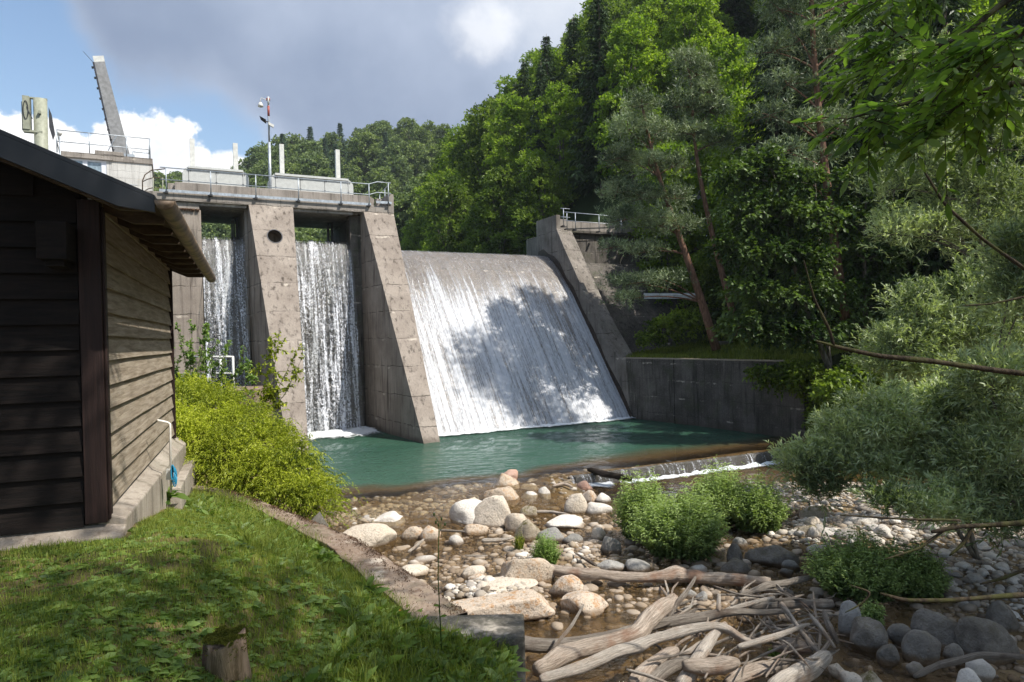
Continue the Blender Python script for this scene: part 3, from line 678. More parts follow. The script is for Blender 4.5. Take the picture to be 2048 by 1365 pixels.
# high side wall: left face, sloped front, cap
prof = [(40.9, -2), (40.9, 12.5), (38.2, 12.5), (38.2, 11.58), (37.2, 10.1), (36.15, 8.72), (35, 7.12), (33.5, 5.3), (32.9, 4.35), (31.6, 3.32), (31.0, 3.3), (30.5, -2)]
b = MB(Dt); b.prism([(22.6, w, z) for w, z in prof], (.32, 0, 0)); dbuild(b, 'wing_wall', M['conc_old'], bevel=.03)
prof2 = [(43, -2), (43, 11.55), (38.45, 11.55), (37.35, 10.05), (36.35, 8.66), (35.2, 7.05), (33.7, 5.2), (31.9, 3.3), (31.2, -2)]
b = MB(Dt); b.prism([(22.92, w, z) for w, z in prof2], (1.0, 0, 0)); dbuild(b, 'buttress', M['conc_old'], bevel=.03)
prof3 = [(43, 0), (43, 11.6), (39.6, 11.6), (39.6, 9.6), (38.9, 9.5), (34.5, 3.6), (33.6, 2)]
b = MB(Dt); b.prism([(23.92, w, z) for w, z in prof3], (12.5, 0, 0)); b.box((23.92, 39.35, 11.6), (36.4, 39.9, 11.78))
dbuild(b, 'side_dam_body', M['conc_dark'], bevel=.03)
b = MB(Dt); b.box((22.925, 39.0, 11.56), (23.9, 39.3, 12.42)); b.box((23.9, 39.42, 11.783), (36.4, 39.75, 12.42)); dbuild(b, 'parapet', M['conc'], bevel=.02)

# guard rails
def rail_run(b, pts, h=1.08, mid=.52, r=.024, posts=None, drop=0):
    pts = [np.array(p, float) for p in pts]
    b.tube([p+[0, 0, h] for p in pts], r, 8); b.tube([p+[0, 0, mid] for p in pts], r*.9, 8)
def railing(name, label, runs, posts, mat, group=None, h=1.08, mid=.52, kick=None, brackets=None, cat='guard rail'):
    base = D(*runs[0][0]); t = thing(name, label, cat, base, group); inv = Matrix.Translation(base).inverted()
    b = MB(Dt)
    for r_ in runs: rail_run(b, r_, h, mid)
    o = b.build('rail', mat, t, True); o.matrix_parent_inverse = inv
    for p in posts:
        b = MB(Dt); b.tube([(p[0], p[1], p[2]-drop_of(p)), (p[0], p[1], p[2]+h)], .026, 8); o = b.build('post', mat, t, True); o.matrix_parent_inverse = inv
        if brackets:
            b = MB(Dt); b.box((p[0]-.07, p[1]-.03, p[2]-.10), (p[0]+.07, p[1]+brackets, p[2]-.02)); o = b.build('bracket', M['dark_steel'], t); o.matrix_parent_inverse = inv
    if kick:
        b = MB(Dt)
        for a, c_ in kick:
            a = np.array(a); c_ = np.array(c_); b.prism([a, c_, c_+[0, 0, .13], a+[0, 0, .13]], (0, .012, 0))
        o = b.build('kick_plate', mat, t); o.matrix_parent_inverse = inv
    return t
def drop_of(p): return .02
WR = 35.72
pu = [at_w(x, 385, WR)[0] for x in (333, 422, 512, 597, 682, 738)]
railing('guard_rail', 'galvanised guard rail along the downstream edge of the dam bridge', [[(pu[0]-.25, WR, 11.85), (pu[5], WR, 11.85), (pu[5]+.45, WR-.0, 12.0), (10.85, WR, 12.0)], [(10.85, WR, 12.0), (10.95, 38.2, 11.9)]],
        [(u, WR, 11.85) for u in pu]+[(10.72, WR, 12.0), (10.9, 37.0, 11.95), (10.95, 38.2, 11.9)], M['galv'], 'guard rails on the dam', kick=[((pu[0]-.3, WR+.02, 11.80), (pu[5]+.1, WR+.02, 11.80)), ((10.05, WR+.02, 11.95), (10.9, WR+.02, 11.95))], brackets=.22)
WW = 38.75
ru = [at_w(x, 455, WW)[0] for x in (1122, 1151, 1200)]
railing('guard_rail', 'galvanised guard rail on top of the high wall right of the spillway', [[(ru[0]-.2, WW-.35, 11.9), (ru[0]+.5, WW-.35, 11.9)], [(ru[0]+.3, WW, 11.75), (31.5, WW+.4, 11.75)]],
        [(ru[0], WW-.35, 11.9), (ru[0]+.35, WW-.2, 11.75), (ru[1], WW, 11.75), (ru[2], WW+.1, 11.75), (ru[2]+1.9, WW+.2, 11.75), (ru[2]+3.8, WW+.3, 11.75)], M['galv'], 'guard rails on the dam', brackets=.3)

# lift housings on the bridge
def housing(uL, uR, labels, postu, w0=39.5, z0=12.0, z1=13.97, group='gate housings on the dam bridge'):
    t = thing('gate_housing', labels, 'gate housing', D((uL+uR)/2, w0+.5, z0), group); inv = Matrix.Translation(t.location).inverted()
    def outline(uL, uR, z0, z1, r):
        P = [(uL, z0)]
        for k in range(7): a = math.pi-k*math.pi/12; P.append((uL+r+r*math.cos(a), z1-r+r*math.sin(a)))
        for k in range(7): a = math.pi/2-k*math.pi/12; P.append((uR-r+r*math.cos(a), z1-r+r*math.sin(a)))
        return P+[(uR, z0)]
    b = MB(Dt); b.prism([(u, w0, z) for u, z in outline(uL, uR, z0, z1, .42)], (0, 1.1, 0)); o = b.build('casing', M['housing'], t, bevel=.01); o.matrix_parent_inverse = inv
    b = MB(Dt); b.box((uL+.28, w0-.10, z1-.10), (uR-.28, w0+.02, z1-.055)).box((uL+.28, w0-.05, z1-.055), (uR-.28, w0+1.1, z1+.03)); o = b.build('lid', M['housing'], t); o.matrix_parent_inverse = inv
    b = MB(Dt)
    n = 3 if uR-uL < 4 else 4
    for k in range(n):
        u = uL+.3+(uR-uL-.6)*k/(n-1)
        b.box((u-.015, w0-.03, z1-.28), (u+.015, w0, z1-.14)).box((u+.08, w0-.03, z1-.26), (u+.10, w0, z1-.12)).box((u-.05, w0-.02, z1-.75), (u+.05, w0, z1-.73)).box((u-.008, w0-.012, z1-1.5), (u+.006, w0+.004, z1-.3))
    o = b.build('hinge', M['dark_steel'], t); o.matrix_parent_inverse = inv
    for u, zt in postu:
        b = MB(Dt); b.box((u-.12, w0+1.15, z0), (u+.12, w0+1.4, zt)); o = b.build('lift_post', M['white_metal'], t); o.matrix_parent_inverse = inv
    return t
q = lambda px, py, w: at_w(px, py, w)
housing(at_w(365, 362, 39.5)[0], at_w(498, 372, 39.5)[0], 'pale rounded gate housing at the left end of the bridge', [(at_w(384, 278, 40.7)[0], at_w(384, 278, 40.7)[2]), (at_w(470.5, 287, 40.7)[0], at_w(470, 287, 40.7)[2])])
housing(at_w(540, 375, 39.5)[0], at_w(707, 388, 39.5)[0], 'longer pale rounded gate housing right of the camera mast', [(at_w(563, 289, 40.7)[0], at_w(563, 289, 40.7)[2]), (at_w(675, 300, 40.7)[0], at_w(675, 300, 40.7)[2])])

# camera mast
wm = 38.2; q0 = at_w(541, 385, wm); q1 = at_w(534.5, 197, wm)
t = thing('camera_mast', 'tall thin steel mast with a dome camera and floodlight on the bridge', 'mast', D(q0[0], wm, 11.83)); inv = Matrix.Translation(t.location).inverted()
def mp(b, name, mat, smooth=True):
    o = b.build(name, mat, t, smooth); o.matrix_parent_inverse = inv; return o
zsplit = at_w(537, 285, wm)[2]; um = q0[0]
b = MB(Dt); b.tube([(um, wm, 11.83), (um, wm, zsplit)], .075, 10).tube([(um, wm, zsplit), (um, wm, q1[2])], .052, 10); mp(b, 'pole', M['galv'])
b = MB(Dt); b.tube([(um, wm, q1[2]-.12), (um, wm, q1[2])], .10, 10).tube([(um, wm, q1[2]-.95), (um, wm, q1[2]-.4)], .06, 10); mp(b, 'red_band', M['red_paint'])
zc = at_w(523, 212, wm)[2]; uc = at_w(521, 212, wm)[0]
b = MB(Dt); b.tube([(um, wm, zc+.32), (um-.15, wm, zc+.36), (uc+.05, wm, zc+.42), (uc, wm, zc+.3), (uc, wm, zc+.15)], .022, 8).tube([(um, wm-.06, zc+.1), (um, wm-.06, zc+.5)], .05, 6); mp(b, 'camera_arm', M['white_metal'])
b = MB(Dt); b.tube([(uc, wm, zc+.18), (uc, wm, zc+.12), (uc, wm, zc), (uc, wm, zc-.06)], [.05, .10, .15, .14], 14); dc = mp(b, 'dome_camera', M['white_metal'])
b = MB(Dt); b.tube([(uc, wm, zc-.06), (uc, wm, zc-.15), (uc, wm, zc-.20)], [.11, .10, .04], 14); o = b.build('camera_lens', M['dark_steel'], dc, True); o.matrix_parent_inverse = inv
zf = at_w(527, 240, wm)[2]; uf = at_w(526, 240, wm)[0]
b = MB(Dt); b.prism([(uf-.20, wm-.2, zf+.12), (uf+.10, wm-.2, zf-.02), (uf+.12, wm-.1, zf-.22), (uf-.12, wm-.1, zf-.06)], (.05, .18, .05)).box((uf+.1, wm-.05, zf-.12), (um, wm, zf-.06)); mp(b, 'floodlight', M['dark_steel'], False)
zb = at_w(542, 251, wm)[2]; ub_ = at_w(542, 251, wm)[0]
b = MB(Dt); b.prism([(um-.04, wm-.18, zb+.12), (um+.25, wm-.18, zb-.02), (um+.22, wm-.18, zb-.15), (um-.04, wm-.18, zb-.02)], (0, .14, 0)); mp(b, 'box', M['white_metal'], False)

# control building with roof rail
wb_ = 39.5; uR_ = at_w(303, 318, wb_)[0]; zt_ = at_w(303, 318, wb_)[2]
cb = thing('control_building', 'pale concrete control building with a white window above the shed roof', 'building', D(-4.5, wb_+2, 9)); inv_cb = Matrix.Translation(cb.location).inverted()
def cbp(b, name, mat, parent=None, smooth=False, bevel=0):
    o = b.build(name, mat, parent or cb, smooth, bevel); o.matrix_parent_inverse = inv_cb if not parent else Matrix.Identity(4); return o
wl, wr_ = at_w(140, 330, wb_)[0], at_w(213, 335, wb_)[0]; wtop = at_w(180, 320, wb_)[2]; wbot = wtop-1.6
b = MB(Dt); b.box((-9, wb_, 8), (wl, wb_+.25, zt_-.3)).box((wr_, wb_, 8), (uR_, wb_+.25, zt_-.3)).box((wl, wb_, 8), (wr_, wb_+.25, wbot)).box((wl, wb_, wtop), (wr_, wb_+.25, zt_-.3)).box((uR_-.25, wb_+.25, 8), (uR_, wb_+4.5, zt_-.3)).box((-9, wb_+4.3, 8), (uR_-.25, wb_+4.55, zt_-.3)); cbp(b, 'wall', M['conc_pale'])
b = MB(Dt); b.box((at_w(122, 300, wb_)[0], wb_-.06, zt_-.3), (uR_+.05, wb_+4.6, zt_)).box((at_w(190, 310, wb_)[0], wb_-.075, zt_-.05), (at_w(247, 312, wb_)[0], wb_+.4, zt_+.18)).box((wl-.6, wb_-.12, wtop+.02), (wr_+.3, wb_-.001, wtop+.1)); cbp(b, 'roof', M['conc'], bevel=.02)
b = MB(Dt)
for u0, u1 in ((wl, wl+.09), ((wl*.62+wr_*.38)-.06, (wl*.62+wr_*.38)+.14), (wr_-.22, wr_)): b.box((u0, wb_+.03, wbot), (u1, wb_+.14, wtop))
b.box((wl, wb_+.031, wtop-.08), (wr_, wb_+.139, wtop)).box((wl, wb_+.031, wbot), (wr_, wb_+.139, wbot+.1)); wf = cbp(b, 'window', M['window_frame'])
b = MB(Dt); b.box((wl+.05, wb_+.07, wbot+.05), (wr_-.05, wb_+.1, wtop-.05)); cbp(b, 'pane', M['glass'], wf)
wq = wb_+.25
pr = [at_w(x, 300, wq)[0] for x in (114, 179, 253, 300)]
railing('guard_rail', 'thin steel guard rail round the roof of the control building', [[(pr[0], wq, zt_), (pr[3], wq, zt_)], [(pr[3], wq, zt_), (pr[3]-.1, wq+3, zt_)], [(pr[0], wq, zt_), (pr[0]-.2, wq+3, zt_)], [(pr[3]-.9, wq+3, zt_), (pr[3]-.1, wq+3, zt_)]],
        [(u, wq, zt_) for u in pr]+[(pr[3]-.1, wq+3, zt_), (pr[3]-.9, wq+3, zt_), (pr[0]-.2, wq+3, zt_)], M['galv'], 'guard rails on the dam', h=1.08)
# stair rail below the building
s0 = at_w(285, 358, 37.5); s1 = at_w(301, 342, 37.5)
t = thing('stair_rail', 'bent brown and pale handrail of the steps at the left end of the bridge', 'handrail', D(-.8, 37.3, 11), 'guard rails on the dam'); inv = Matrix.Translation(t.location).inverted()
def W(px, py, w): return tuple(at_w(px, py, w))
b = MB(Dt); b.tube([W(285, 383, 36.6), W(285, 362, 36.6), W(290, 350, 36.8), W(303, 341, 37.2), W(330, 338, 36.2)], .026, 8).tube([W(285, 364, 36.6), W(295, 359, 36.6), W(306, 356, 36.5), W(325.5, 356.5, 36.4)], .022, 8).tube([W(286, 384, 36.6), W(297, 378, 36.6), W(306, 376, 36.5), W(325.5, 376.5, 36.4)], .022, 8); mp(b, 'rail', M['rafter'])
b = MB(Dt); b.tube([W(306.5, 396, 36.45), W(306.5, 356, 36.45)], .024, 8); mp(b, 'post', M['cream'])
b = MB(Dt); b.tube([W(325.5, 396, 36.4), W(325.5, 356, 36.4)], .024, 8); mp(b, 'post', M['cream'])
b = MB(Dt); b.tube([W(150, 360, 39.2), W(275, 371, 39.0)], .022, 8); mp(b, 'wall_rail', M['galv'])

# leaning grey boom on the roof
wa = 41; a0 = np.array(at_w(245, 310, wa)); a1 = np.array(at_w(196, 112, wa)); dirn = (a1-a0)/np.linalg.norm(a1-a0)
t = thing('crane_boom', 'tall grey sheet metal boom leaning left above the control building', 'boom', D(a0[0], wa, zt_)); inv = Matrix.Translation(t.location).inverted()
sd_ = np.array([dirn[2], 0, -dirn[0]])
def slab(p0, p1, h0, h1, th):
    return MB(Dt).prism([p0-sd_*h0, p0+sd_*h0, p1+sd_*h1, p1-sd_*h1], (0, th, 0))
cap0 = a1-dirn*.30
mp(slab(a0, cap0, .34, .235, .35), 'boom_casing', M['arm'], False); mp(slab(cap0, a1, .25, .25, .36), 'end_cap', M['white_metal'], False)
b = MB(Dt); b.prism([a0-sd_*.43, a0-sd_*.345, cap0-sd_*.24, cap0-sd_*.32], (0, .2, 0))
for k in range(9):
    p = a0+(cap0-a0)*(k+.5)/9; b.prism([p-sd_*.42, p-sd_*.30, p-sd_*.30+dirn*.05, p-sd_*.42+dirn*.05], (0, .22, 0))
b.tube([cap0-sd_*.3, a1-sd_*.62+dirn*.25], .012, 5); mp(b, 'cable_ladder', M['dark_steel'], False)
b = MB(Dt); b.tube([W(216, 302, wa), W(233, 273, wa)], .03, 6).box((a0[0]-.1, wa-.05, zt_-.1), (a0[0]+.55, wa+.4, zt_+.5)); mp(b, 'brace', M['galv'], False)

# cream steel column with boxes
wc = 41.5; c0 = at_w(83, 300, wc); ct = at_w(80, 199, wc); cu = c0[0]; rr_ = (at_w(96, 250, wc)[0]-at_w(67, 250, wc)[0])/2*.98
t = thing('steel_column', 'cream round steel column carrying a panel box and coiled cable at far left', 'column', D(cu, wc, 11)); inv = Matrix.Translation(t.location).inverted()
b = MB(Dt); b.tube([(cu, wc, 9), (cu, wc, ct[2])], rr_, 24); mp(b, 'shaft', M['cream'])
u0 = at_w(48, 250, wc)[0]; u1 = at_w(61.5, 250, wc)[0]; z0 = at_w(55, 262, wc)[2]; z1 = at_w(55, 196, wc)[2]
b = MB(Dt); b.box((u0, wc-.35, z0), (u1, wc+.35, z1)); bx = mp(b, 'panel_box', M['cream'], False)
b = MB(Dt); b.box((u0-.04, wc-.3, z0-.05), (u0-.002, wc+.3, z1-.3)); mp(b, 'dark_panel', M['dark_steel'], False)
b = MB(Dt); b.box((u0, wc-.3, z0-.12), (cu+.1, wc-.28+.3, z0-.02)).box((u0+.1, wc-.1, z1-.03), (cu+rr_, wc+.1, z1+.04)); mp(b, 'shelf', M['cream'], False)
u2 = at_w(98, 250, wc)[0]; u3 = at_w(110, 265, wc)[0]
b = MB(Dt); b.prism([(u2, wc, z1-.35), (u2+.12, wc, z1-.7), (u3, wc, z0-.05), (u3-.1, wc, z0-.35), (u2, wc, z0+.3)], (0, .06, 0)); mp(b, 'side_plate', M['dark_steel'], False)
b = MB(Dt); L = np.linspace(0, 2*math.pi, 20); b.tube([((u0+u1)/2+.10*math.cos(a), wc-.38, (z0+z1)/2+.12+.45*math.sin(a)) for a in L], .018, 6).tube([((u0+u1)/2+.05, wc-.38, (z0+z1)/2+.3), (u1, wc-.38, (z0+z1)/2), (cu-rr_, wc-.3, (z0+z1)/2-.3)], .018, 6); mp(b, 'coiled_cable', M['dark_steel'])
b = MB(Dt); b.box((cu-.03, wc-rr_-.12, at_w(80, 232, wc)[2]), (cu+.07, wc-rr_+.02, at_w(80, 226, wc)[2])); mp(b, 'lug', M['cream'], False)
# small aerial box on a post beside the roof rail
t = thing('aerial_post', 'slim post with a small cup head beside the roof rail', 'post', D(at_w(119, 300, 39.4)[0], 39.4, 12)); inv = Matrix.Translation(t.location).inverted()
ap = at_w(119.5, 272, 39.4); b = MB(Dt); b.tube([(ap[0], 39.4, 12.5), (ap[0], 39.4, ap[2])], .03, 8); mp(b, 'post', M['galv'])
b = MB(Dt); b.tube([(ap[0], 39.4, ap[2]), (ap[0], 39.4, ap[2]+.1), (ap[0], 39.4, ap[2]+.18)], [.05, .11, .12], 10); mp(b, 'cup', M['white_metal'])

# ------------------------------------------------------------ falling water
def sheet(name, u0, u1, prof, nu, nv, mat, disp, seed, label, loc_off=0.):
    """prof: list of (w,z); displaced curtain"""
    prof = np.array(prof, float); seg = np.r_[0, np.cumsum(np.hypot(*np.diff(prof, axis=0).T))]; L = seg[-1]
    s = np.linspace(0, L, nv); w = np.interp(s, seg, prof[:, 0]); z = np.interp(s, seg, prof[:, 1])
    k = 5; ker = np.ones(k)/k
    if nv > 40: w = np.convolve(np.pad(w, k//2, 'edge'), ker, 'valid'); z = np.convolve(np.pad(z, k//2, 'edge'), ker, 'valid')
    a = np.linspace(0, u1-u0, nu); A, S = np.meshgrid(a, s); Wg = np.repeat(w[:, None], nu, 1); Zg = np.repeat(z[:, None], nu, 1)
    fr = S/L
    P = np.column_stack([A.ravel()*6, S.ravel()*1.6, np.full(A.size, seed*3.1)])
    P2 = np.column_stack([A.ravel()*9, S.ravel()*6, np.full(A.size, seed*5.1)])
    dn = (vnoise(P, 1, seed, 2)-.5).reshape(A.shape)*disp*(.4+fr)+(vnoise(P2, 1, seed+1, 2)-.5).reshape(A.shape)*disp*(.2+1.2*fr)
    tw = np.gradient(w)/np.hypot(np.gradient(w), np.gradient(z)); tz = np.gradient(z)/np.hypot(np.gradient(w), np.gradient(z))
    Wg = Wg+(tz[:, None])*(dn+loc_off)*1.0; Zg = Zg-(tw[:, None])*(dn+loc_off)
    V = Dt(np.column_stack([(u0+A).ravel(), Wg.ravel(), Zg.ravel()]))
    idx = np.arange(nu*nv).reshape(nv, nu); F = np.stack([idx[:-1, :-1], idx[:-1, 1:], idx[1:, 1:], idx[1:, :-1]], -1).reshape(-1, 4)
    me = fast_mesh(name, V, F, mat, True); add_attr(me, 'across', A.ravel()+seed*13.7); add_attr(me, 'down', S.ravel()+seed*7.3); add_attr(me, 'frac', fr.ravel())
    return me
def nappe(w0, z0, v0=1.5, off=0): return [(w0+.9, z0+.06), (w0+.3, z0+.05)]+[(w0-v0*t_-off, z0-4.905*t_*t_) for t_ in np.linspace(0, math.sqrt((z0+.2)/4.905), 14)]
for nm, u0, u1, lab in (('waterfall', 1.55, 3.5, 'narrow curtain of water falling behind the shed gutter, left bay'), ('waterfall', 5.75, 8.86, 'wide curtain of water falling between the middle and right piers')):
    t = thing(nm, lab, 'waterfall', (0, 0, 0), 'waterfalls of the dam', sheet('curtain', u0, u1, nappe(37.0, 10.0), int((u1-u0)*34), 260, M['fall'], .10, 1 if u0 < 3 else 2, lab))
    o = link('inner_curtain', sheet('inner_curtain', u0+.03, u1-.05, nappe(37.12, 9.99, 1.25), int((u1-u0)*26), 200, M['fall'], .10, 3 if u0 < 3 else 4, lab), t)
thing('spillway_water', 'broad white film of water sliding down the open spillway', 'waterfall', (0, 0, 0), 'waterfalls of the dam', sheet('spillway_water', 11.05, 22.58, [(w, z+.05) for w, z in PROF[1:]], 380, 420, M['spill'], .045, 6, ''))
M_brown = M['conc_wet']
def foam_strip(name, line, width, z, seed, label, hh=.07):
    L = np.array(line, float); seg = np.r_[0, np.cumsum(np.hypot(*np.diff(L, axis=0).T))]; n = int(seg[-1]*12); m_ = 26
    s = np.linspace(0, seg[-1], n); X = np.interp(s, seg, L[:, 0]); Y = np.interp(s, seg, L[:, 1])
    T = np.column_stack([np.gradient(X), np.gradient(Y)]); T /= np.linalg.norm(T, axis=1)[:, None]; N = np.column_stack([T[:, 1], -T[:, 0]])
    a = np.linspace(0, 1, m_); wv = width*(.6+.8*vnoise(np.column_stack([s, s*0, s*0]), 1.2, seed, 2))
    PX = X[:, None]+N[:, 0:1]*a*wv[:, None]; PY = Y[:, None]+N[:, 1:2]*a*wv[:, None]
    e = np.repeat((1.15-1.15*a**1.5)[None], n, 0); e *= np.clip(np.minimum(s, seg[-1]-s)/.4, 0, 1)[:, None]
    Z = z+hh*np.clip(1-a, 0, 1)[None]*vnoise(np.column_stack([PX.ravel(), PY.ravel(), PX.ravel()*0]), 4, seed, 3).reshape(PX.shape)*2+.012
    idx = np.arange(n*m_).reshape(n, m_); F = np.stack([idx[:-1, :-1], idx[:-1, 1:], idx[1:, 1:], idx[1:, :-1]], -1).reshape(-1, 4)
    me = fast_mesh(name, np.column_stack([PX.ravel(), PY.ravel(), Z.ravel()]), F, M['foam'], True); add_attr(me, 'edge', e.ravel())
    o = link(name, me); setting(o, 'stuff', label, 'foam'); return o
def dl(*pp): return [D(u, w, 0)[:2] for u, w in pp]
foam_strip('foam', dl((5.3, 35.0), (7, 35.1), (9.4, 35.3)), 3.4, .01, 1, 'white foam at the foot of the wide waterfall', .12)
foam_strip('foam', dl((1.5, 35.2), (3.7, 35.2)), 2.0, .01, 2, 'white foam at the foot of the narrow waterfall')
foam_strip('foam', dl((10.9, 30.75), (14, 30.75), (18, 30.75), (23.2, 30.75)), .8, .02, 3, 'thin white foam line at the toe of the spillway', .08)

# ------------------------------------------------------------ right-hand walls
rw = thing('retaining_wall', 'tall dark stained concrete retaining wall right of the pool', 'wall', (8.3, 35.2, 0)); irw = Matrix.Translation(rw.location).inverted()
def wallpath(pts, th, z0, z1, side=1):
    b = MB(); n = len(pts); P = np.array(pts, float); T = np.gradient(P, axis=0); T /= np.linalg.norm(T, axis=1)[:, None]; N = np.column_stack([T[:, 1], -T[:, 0]])*side
    z1 = np.broadcast_to(z1, (n,)); V = []
    for i in range(n):
        q = P[i]+N[i]*th; V += [(P[i][0], P[i][1], z0), (q[0], q[1], z0), (q[0], q[1], z1[i]), (P[i][0], P[i][1], z1[i])]
    F = [(i*4+j, i*4+(j+1) % 4, (i+1)*4+(j+1) % 4, (i+1)*4+j) for i in range(n-1) for j in range(4)]+[(0, 1, 2, 3), tuple(range((n-1)*4, n*4))]
    return b.add(V, F)
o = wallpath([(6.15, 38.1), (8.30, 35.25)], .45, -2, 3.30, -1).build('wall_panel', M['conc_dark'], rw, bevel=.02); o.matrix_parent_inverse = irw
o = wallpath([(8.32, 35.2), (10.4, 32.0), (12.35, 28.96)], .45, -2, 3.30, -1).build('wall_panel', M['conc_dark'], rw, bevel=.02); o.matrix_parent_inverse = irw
o = wallpath([(6.2, 38.25), (8.2, 35.4), (12.2, 29.1)], .35, 3.3, 3.36, -1).build('coping', M['rock_moss'], rw); o.matrix_parent_inverse = irw
t = thing('concrete_box', 'small low concrete box on the grass behind the leaning pine', 'concrete box', (14, 40, 4)); c = at_y(1460, 700, 39.5)
b = MB(); b.box((c[0]-.6, 39.5, c[2]-.6), (c[0]+.6, 40.3, c[2]+.42)).box((c[0]-.65, 39.4, c[2]+.42), (c[0]+.65, 40.35, c[2]+.5)); o = b.build('box', M['conc'], t); o.matrix_parent_inverse = Matrix.Translation(t.location).inverted()
t = thing('sheet_metal_cover', 'long pale blue metal cover against the dark wall behind the pine branches', 'metal cover', (7, 38, 6)); p0 = at_y(1288, 598, 40.5); p1 = at_y(1395, 598, 39.2)
b = MB(); b.prism([p0, p1, p1+[0, 0, .22], p0+[0, 0, .22]], (.2, .9, .12)).prism([p0+[0, 0, .22], p1+[0, 0, .22], p1+[0, .1, .27], p0+[0, .1, .27]], (.2, .9, .12)); o = b.build('cover', M['galv'], t); o.matrix_parent_inverse = Matrix.Translation(t.location).inverted()

# weir step on the right of the shelf
def sill_pts(x0, x1, n=2): return [(x, 23.14+(x-2.55)*.4663) for x in np.linspace(x0, x1, n)]
t = thing('weir_sill', 'low concrete weir sill across the outflow of the pool', 'weir', (6, 24.7, -.4)); o = wallpath(sill_pts(1.9, 14), .25, -1.2, -.035, 1).build('sill', M['conc_dark'], t); o.matrix_parent_inverse = Matrix.Translation(t.location).inverted()
def cascade():
    x = np.linspace(1.7, 13.5, 330); k = 14; s = np.linspace(0, 1, k); V = []
    X, S = np.meshgrid(x, s); base_y = 23.14+(X-2.55)*.4663
    off = .14+.30*np.sqrt(S)*1+.03*(vnoise(np.column_stack([X.ravel()*5, S.ravel()*.5, X.ravel()*0]), 1, 3, 2).reshape(X.shape)-.5); Z = .01-.40*S**1.3
    d = .04*(vnoise(np.column_stack([X.ravel()*9, S.ravel(), X.ravel()*0]), 1, 5, 2).reshape(X.shape)-.5)
    PX = X-WN[0]*(off+d); PY = base_y-WN[1]*(off+d)
    idx = np.arange(X.size).reshape(X.shape); F = np.stack([idx[:-1, :-1], idx[:-1, 1:], idx[1:, 1:], idx[1:, :-1]], -1).reshape(-1, 4)
    me = fast_mesh('weir_cascade', np.column_stack([PX.ravel(), PY.ravel(), Z.ravel()]), F, M['fall'], True)
    add_attr(me, 'across', X.ravel()*1.5); add_attr(me, 'down', S.ravel()*1.2); add_attr(me, 'frac', S.ravel()*.05); return me
thing('weir_cascade', 'thin silvery sheet of water spilling over the low weir', 'waterfall', (0, 0, 0), 'waterfalls of the dam', cascade())
foam_strip('foam', [(3.5, 23.0), (6, 24.15), (9, 25.55), (13, 27.45)], .4, -.40, 7, 'churning white water below the low weir', .1)
foam_strip('foam', [(1.6, 22.6), (3.4, 23.0)], .7, -.36, 9, 'small patch of white water beside the dark log', .06)

# ------------------------------------------------------------ the wooden shed
SA = rad(-20.74); SD = np.array([math.sin(SA), math.cos(SA)]); SN = np.array([math.cos(SA), -math.sin(SA)])    # along wall (away), outward to the right
SP = np.array([-3.38, 5.6])
def St(V): V = np.asarray(V, float); return np.column_stack([SP[0]+V[:, 0]*SN[0]+V[:, 1]*SD[0], SP[1]+V[:, 0]*SN[1]+V[:, 1]*SD[1], V[:, 2]])
def S1(l, a, z): return St([(l, a, z)])[0]
shed = thing('wooden_shed', 'dark wooden shed with grey clapboard side and moss-stained gutter on the left', 'shed', S1(-1, 2.4, 3))
shed.rotation_euler = (0, 0, -SA*0)
ish = Matrix.Translation(shed.location).inverted()
def sp_(b, name, mat, parent=None, smooth=False, bevel=0):
    o = b.build(name, mat, parent or shed, smooth, bevel); o.matrix_parent_inverse = ish if not parent else Matrix.Identity(4); return o
LEN = 4.95
# object-space wood texture needs local axes: build walls in shed axes and rotate the object
def shed_local(b, name, mat, parent=None, bevel=0):
    o = b.build(name, mat, parent or shed, False, bevel)
    Mx = Matrix(((SN[0], SD[0], 0, SP[0]), (SN[1], SD[1], 0, SP[1]), (0, 0, 1, 0), (0, 0, 0, 1)))
    o.matrix_basis = Mx; o.matrix_parent_inverse = ish if not parent else Matrix.Identity(4); return o
# side clapboards
zb = [3.31+.205*k for k in range(13)]
b = MB(); rr = np.random.default_rng(5)
for k, z in enumerate(zb):
    e = rr.uniform(-.004, .004); n = 12
    ys_ = np.linspace(.02, LEN, n+1); V = []
    for i, y in enumerate(ys_):
        j = rr.uniform(-.002, .002); wv = .004*math.sin(y*1.3+k*2)
        V += [(.0, y, z+.215), (.034+j, y, z+e+wv), (.034+j-.014, y, z+e+wv-.001), (-.03, y, z+.20)]
    F = [(i*4+a, i*4+(a+1) % 4, (i+1)*4+(a+1) % 4, (i+1)*4+a) for i in range(n) for a in range(4)]+[(0, 1, 2, 3), (n*4, n*4+1, n*4+2, n*4+3)]
    b.add(V, F)
b.box((-.06, 0, 3.3), (-.031, LEN, 5.93)); shed_local(b, 'side_wall', M['wood_grey'])
b = MB()
for k in range(19):
    z = 3.20+.205*k; lm = min(-.14, .5-(z+.215+.12-5.8)/.43)
    if lm < -3.4: break
    b.add([(lm, .0, z+.215), (lm, -.036, z), (lm, -.02, z), (-3.5, .0, z+.215), (-3.5, -.036, z), (-3.5, -.02, z)], [(0, 1, 4, 3), (1, 2, 5, 4), (0, 2, 1), (3, 4, 5)])
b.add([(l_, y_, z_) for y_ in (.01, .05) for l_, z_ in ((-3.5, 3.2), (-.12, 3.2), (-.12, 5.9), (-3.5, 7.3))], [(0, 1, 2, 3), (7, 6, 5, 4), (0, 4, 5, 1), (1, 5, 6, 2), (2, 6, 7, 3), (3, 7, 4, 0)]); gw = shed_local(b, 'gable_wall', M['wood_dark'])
b = MB()
for k in range(10):
    for l in (-.20, -.75): b.obox((l, -.034, 3.26+.205*k+.04), (.014, .012, .014), np.eye(3))
shed_local(b, 'bolt', M['galv'], gw)
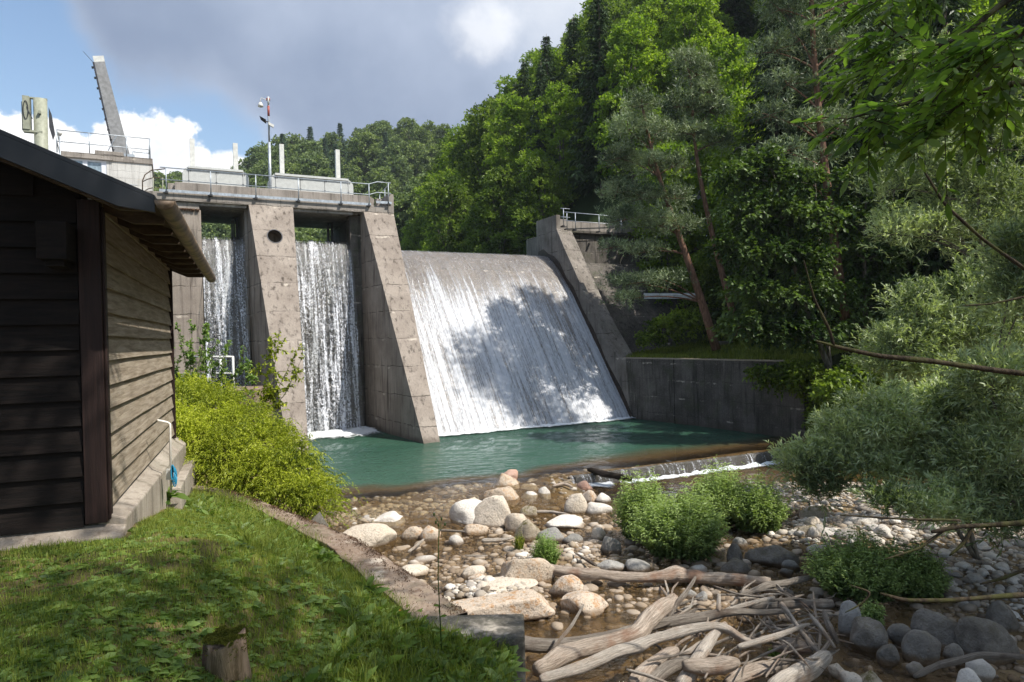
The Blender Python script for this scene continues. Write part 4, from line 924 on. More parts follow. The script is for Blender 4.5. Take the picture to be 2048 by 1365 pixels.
b = MB(); b.box((-.13, -.05, 3.22), (.03, .06, 5.85)).box((.031, -.02, 3.24), (.05, .075, 5.80)); shed_local(b, 'corner_post', M['wood_post'], bevel=.006)
b = MB(); b.box((-.02, LEN, 3.25), (.055, LEN+.06, 5.9)); shed_local(b, 'corner_post', M['wood_post'])
b = MB(); b.box((-.34, -.35, 5.33), (-.14, -.05, 5.62)).box((-.30, -.30, 5.28), (-.17, -.06, 5.33)); shed_local(b, 'purlin', M['wood_dark'], bevel=.006)
# plinth
b = MB(); b.add([(-.05, .02, 3.3), (.16, -.02, 3.235), (.16, 5.3, 3.12), (-.05, 5.3, 3.3), (-.05, .02, 2.2), (.16, -.02, 2.2), (.16, 5.3, 2.2), (-.05, 5.3, 2.2)], [(0, 1, 2, 3), (4, 7, 6, 5), (0, 4, 5, 1), (1, 5, 6, 2), (2, 6, 7, 3), (3, 7, 4, 0)])
b.add([(-3.6, -.16, 3.10), (.159, -.16, 3.13), (.159, .02, 3.2), (-3.6, .02, 3.2), (-3.6, -.16, 2.2), (.159, -.16, 2.2), (.159, .02, 2.2), (-3.6, .02, 2.2)], [(0, 1, 2, 3), (4, 7, 6, 5), (0, 4, 5, 1), (1, 5, 6, 2), (2, 6, 7, 3), (3, 7, 4, 0)])
b.box((.161, 3.0, 2.2), (.29, 5.35, 2.88)); sp2 = MB(St); sp2.V = b.V; sp2.F = b.F; sp2.n = b.n; sp2.V = [St(v) for v in b.V]; sp_(sp2, 'plinth', M['plinth'], bevel=.015)
# roof: eave at lateral .53
EL, EZ, RS = .50, 5.80, .43; A0, A1 = -.62, LEN+.42
def rz(l): return EZ+(EL-l)*RS
b = MB(); b.add([(EL, A0, rz(EL)), (EL, A1, rz(EL)), (-3.4, A1, rz(-3.4)), (-3.4, A0, rz(-3.4))]+[(EL, A0, rz(EL)-.03), (EL, A1, rz(EL)-.03), (-3.4, A1, rz(-3.4)-.03), (-3.4, A0, rz(-3.4)-.03)], [(0, 1, 2, 3), (4, 7, 6, 5), (0, 4, 5, 1), (1, 5, 6, 2), (2, 6, 7, 3), (3, 7, 4, 0)])
shed_local(b, 'roof', M['roof_sheet'])
b = MB(); b.add([(EL, A0+.0, rz(EL)-.032), (-3.4, A0, rz(-3.4)-.032), (-3.4, A0, rz(-3.4)-.20), (EL-.25, A0, rz(EL-.25)-.2), (EL, A0, rz(EL)-.13)]+[(EL, A0+.035, rz(EL)-.032), (-3.4, A0+.035, rz(-3.4)-.032), (-3.4, A0+.035, rz(-3.4)-.20), (EL-.25, A0+.035, rz(EL-.25)-.2), (EL, A0+.035, rz(EL)-.13)],
      [(0, 1, 2, 3, 4), (9, 8, 7, 6, 5)]+[(i, (i+1) % 5, 5+(i+1) % 5, 5+i) for i in range(5)]); shed_local(b, 'barge_board', M['roof_sheet'])
b = MB(); b.add([(EL-.01, A0+.04, rz(EL)-.034), (EL-.01, A1-.02, rz(EL)-.034), (-3.4, A1-.02, rz(-3.4)-.034), (-3.4, A0+.04, rz(-3.4)-.034)]+[(EL-.01, A0+.04, rz(EL)-.055), (EL-.01, A1-.02, rz(EL)-.055), (-3.4, A1-.02, rz(-3.4)-.055), (-3.4, A0+.04, rz(-3.4)-.055)], [(0, 1, 2, 3), (4, 7, 6, 5), (0, 4, 5, 1), (1, 5, 6, 2), (2, 6, 7, 3), (3, 7, 4, 0)])
shed_local(b, 'soffit_boards', M['rafter'])
for k in range(10):
    y = A0+.12+k*(A1-A0-.24)/9; b = MB(); t0 = rz(EL)-.056
    b.prism([(EL-.02, y, rz(EL-.02)-.057), (-1.0, y, rz(-1.)-.057), (-1.0, y, rz(-1.)-.21), (EL-.26, y, rz(EL-.26)-.21), (EL-.02, y, rz(EL-.26)-.21+.0)], (0, .07, 0)); shed_local(b, 'rafter', M['rafter'])
# gutter
gl = EL+.07; g0 = S1(gl, A0-.02, EZ-.06); g1 = S1(gl, A1+.05, EZ-.10)
def half_gutter():
    b = MB(); n = 14; m_ = 22; V = []; F = []
    for i in range(m_):
        f = i/(m_-1); y = A0-.03+(A1-A0+.1)*f; zc = EZ-.045-.05*f
        for j in range(n):
            a = math.pi*1.06*j/(n-1)+math.pi*.97; V.append((gl+.072*math.cos(a), y, zc+.072*math.sin(a)))
        for j in range(n):
            a = math.pi*1.06*(n-1-j)/(n-1)+math.pi*.97; V.append((gl+.066*math.cos(a), y, zc+.066*math.sin(a)))
    N = 2*n
    F = [(i*N+j, i*N+(j+1) % N, (i+1)*N+(j+1) % N, (i+1)*N+j) for i in range(m_-1) for j in range(N)]
    b.add(V, F)
    for y, z in ((A0-.03, EZ-.045), (A1+.06, EZ-.095)):
        b.prism([(gl+.07*math.cos(a), y, z+.07*math.sin(a)) for a in np.linspace(math.pi, 2*math.pi, 10)], (0, .01, 0))
    return b
gt = shed_local(half_gutter(), 'gutter', M['gutter']); gt.data.polygons.foreach_set('use_smooth', [True]*len(gt.data.polygons))
for k in range(8):
    f = (k+.5)/8; y = A0+(A1-A0)*f; z = EZ-.045-.05*f
    b = MB(); b.tube([(gl+.082*math.cos(a), y, z+.082*math.sin(a)) for a in np.linspace(math.pi*.95, 2.35*math.pi, 14)], .008, 5); shed_local(b, 'bracket', M['dark_steel'], gt)

# standpipe and hose at the far corner
t = thing('standpipe', 'white bent water pipe standing at the far corner of the shed', 'pipe', S1(.42, 4.9, 2.5)); inv = Matrix.Translation(t.location).inverted()
p = at_y(340, 845, 7.75); q_ = at_y(342, 985, 7.75); e = at_y(315, 841, 7.6)
b = MB(); b.tube([q_, p-[0, 0, .08], p-[.0, 0, .02], p-[.03, 0, 0], e], .013, 8); o = b.build('pipe', M['pipe_white'], t, True); o.matrix_parent_inverse = inv
b = MB(); b.box((q_[0]-.03, 7.71, q_[2]+.15), (q_[0]+.03, 7.79, q_[2]+.27)); o = b.build('valve', M['white_metal'], t); o.matrix_parent_inverse = inv
c = at_y(347, 945, 7.7); t = thing('garden_hose', 'coiled blue garden hose hanging on the white pipe', 'hose', c)
b = MB()
for k in range(4):
    A = np.linspace(0, 2*math.pi, 22); b.tube([(.018*math.cos(a)*(1+.1*k), .014*k-.02, .085*math.sin(a)*(1+.08*k)-.02*k) for a in A], .007, 6)
o = b.build('coil', M['blue_hose'], t, True)

# ------------------------------------------------------------ lawn, low wall, block
WL = [(-5.35, 10.25), (-4.45, 10.0), (-3.6, 9.35), (-2.13, 7.89), (-.80, 5.9)]; WZ = [2.60, 2.52, 2.44, 2.3, 2.2]
t = thing('low_wall', 'low mossy concrete wall edging the lawn above the stream', 'wall', (-2.1, 7.9, 1.5)); inv = Matrix.Translation(t.location).inverted()
P = np.array(WL); T = np.gradient(P, axis=0); T /= np.linalg.norm(T, axis=1)[:, None]; N = np.column_stack([-T[:, 1], T[:, 0]])      # towards the stream
N *= np.sign((N @ np.array([1, .6])))[:, None]
th_ = np.array([.14, .16, .18, .34, .42])
b = MB(); V = []; n = 40
s_ = np.linspace(0, 4, n); jr = np.random.default_rng(8)
for s in s_:
    px_ = np.interp(s, range(5), P[:, 0]); py_ = np.interp(s, range(5), P[:, 1]); nx, ny = np.interp(s, range(5), N[:, 0]), np.interp(s, range(5), N[:, 1]); tt = np.interp(s, range(5), th_); z = np.interp(s, range(5), WZ)
    j = jr.uniform(-.012, .012, 4)
    V += [(px_-nx*.05, py_-ny*.05, z-.6), (px_-nx*.05+j[0], py_-ny*.05, z+j[1]), (px_+nx*tt+j[2], py_+ny*tt, z-.01+j[3]), (px_+nx*tt, py_+ny*tt, -.9)]
F = [(i*4+j, i*4+j+1, (i+1)*4+j+1, (i+1)*4+j) for i in range(n-1) for j in range(3)]
b.add(V, F); o = b.build('wall', M['conc_block'], t, False, .012); o.matrix_parent_inverse = inv
r = np.random.default_rng(61); n = 5200; s = r.uniform(1.2, 4, n); px_ = np.interp(s, range(5), P[:, 0]); py_ = np.interp(s, range(5), P[:, 1]); nx, ny = np.interp(s, range(5), N[:, 0]), np.interp(s, range(5), N[:, 1]); tt = np.interp(s, range(5), th_)
e_ = 1-np.abs(r.normal(0, .22, n)); e_ = np.where(r.random(n) < .22, r.uniform(0, 1, n), e_); kk = (noise2(s*3, e_*2, 2.0, 9, 3) > .40) & (e_ > -.05)
Pm = np.column_stack([px_+nx*tt*e_, py_+ny*tt*e_, np.interp(s, range(5), WZ)-.012*e_+.004])[kk]; Dm = unit(r.normal(size=(len(Pm), 3))*.8+[0, 0, .5])
V, F, q = leaf_quads(Pm-[-2.1, 7.9, 1.5], Dm, r.uniform(.012, .03, len(Pm)), .009, r, 0); me = fast_mesh('moss', V, F, M['deadmoss']); link('moss', me, t)
t = thing('concrete_block', 'dark mossy concrete block ending the low wall at the water', 'concrete block', (-.4, 5.8, 1.2)); inv = Matrix.Translation(t.location).inverted()
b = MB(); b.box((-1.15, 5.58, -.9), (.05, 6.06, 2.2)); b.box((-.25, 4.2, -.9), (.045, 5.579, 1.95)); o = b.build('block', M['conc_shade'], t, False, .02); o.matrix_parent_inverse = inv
t = thing('broken_wall_stub', 'broken dark mossy wall stub under the end of the yellow-green bush', 'wall', (-2.6, 9.3, 1)); inv = Matrix.Translation(t.location).inverted()
c = at_y(645, 1060, 9.2)
def lump(c, size, seed, sub=3, amp=.25):
    bm = bmesh.new(); bmesh.ops.create_icosphere(bm, subdivisions=sub, radius=1); V = np.array([v.co[:] for v in bm.verts]); F = np.array([[v.index for v in f.verts] for f in bm.faces]); bm.free()
    V = np.sign(V)*np.abs(V)**.5; V /= np.abs(V).max(); V *= (1+amp*(vnoise(V, 1.6, seed, 3)-.5)*2)[:, None]
    return V*np.array(size)/2+np.array(c), F
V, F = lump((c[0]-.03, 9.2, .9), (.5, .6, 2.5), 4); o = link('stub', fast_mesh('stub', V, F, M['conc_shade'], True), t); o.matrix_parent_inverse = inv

wlx = lambda y: np.interp(y, [-10, 4, 5.5, 5.9, 6.1, 7.89, 9.35, 10.0, 10.25], [-.15, -.15, -.15, -.9, -1.0, -2.2, -3.68, -4.5, -5.4])
wlz = lambda y: np.interp(y, [-10, 3.5, 5.5, 6.1, 7.89, 10], [2.2, 2.16, 2.10, 2.14, 2.24, 2.48])
def lawn_z(x, y):
    dl_ = wlx(y)-x; zw = wlz(y)
    return zw-.05+(3.15-zw)*sstep(dl_, -.3, 2.6)*np.interp(y, [6, 10.5], [1, .35])+.05*(noise2(x, y, 1.5, 40, 3)-.5)
def lawn_in(x, y): return (x < wlx(y)+.1) & (y < 10.3)
setting(link('lawn', grid_mesh('lawn', np.arange(-12, .1, .07), np.arange(-3, 10.35, .07), lawn_z, M['lawn'], keep=lambda X, Y: lawn_in(X, Y))))
def outside_shed(x, y):
    l = (x-SP[0])*SN[0]+(y-SP[1])*SN[1]; a = (x-SP[0])*SD[0]+(y-SP[1])*SD[1]; return (l > .2) | (a < -.18)

def blades(n, reg, zf, hmin, hmax, wd, seed, mat, name, dens=None, lean=.5):
    r = np.random.default_rng(seed); x = r.uniform(reg[0], reg[1], n*3); y = r.uniform(reg[2], reg[3], n*3)
    k = dens(x, y, r); x, y = x[k][:n], y[k][:n]; n = len(x); z = zf(x, y)
    h = r.uniform(hmin, hmax, n)*(.6+.8*noise2(x, y, 2.2, seed, 2)); a = r.uniform(0, 2*math.pi, n); l = r.uniform(.1, 1, n)*lean*h; b_ = r.uniform(0, 2*math.pi, n)
    w = wd*(.7+.6*r.random(n)); dx, dy = np.cos(a)*w, np.sin(a)*w; lx, ly = np.cos(b_)*l, np.sin(b_)*l
    V = np.empty((n, 5, 3)); base = np.column_stack([x, y, z-.01])
    V[:, 0] = base-np.column_stack([dx, dy, dx*0]); V[:, 1] = base+np.column_stack([dx, dy, dx*0])
    mid = base+np.column_stack([lx*.35, ly*.35, h*.6]); V[:, 2] = mid+np.column_stack([dx*.7, dy*.7, dx*0]); V[:, 3] = mid-np.column_stack([dx*.7, dy*.7, dx*0]); V[:, 4] = base+np.column_stack([lx, ly, h])
    i = np.arange(n)[:, None]*5; F3 = np.concatenate([i+[0, 1, 2], i+[0, 2, 3], i+[3, 2, 4]])
    me = fast_mesh(name, V.reshape(-1, 3), F3, mat, False); add_attr(me, 'tint', np.repeat(np.clip(r.random(n)*.7+.5*(noise2(x, y, .9, seed+5, 2)-.2), 0, 1), 5)); return link(name, me)
def ldens(x, y, r):
    ok = lawn_in(x, y) & outside_shed(x, y) & (y > 2.2); far = np.clip(5.5/np.maximum(y, 1), .25, 1)**1.3
    bare = noise2(x, y, 1.1, 77, 3); cut_ = np.clip(wlx(y)-x, 0, 9) > 1.3
    return ok & (r.random(len(x)) < far*np.where(cut_ & (bare > .52), .35, 1)) & (np.abs(x) < .82*y+.3)
setting(blades(150000, (-7.5, .1, 2.2, 10.3), lawn_z, .025, .07, .0022, 11, M['grass'], 'grass', ldens), 'stuff', 'short mown grass of the lawn beside the shed', 'grass')
def tdens(x, y, r):
    return lawn_in(x, y) & outside_shed(x, y) & (wlx(y)-x < .9+.5*noise2(x, y, 1.3, 4, 2)) & (y > 2.5) & (np.abs(x) < .82*y+.3)
setting(blades(42000, (-6, .1, 2.5, 10.2), lawn_z, .07, .20, .0028, 12, M['grass'], 'long_grass', tdens, .7), 'stuff', 'longer grass along the low wall edge', 'grass')
def sdens(x, y, r): return lawn_in(x, y) & outside_shed(x, y) & (y > 2.2) & (noise2(x, y, 1.1, 77, 3) > .5) & (np.abs(x) < .82*y+.3)
setting(blades(22000, (-7.5, .1, 2.2, 9), lawn_z, .012, .035, .0018, 13, M['straw'], 'cut_straw', sdens, 3.0), 'stuff', 'dry mown clippings lying on the lawn', 'clippings')

def rosettes(n, reg, zf, seed, dens, lmin, lmax, mat, name, elev=.45, wr_=.3):
    r = np.random.default_rng(seed); x = r.uniform(reg[0], reg[1], n*6); y = r.uniform(reg[2], reg[3], n*6); k = dens(x, y, r); x, y = x[k][:n], y[k][:n]; n = len(x); z = zf(x, y)
    K = 8; a = (np.arange(K)[None]/K*2*math.pi+r.uniform(0, 6, (n, 1))+r.uniform(-.3, .3, (n, K))).ravel(); e = r.uniform(.05, elev*2, n*K)
    Dr = unit(np.column_stack([np.cos(a), np.sin(a), e])); P0 = np.repeat(np.column_stack([x, y, z]), K, 0)
    sz = np.repeat(r.uniform(lmin, lmax, n), K)*r.uniform(.6, 1.1, n*K)
    V, F, q = leaf_quads(P0, Dr, sz, sz*wr_, r, .35, shape='leaf', up=np.array([0, 0, 1.]))
    me = fast_mesh(name, V, F, mat, False); add_attr(me, 'tint', np.repeat(np.repeat(r.random(n), K)*.6+r.random(n*K)*.4, q)); return link(name, me)
setting(rosettes(1300, (-5.5, .1, 3.0, 9.8), lawn_z, 21, lambda x, y, r: tdens(x, y, r), .10, .24, M['weed'], 'broad_weeds', .9, .26), 'stuff', 'broad-leaved weeds along the low wall', 'weeds')
setting(rosettes(5200, (-6.5, .0, 2.3, 9.5), lawn_z, 22, lambda x, y, r: ldens(x, y, r), .03, .11, M['weed'], 'small_weeds', .3, .42), 'stuff', 'small flat weeds scattered through the lawn', 'weeds')
def clump(name, label, cat, px, py, z, n, lmin, lmax, seed, group=None):
    c = at_z(px, py, z); r = np.random.default_rng(seed); a = r.uniform(0, 6.28, n); e = r.uniform(.4, 2.2, n); Dr = unit(np.column_stack([np.cos(a), np.sin(a), e]))
    P0 = np.column_stack([r.normal(0, .03, n), r.normal(0, .03, n), r.uniform(0, .12, n)]); L = r.uniform(lmin, lmax, n)
    V, F, q = leaf_quads(P0, Dr, L, L*.28, r, .5, shape='leaf'); me = fast_mesh(name, V, F, M['weed']); add_attr(me, 'tint', np.repeat(r.random(n), q))
    return thing(name, label, cat, c, group, me)
clump('weed_clump', 'leafy weed growing against the shed plinth near the pipe', 'weed', 330, 1010, 2.72, 46, .12, .34, 1, 'leafy weeds by the shed and wall')
clump('weed_clump', 'dark feathery weed at the shed base in the shade', 'weed', 75, 1085, 2.95, 40, .08, .22, 2, 'leafy weeds by the shed and wall')
clump('weed_clump', 'broad weed rising from the lawn where the wall widens', 'weed', 655, 1135, 2.25, 40, .10, .25, 3, 'leafy weeds by the shed and wall')
clump('weed_clump', 'upright leafy weed in front of the mossy block', 'weed', 1010, 1345, 2.0, 40, .08, .2, 4, 'leafy weeds by the shed and wall')
clump('weed_clump', 'big dock leaves standing at the edge of the lawn', 'weed', 735, 1205, 2.2, 44, .14, .3, 5, 'leafy weeds by the shed and wall')
# tall thin stem in front of the stream
p0 = at_y(883, 1300, 4.9); p1 = at_y(876, 1150, 4.9); p2_ = at_y(878, 1045, 4.9); p3_ = at_y(868, 1030, 4.9)
t = thing('flower_stem', 'single tall thin dark stem rising in front of the stream stones', 'stem', p0); inv = Matrix.Translation(t.location).inverted()
b = MB(); b.tube([p0, p1, p2_, p3_], [.005, .004, .003, .002], 6).tube([at_y(877, 1080, 4.9), at_y(883, 1040, 4.9)], .002, 5).tube([at_y(877, 1065, 4.9), at_y(890, 1050, 4.9)], .002, 5)
for px, py in ((868, 1029), (883, 1038), (890, 1049), (872, 1045), (877, 1050)): c = at_y(px, py, 4.9); b.obox(c, (.012, .012, .02), np.eye(3))
o = b.build('stem', M['weed'], t, True); o.matrix_parent_inverse = inv
r = np.random.default_rng(3); n = 10; f = r.random(n); P0 = np.array(p0)+(np.array(p1)-np.array(p0))*f[:, None]; a = r.uniform(0, 6.28, n)
V, F, q = leaf_quads(P0, unit(np.column_stack([np.cos(a), np.sin(a), a*0+.6])), .09*(1-f*.6), .02, r, .2, shape='leaf'); me = fast_mesh('leaves', V, F, M['weed']); add_attr(me, 'tint', np.full(len(V), .5)); o = link('leaves', me, t); o.matrix_parent_inverse = inv
for i, (px, py, lab) in enumerate(((722, 1225, 'small orange hawkweed flower nearest the wall edge'), (792, 1233, 'small orange hawkweed flower behind the tall stem'), (885, 1262, 'small orange flower just below the tall stem'), (705, 1198, 'small yellow flower in the lawn weeds'), (800, 1222, 'small orange bud among the wall weeds'))):
    c = at_z(px, py, 2.3); t = thing('lawn_flower', lab, 'flower', c, 'orange flowers at the lawn edge'); b = MB(); b.tube([(0, 0, -.25), (0, 0, 0)], .0015, 5); b.build('stem', M['weed'], t)
    b = MB()
    for k in range(8): a = k*.785; b.add([(0, 0, 0), (.014*math.cos(a), .014*math.sin(a), .004), (.014*math.cos(a+.5), .014*math.sin(a+.5), .004)], [(0, 1, 2)])
    b.build('petals', M['flower'], t)
# stump
c = at_z(452, 1296, 2.92)-np.array([0, 0, .045]); t = thing('tree_stump', 'small rotting tree stump capped with moss on the lawn', 'stump', c)
b = MB(); n = 26; V = []; F = []; lv = 9
for i in range(lv):
    f = i/(lv-1)
    for j in range(n):
        a = 2*math.pi*j/n; rr_ = .122*(1.08-.14*f)*(1+.22*(vnoise([(math.cos(a)*2, math.sin(a)*2, f*.6)], 1.6, 5, 2)[0]-.5)*2+.05*math.sin(a*9)); V.append((rr_*math.cos(a), rr_*math.sin(a)*.9, -.22+.31*f+(.035*math.sin(a+2)+.02*math.sin(a*2+1)+.012*math.sin(a*5))*(f > .8)))
for i in range(lv-1):
    for j in range(n): F.append((i*n+j, i*n+(j+1) % n, (i+1)*n+(j+1) % n, (i+1)*n+j))
V.append((0, 0, .075)); F += [((lv-1)*n+j, (lv-1)*n+(j+1) % n, len(V)-1) for j in range(n)]
b.add(V, F).build('wood', M['stump'], t, True)
r = np.random.default_rng(9); n = 9000; rad_ = .118*np.sqrt(r.random(n)); a = r.uniform(0, 6.28, n); P0 = np.column_stack([rad_*np.cos(a), rad_*np.sin(a)*.9, .085+.06*vnoise(np.column_stack([rad_*np.cos(a), rad_*np.sin(a), a*0]), 20, 1, 2)-(rad_ > .115)*r.uniform(0, .09, n)*(r.random(n) < .7)])
V, F, q = leaf_quads(P0, unit(r.normal(size=(n, 3))*.6+[0, 0, 1]), .016, .006, r, 0); me = fast_mesh('moss', V, F, M['moss']); add_attr(me, 'tint', np.repeat(r.random(n), q)); link('moss', me, t)

# ------------------------------------------------------------ stones
_protos = {}
def rock_mesh(seed, mat, sub=3, flat=.0):
    key = (seed, mat)
    if key in _protos: return _protos[key]
    bm = bmesh.new(); bmesh.ops.create_icosphere(bm, subdivisions=sub, radius=1); V = np.array([v.co[:] for v in bm.verts]); F = np.array([[v.index for v in f.verts] for f in bm.faces]); bm.free()
    r = np.random.default_rng(seed)
    for k in range(9):      # worn facets
        nrm = unit(r.normal(size=3)); dd = V @ nrm; lim = r.uniform(.58, .86); over = np.maximum(dd-lim, 0); V = V-nrm*over[:, None]*.85
    V *= (1+.42*(vnoise(V, 1.1, seed, 2)-.5)+.13*(vnoise(V, 3.5, seed+3, 4)-.5))[:, None]
    V /= np.abs(V).max(0); me = fast_mesh('stone_shape', V, F, M[mat], True); _protos[key] = me; return me
def stone(px, py, w, h, mat, label, seed, z=-.38, rot=None, deep=.75, name='boulder', cat='boulder', group=None, sink=.25, angular=0):
    """px, py: bottom centre of the visible stone in the photo; w,h its size there"""
    c = at_z(px, py, z); dist = np.linalg.norm(c[:2]); k = dist/FOC; wx = w*k/2
    up = (CAMZ-z)/dist; hz = max(h*k/(.92)-wx*2*deep*up*.55, h*k*.45)
    fwd = unit(np.array([c[0], c[1], 0])); cc = c+fwd*wx*deep*.7
    t = thing(name, label, cat, (cc[0], cc[1], z+hz*.06), group, rock_mesh(seed, mat, 4 if w > 55 else 3))
    rr = np.random.default_rng(seed+int(px)); a = rr.uniform(-.25, .25) if rot is None else rot
    t.rotation_euler = (0, 0, a-math.atan2(c[0], c[1])); t.scale = (wx*1.14, wx*deep*1.15, hz*1.12)
    return t
RK = [
 (1011, 988, 66, 36, 'rock_mott', 'angular tan boulder with a dark cut face, farthest of the big group'), (997, 1007, 78, 34, 'rock_mott', 'speckled brown boulder leaning in front of the angular tan boulder'),
 (989, 1053, 78, 52, 'rock_tan', 'large smooth tan boulder in the middle of the stream group'), (942, 1050, 84, 44, 'rock_pale', 'sunlit white slab boulder left of the large smooth tan boulder'),
 (1061, 987, 40, 24, 'rock_tan', 'pale speckled boulder right of the angular tan boulder'), (1059, 999, 38, 15, 'rock_pale', 'low flat stone under the pale speckled boulder'),
 (1091, 996, 30, 19, 'rock_pale', 'white egg-shaped stone right of the speckled pair'), (1021, 960, 31, 17, 'rock_red', 'lone reddish stone in the pool water'),
 (1169, 982, 34, 20, 'rock_red', 'orange brown stone just below the dark log at the weir'), (1153, 1026, 45, 34, 'rock_tan', 'tall square tan stone with a greenish face'),
 (1194, 1028, 54, 24, 'rock_pale', 'broad low stone leaning right of the square tan stone'), (1179, 1005, 30, 21, 'rock_orange', 'orange-sided stone behind the square tan stone'),
 (1206, 1005, 28, 16, 'rock_pale', 'pale stone beside the nearer green shrub'), (1057, 1033, 33, 22, 'rock_moss', 'triangular stone with yellow moss in mid stream'),
 (1124, 1056, 80, 22, 'rock_pale', 'wide flat white stone lying awash in mid stream'), (1031, 1063, 54, 32, 'rock_tan', 'round speckled stone right below the large tan boulder'),
 (1057, 1079, 52, 37, 'rock_moss', 'dark brown mossy hump behind the small round plant'), (1104, 1082, 54, 24, 'rock_grey', 'bluish grey stone behind the small round plant'),
 (1145, 1086, 38, 17, 'rock_grey', 'grey bread-shaped stone right of the small round plant'), (1222, 1105, 38, 31, 'rock_grey', 'egg-shaped grey stone standing left of the dark shrub'),
 (1197, 1080, 26, 22, 'rock_tan', 'small tan stone above the grey egg stone'), (1046, 1168, 118, 64, 'rock_mott', 'huge speckled boulder with orange lichen beside the long log'),
 (1271, 1143, 54, 22, 'rock_grey', 'pale blue-grey dome stone behind the long log'), (1217, 1142, 62, 20, 'rock_grey', 'long grey stone behind the long log, left of the grey dome'),
 (1135, 1192, 72, 38, 'rock_orange', 'lichened rounded boulder in front of the left end of the long log'), (1161, 1224, 98, 40, 'rock_orange', 'white-topped boulder with orange weed skirt in open water'),
 (1001, 1192, 140, 32, 'rock_tan', 'long flat slab lying below the huge speckled boulder'), (735, 1095, 122, 42, 'rock_tan', 'broad flat slab at the foot of the low wall'),
 (828, 1079, 44, 24, 'rock_mott', 'tan rounded stone left of the orange-edged stone'), (862, 1081, 42, 25, 'rock_orange', 'orange-edged tan stone left of the bleached branch'),
 (827, 1152, 56, 20, 'rock_tan', 'low stone with an undercut face near the wall'), (850, 1123, 42, 13, 'rock_pale', 'thin pale flat stone awash near the low wall'),
 (912, 1089, 29, 16, 'rock_pale', 'round white stone alone in shallow water'), (894, 1028, 34, 17, 'rock_grey', 'grey stone at the lower end of the curved white branch'),
 (899, 1036, 26, 13, 'rock_tan', 'small tan stone in front of the grey stone under the curved branch'), (942, 1023, 46, 24, 'rock_tan', 'pale tan hump behind the white slab boulder'),
 (952, 1068, 50, 18, 'rock_mott', 'flat speckled stone at the right end of the thin log'), (775, 1056, 66, 27, 'rock_pale', 'white slab on the left cobble patch'),
 (779, 1036, 38, 13, 'rock_grey', 'light grey flat stone at the back of the left cobble patch'), (811, 1014, 28, 13, 'rock_moss', 'wet greenish stone near the pool edge'),
 (773, 1024, 34, 13, 'rock_dark', 'half-sunk greenish brown stone near the pool edge'), (945, 1154, 50, 21, 'rock_tan', 'rounded tan stone left of the huge speckled boulder'),
 (957, 1163, 40, 16, 'rock_orange', 'orange-tinged stone just below the rounded tan stone'), (705, 1027, 22, 11, 'rock_pale', 'white pebble-like stone at the far left of the cobble patch'),
 (723, 1036, 28, 13, 'rock_pale', 'pale grey stone beside the far left white stone'), (1626, 1040, 54, 24, 'rock_moss', 'mossy tan boulder right of the bright shrubs'),
 (1627, 1057, 38, 19, 'rock_tan', 'brown-grey stone just below the mossy tan boulder'), (1618, 1075, 42, 20, 'rock_moss', 'yellow mossy stone right of the small bright shrub'),
 (1666, 1077, 44, 17, 'rock_pale', 'flat white stone on the sunlit gravel'), (1550, 1130, 94, 34, 'rock_dark', 'long dark wedge-shaped boulder right of the dark shrub'),
 (1468, 1126, 28, 34, 'rock_dark', 'dark upright stone at the right foot of the dark shrub'), (1581, 1138, 34, 15, 'rock_grey', 'smooth grey pebble boulder below the wedge'),
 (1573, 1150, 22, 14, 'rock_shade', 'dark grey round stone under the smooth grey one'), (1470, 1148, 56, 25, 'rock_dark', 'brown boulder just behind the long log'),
 (1479, 1092, 27, 15, 'rock_grey', 'small grey stone in the dark pool by the shrub'), (1363, 996, 26, 14, 'rock_red', 'pinkish stone between the two far shrubs'),
 (1700, 1262, 36, 46, 'rock_grey', 'upright white-grey stone under the large dark shrub'), (1735, 1290, 58, 42, 'rock_dark', 'lumpy dark boulder with a mossy right side'),
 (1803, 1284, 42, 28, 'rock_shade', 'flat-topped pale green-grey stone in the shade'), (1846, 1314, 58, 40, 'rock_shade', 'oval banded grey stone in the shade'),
 (1882, 1285, 80, 52, 'rock_dark', 'big dark boulder behind the oval grey stone'), (1968, 1314, 86, 64, 'rock_dark', 'largest dark boulder in the right shade'),
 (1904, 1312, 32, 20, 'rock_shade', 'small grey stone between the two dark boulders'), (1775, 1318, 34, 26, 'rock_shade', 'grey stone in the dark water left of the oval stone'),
 (1957, 1350, 42, 28, 'rock_pale', 'ridged pale stone under the bare branch'), (1936, 1378, 44, 32, 'rock_pale', 'pale stone cut by the bottom frame at right'),
 (1703, 1372, 42, 32, 'rock_tan', 'smooth mustard stone at the bottom edge'), (1674, 1350, 30, 19, 'rock_tan', 'small mustard stone left of the smooth mustard one'),
 (1745, 1378, 48, 26, 'rock_moss', 'low mossy stone right of the smooth mustard one'), (2004, 1258, 42, 38, 'rock_dark', 'angular dark stone at the far right'),
 (1830, 1345, 34, 16, 'rock_dark', 'low dark stone under the bare branch tip'), (1290, 1245, 30, 18, 'rock_dark', 'dark round stone among the driftwood tips'),
 (1405, 1205, 26, 19, 'rock_grey', 'grey angular stone behind the driftwood pile'), (1380, 1195, 30, 17, 'rock_grey', 'dark grey stone behind the driftwood pile'),
 (1550, 1190, 34, 20, 'rock_moss', 'greenish round stone by the broken plank'), (1573, 1192, 28, 18, 'rock_dark', 'dark stone at the end of the broken plank')]
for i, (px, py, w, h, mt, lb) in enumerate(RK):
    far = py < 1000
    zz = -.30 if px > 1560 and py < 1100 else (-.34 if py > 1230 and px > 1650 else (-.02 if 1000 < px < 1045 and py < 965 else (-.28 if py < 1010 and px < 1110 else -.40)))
    stone(px, py, w, h, mt, lb, 100+i, zz, deep=.62 if w > 60 else .72, group=None)
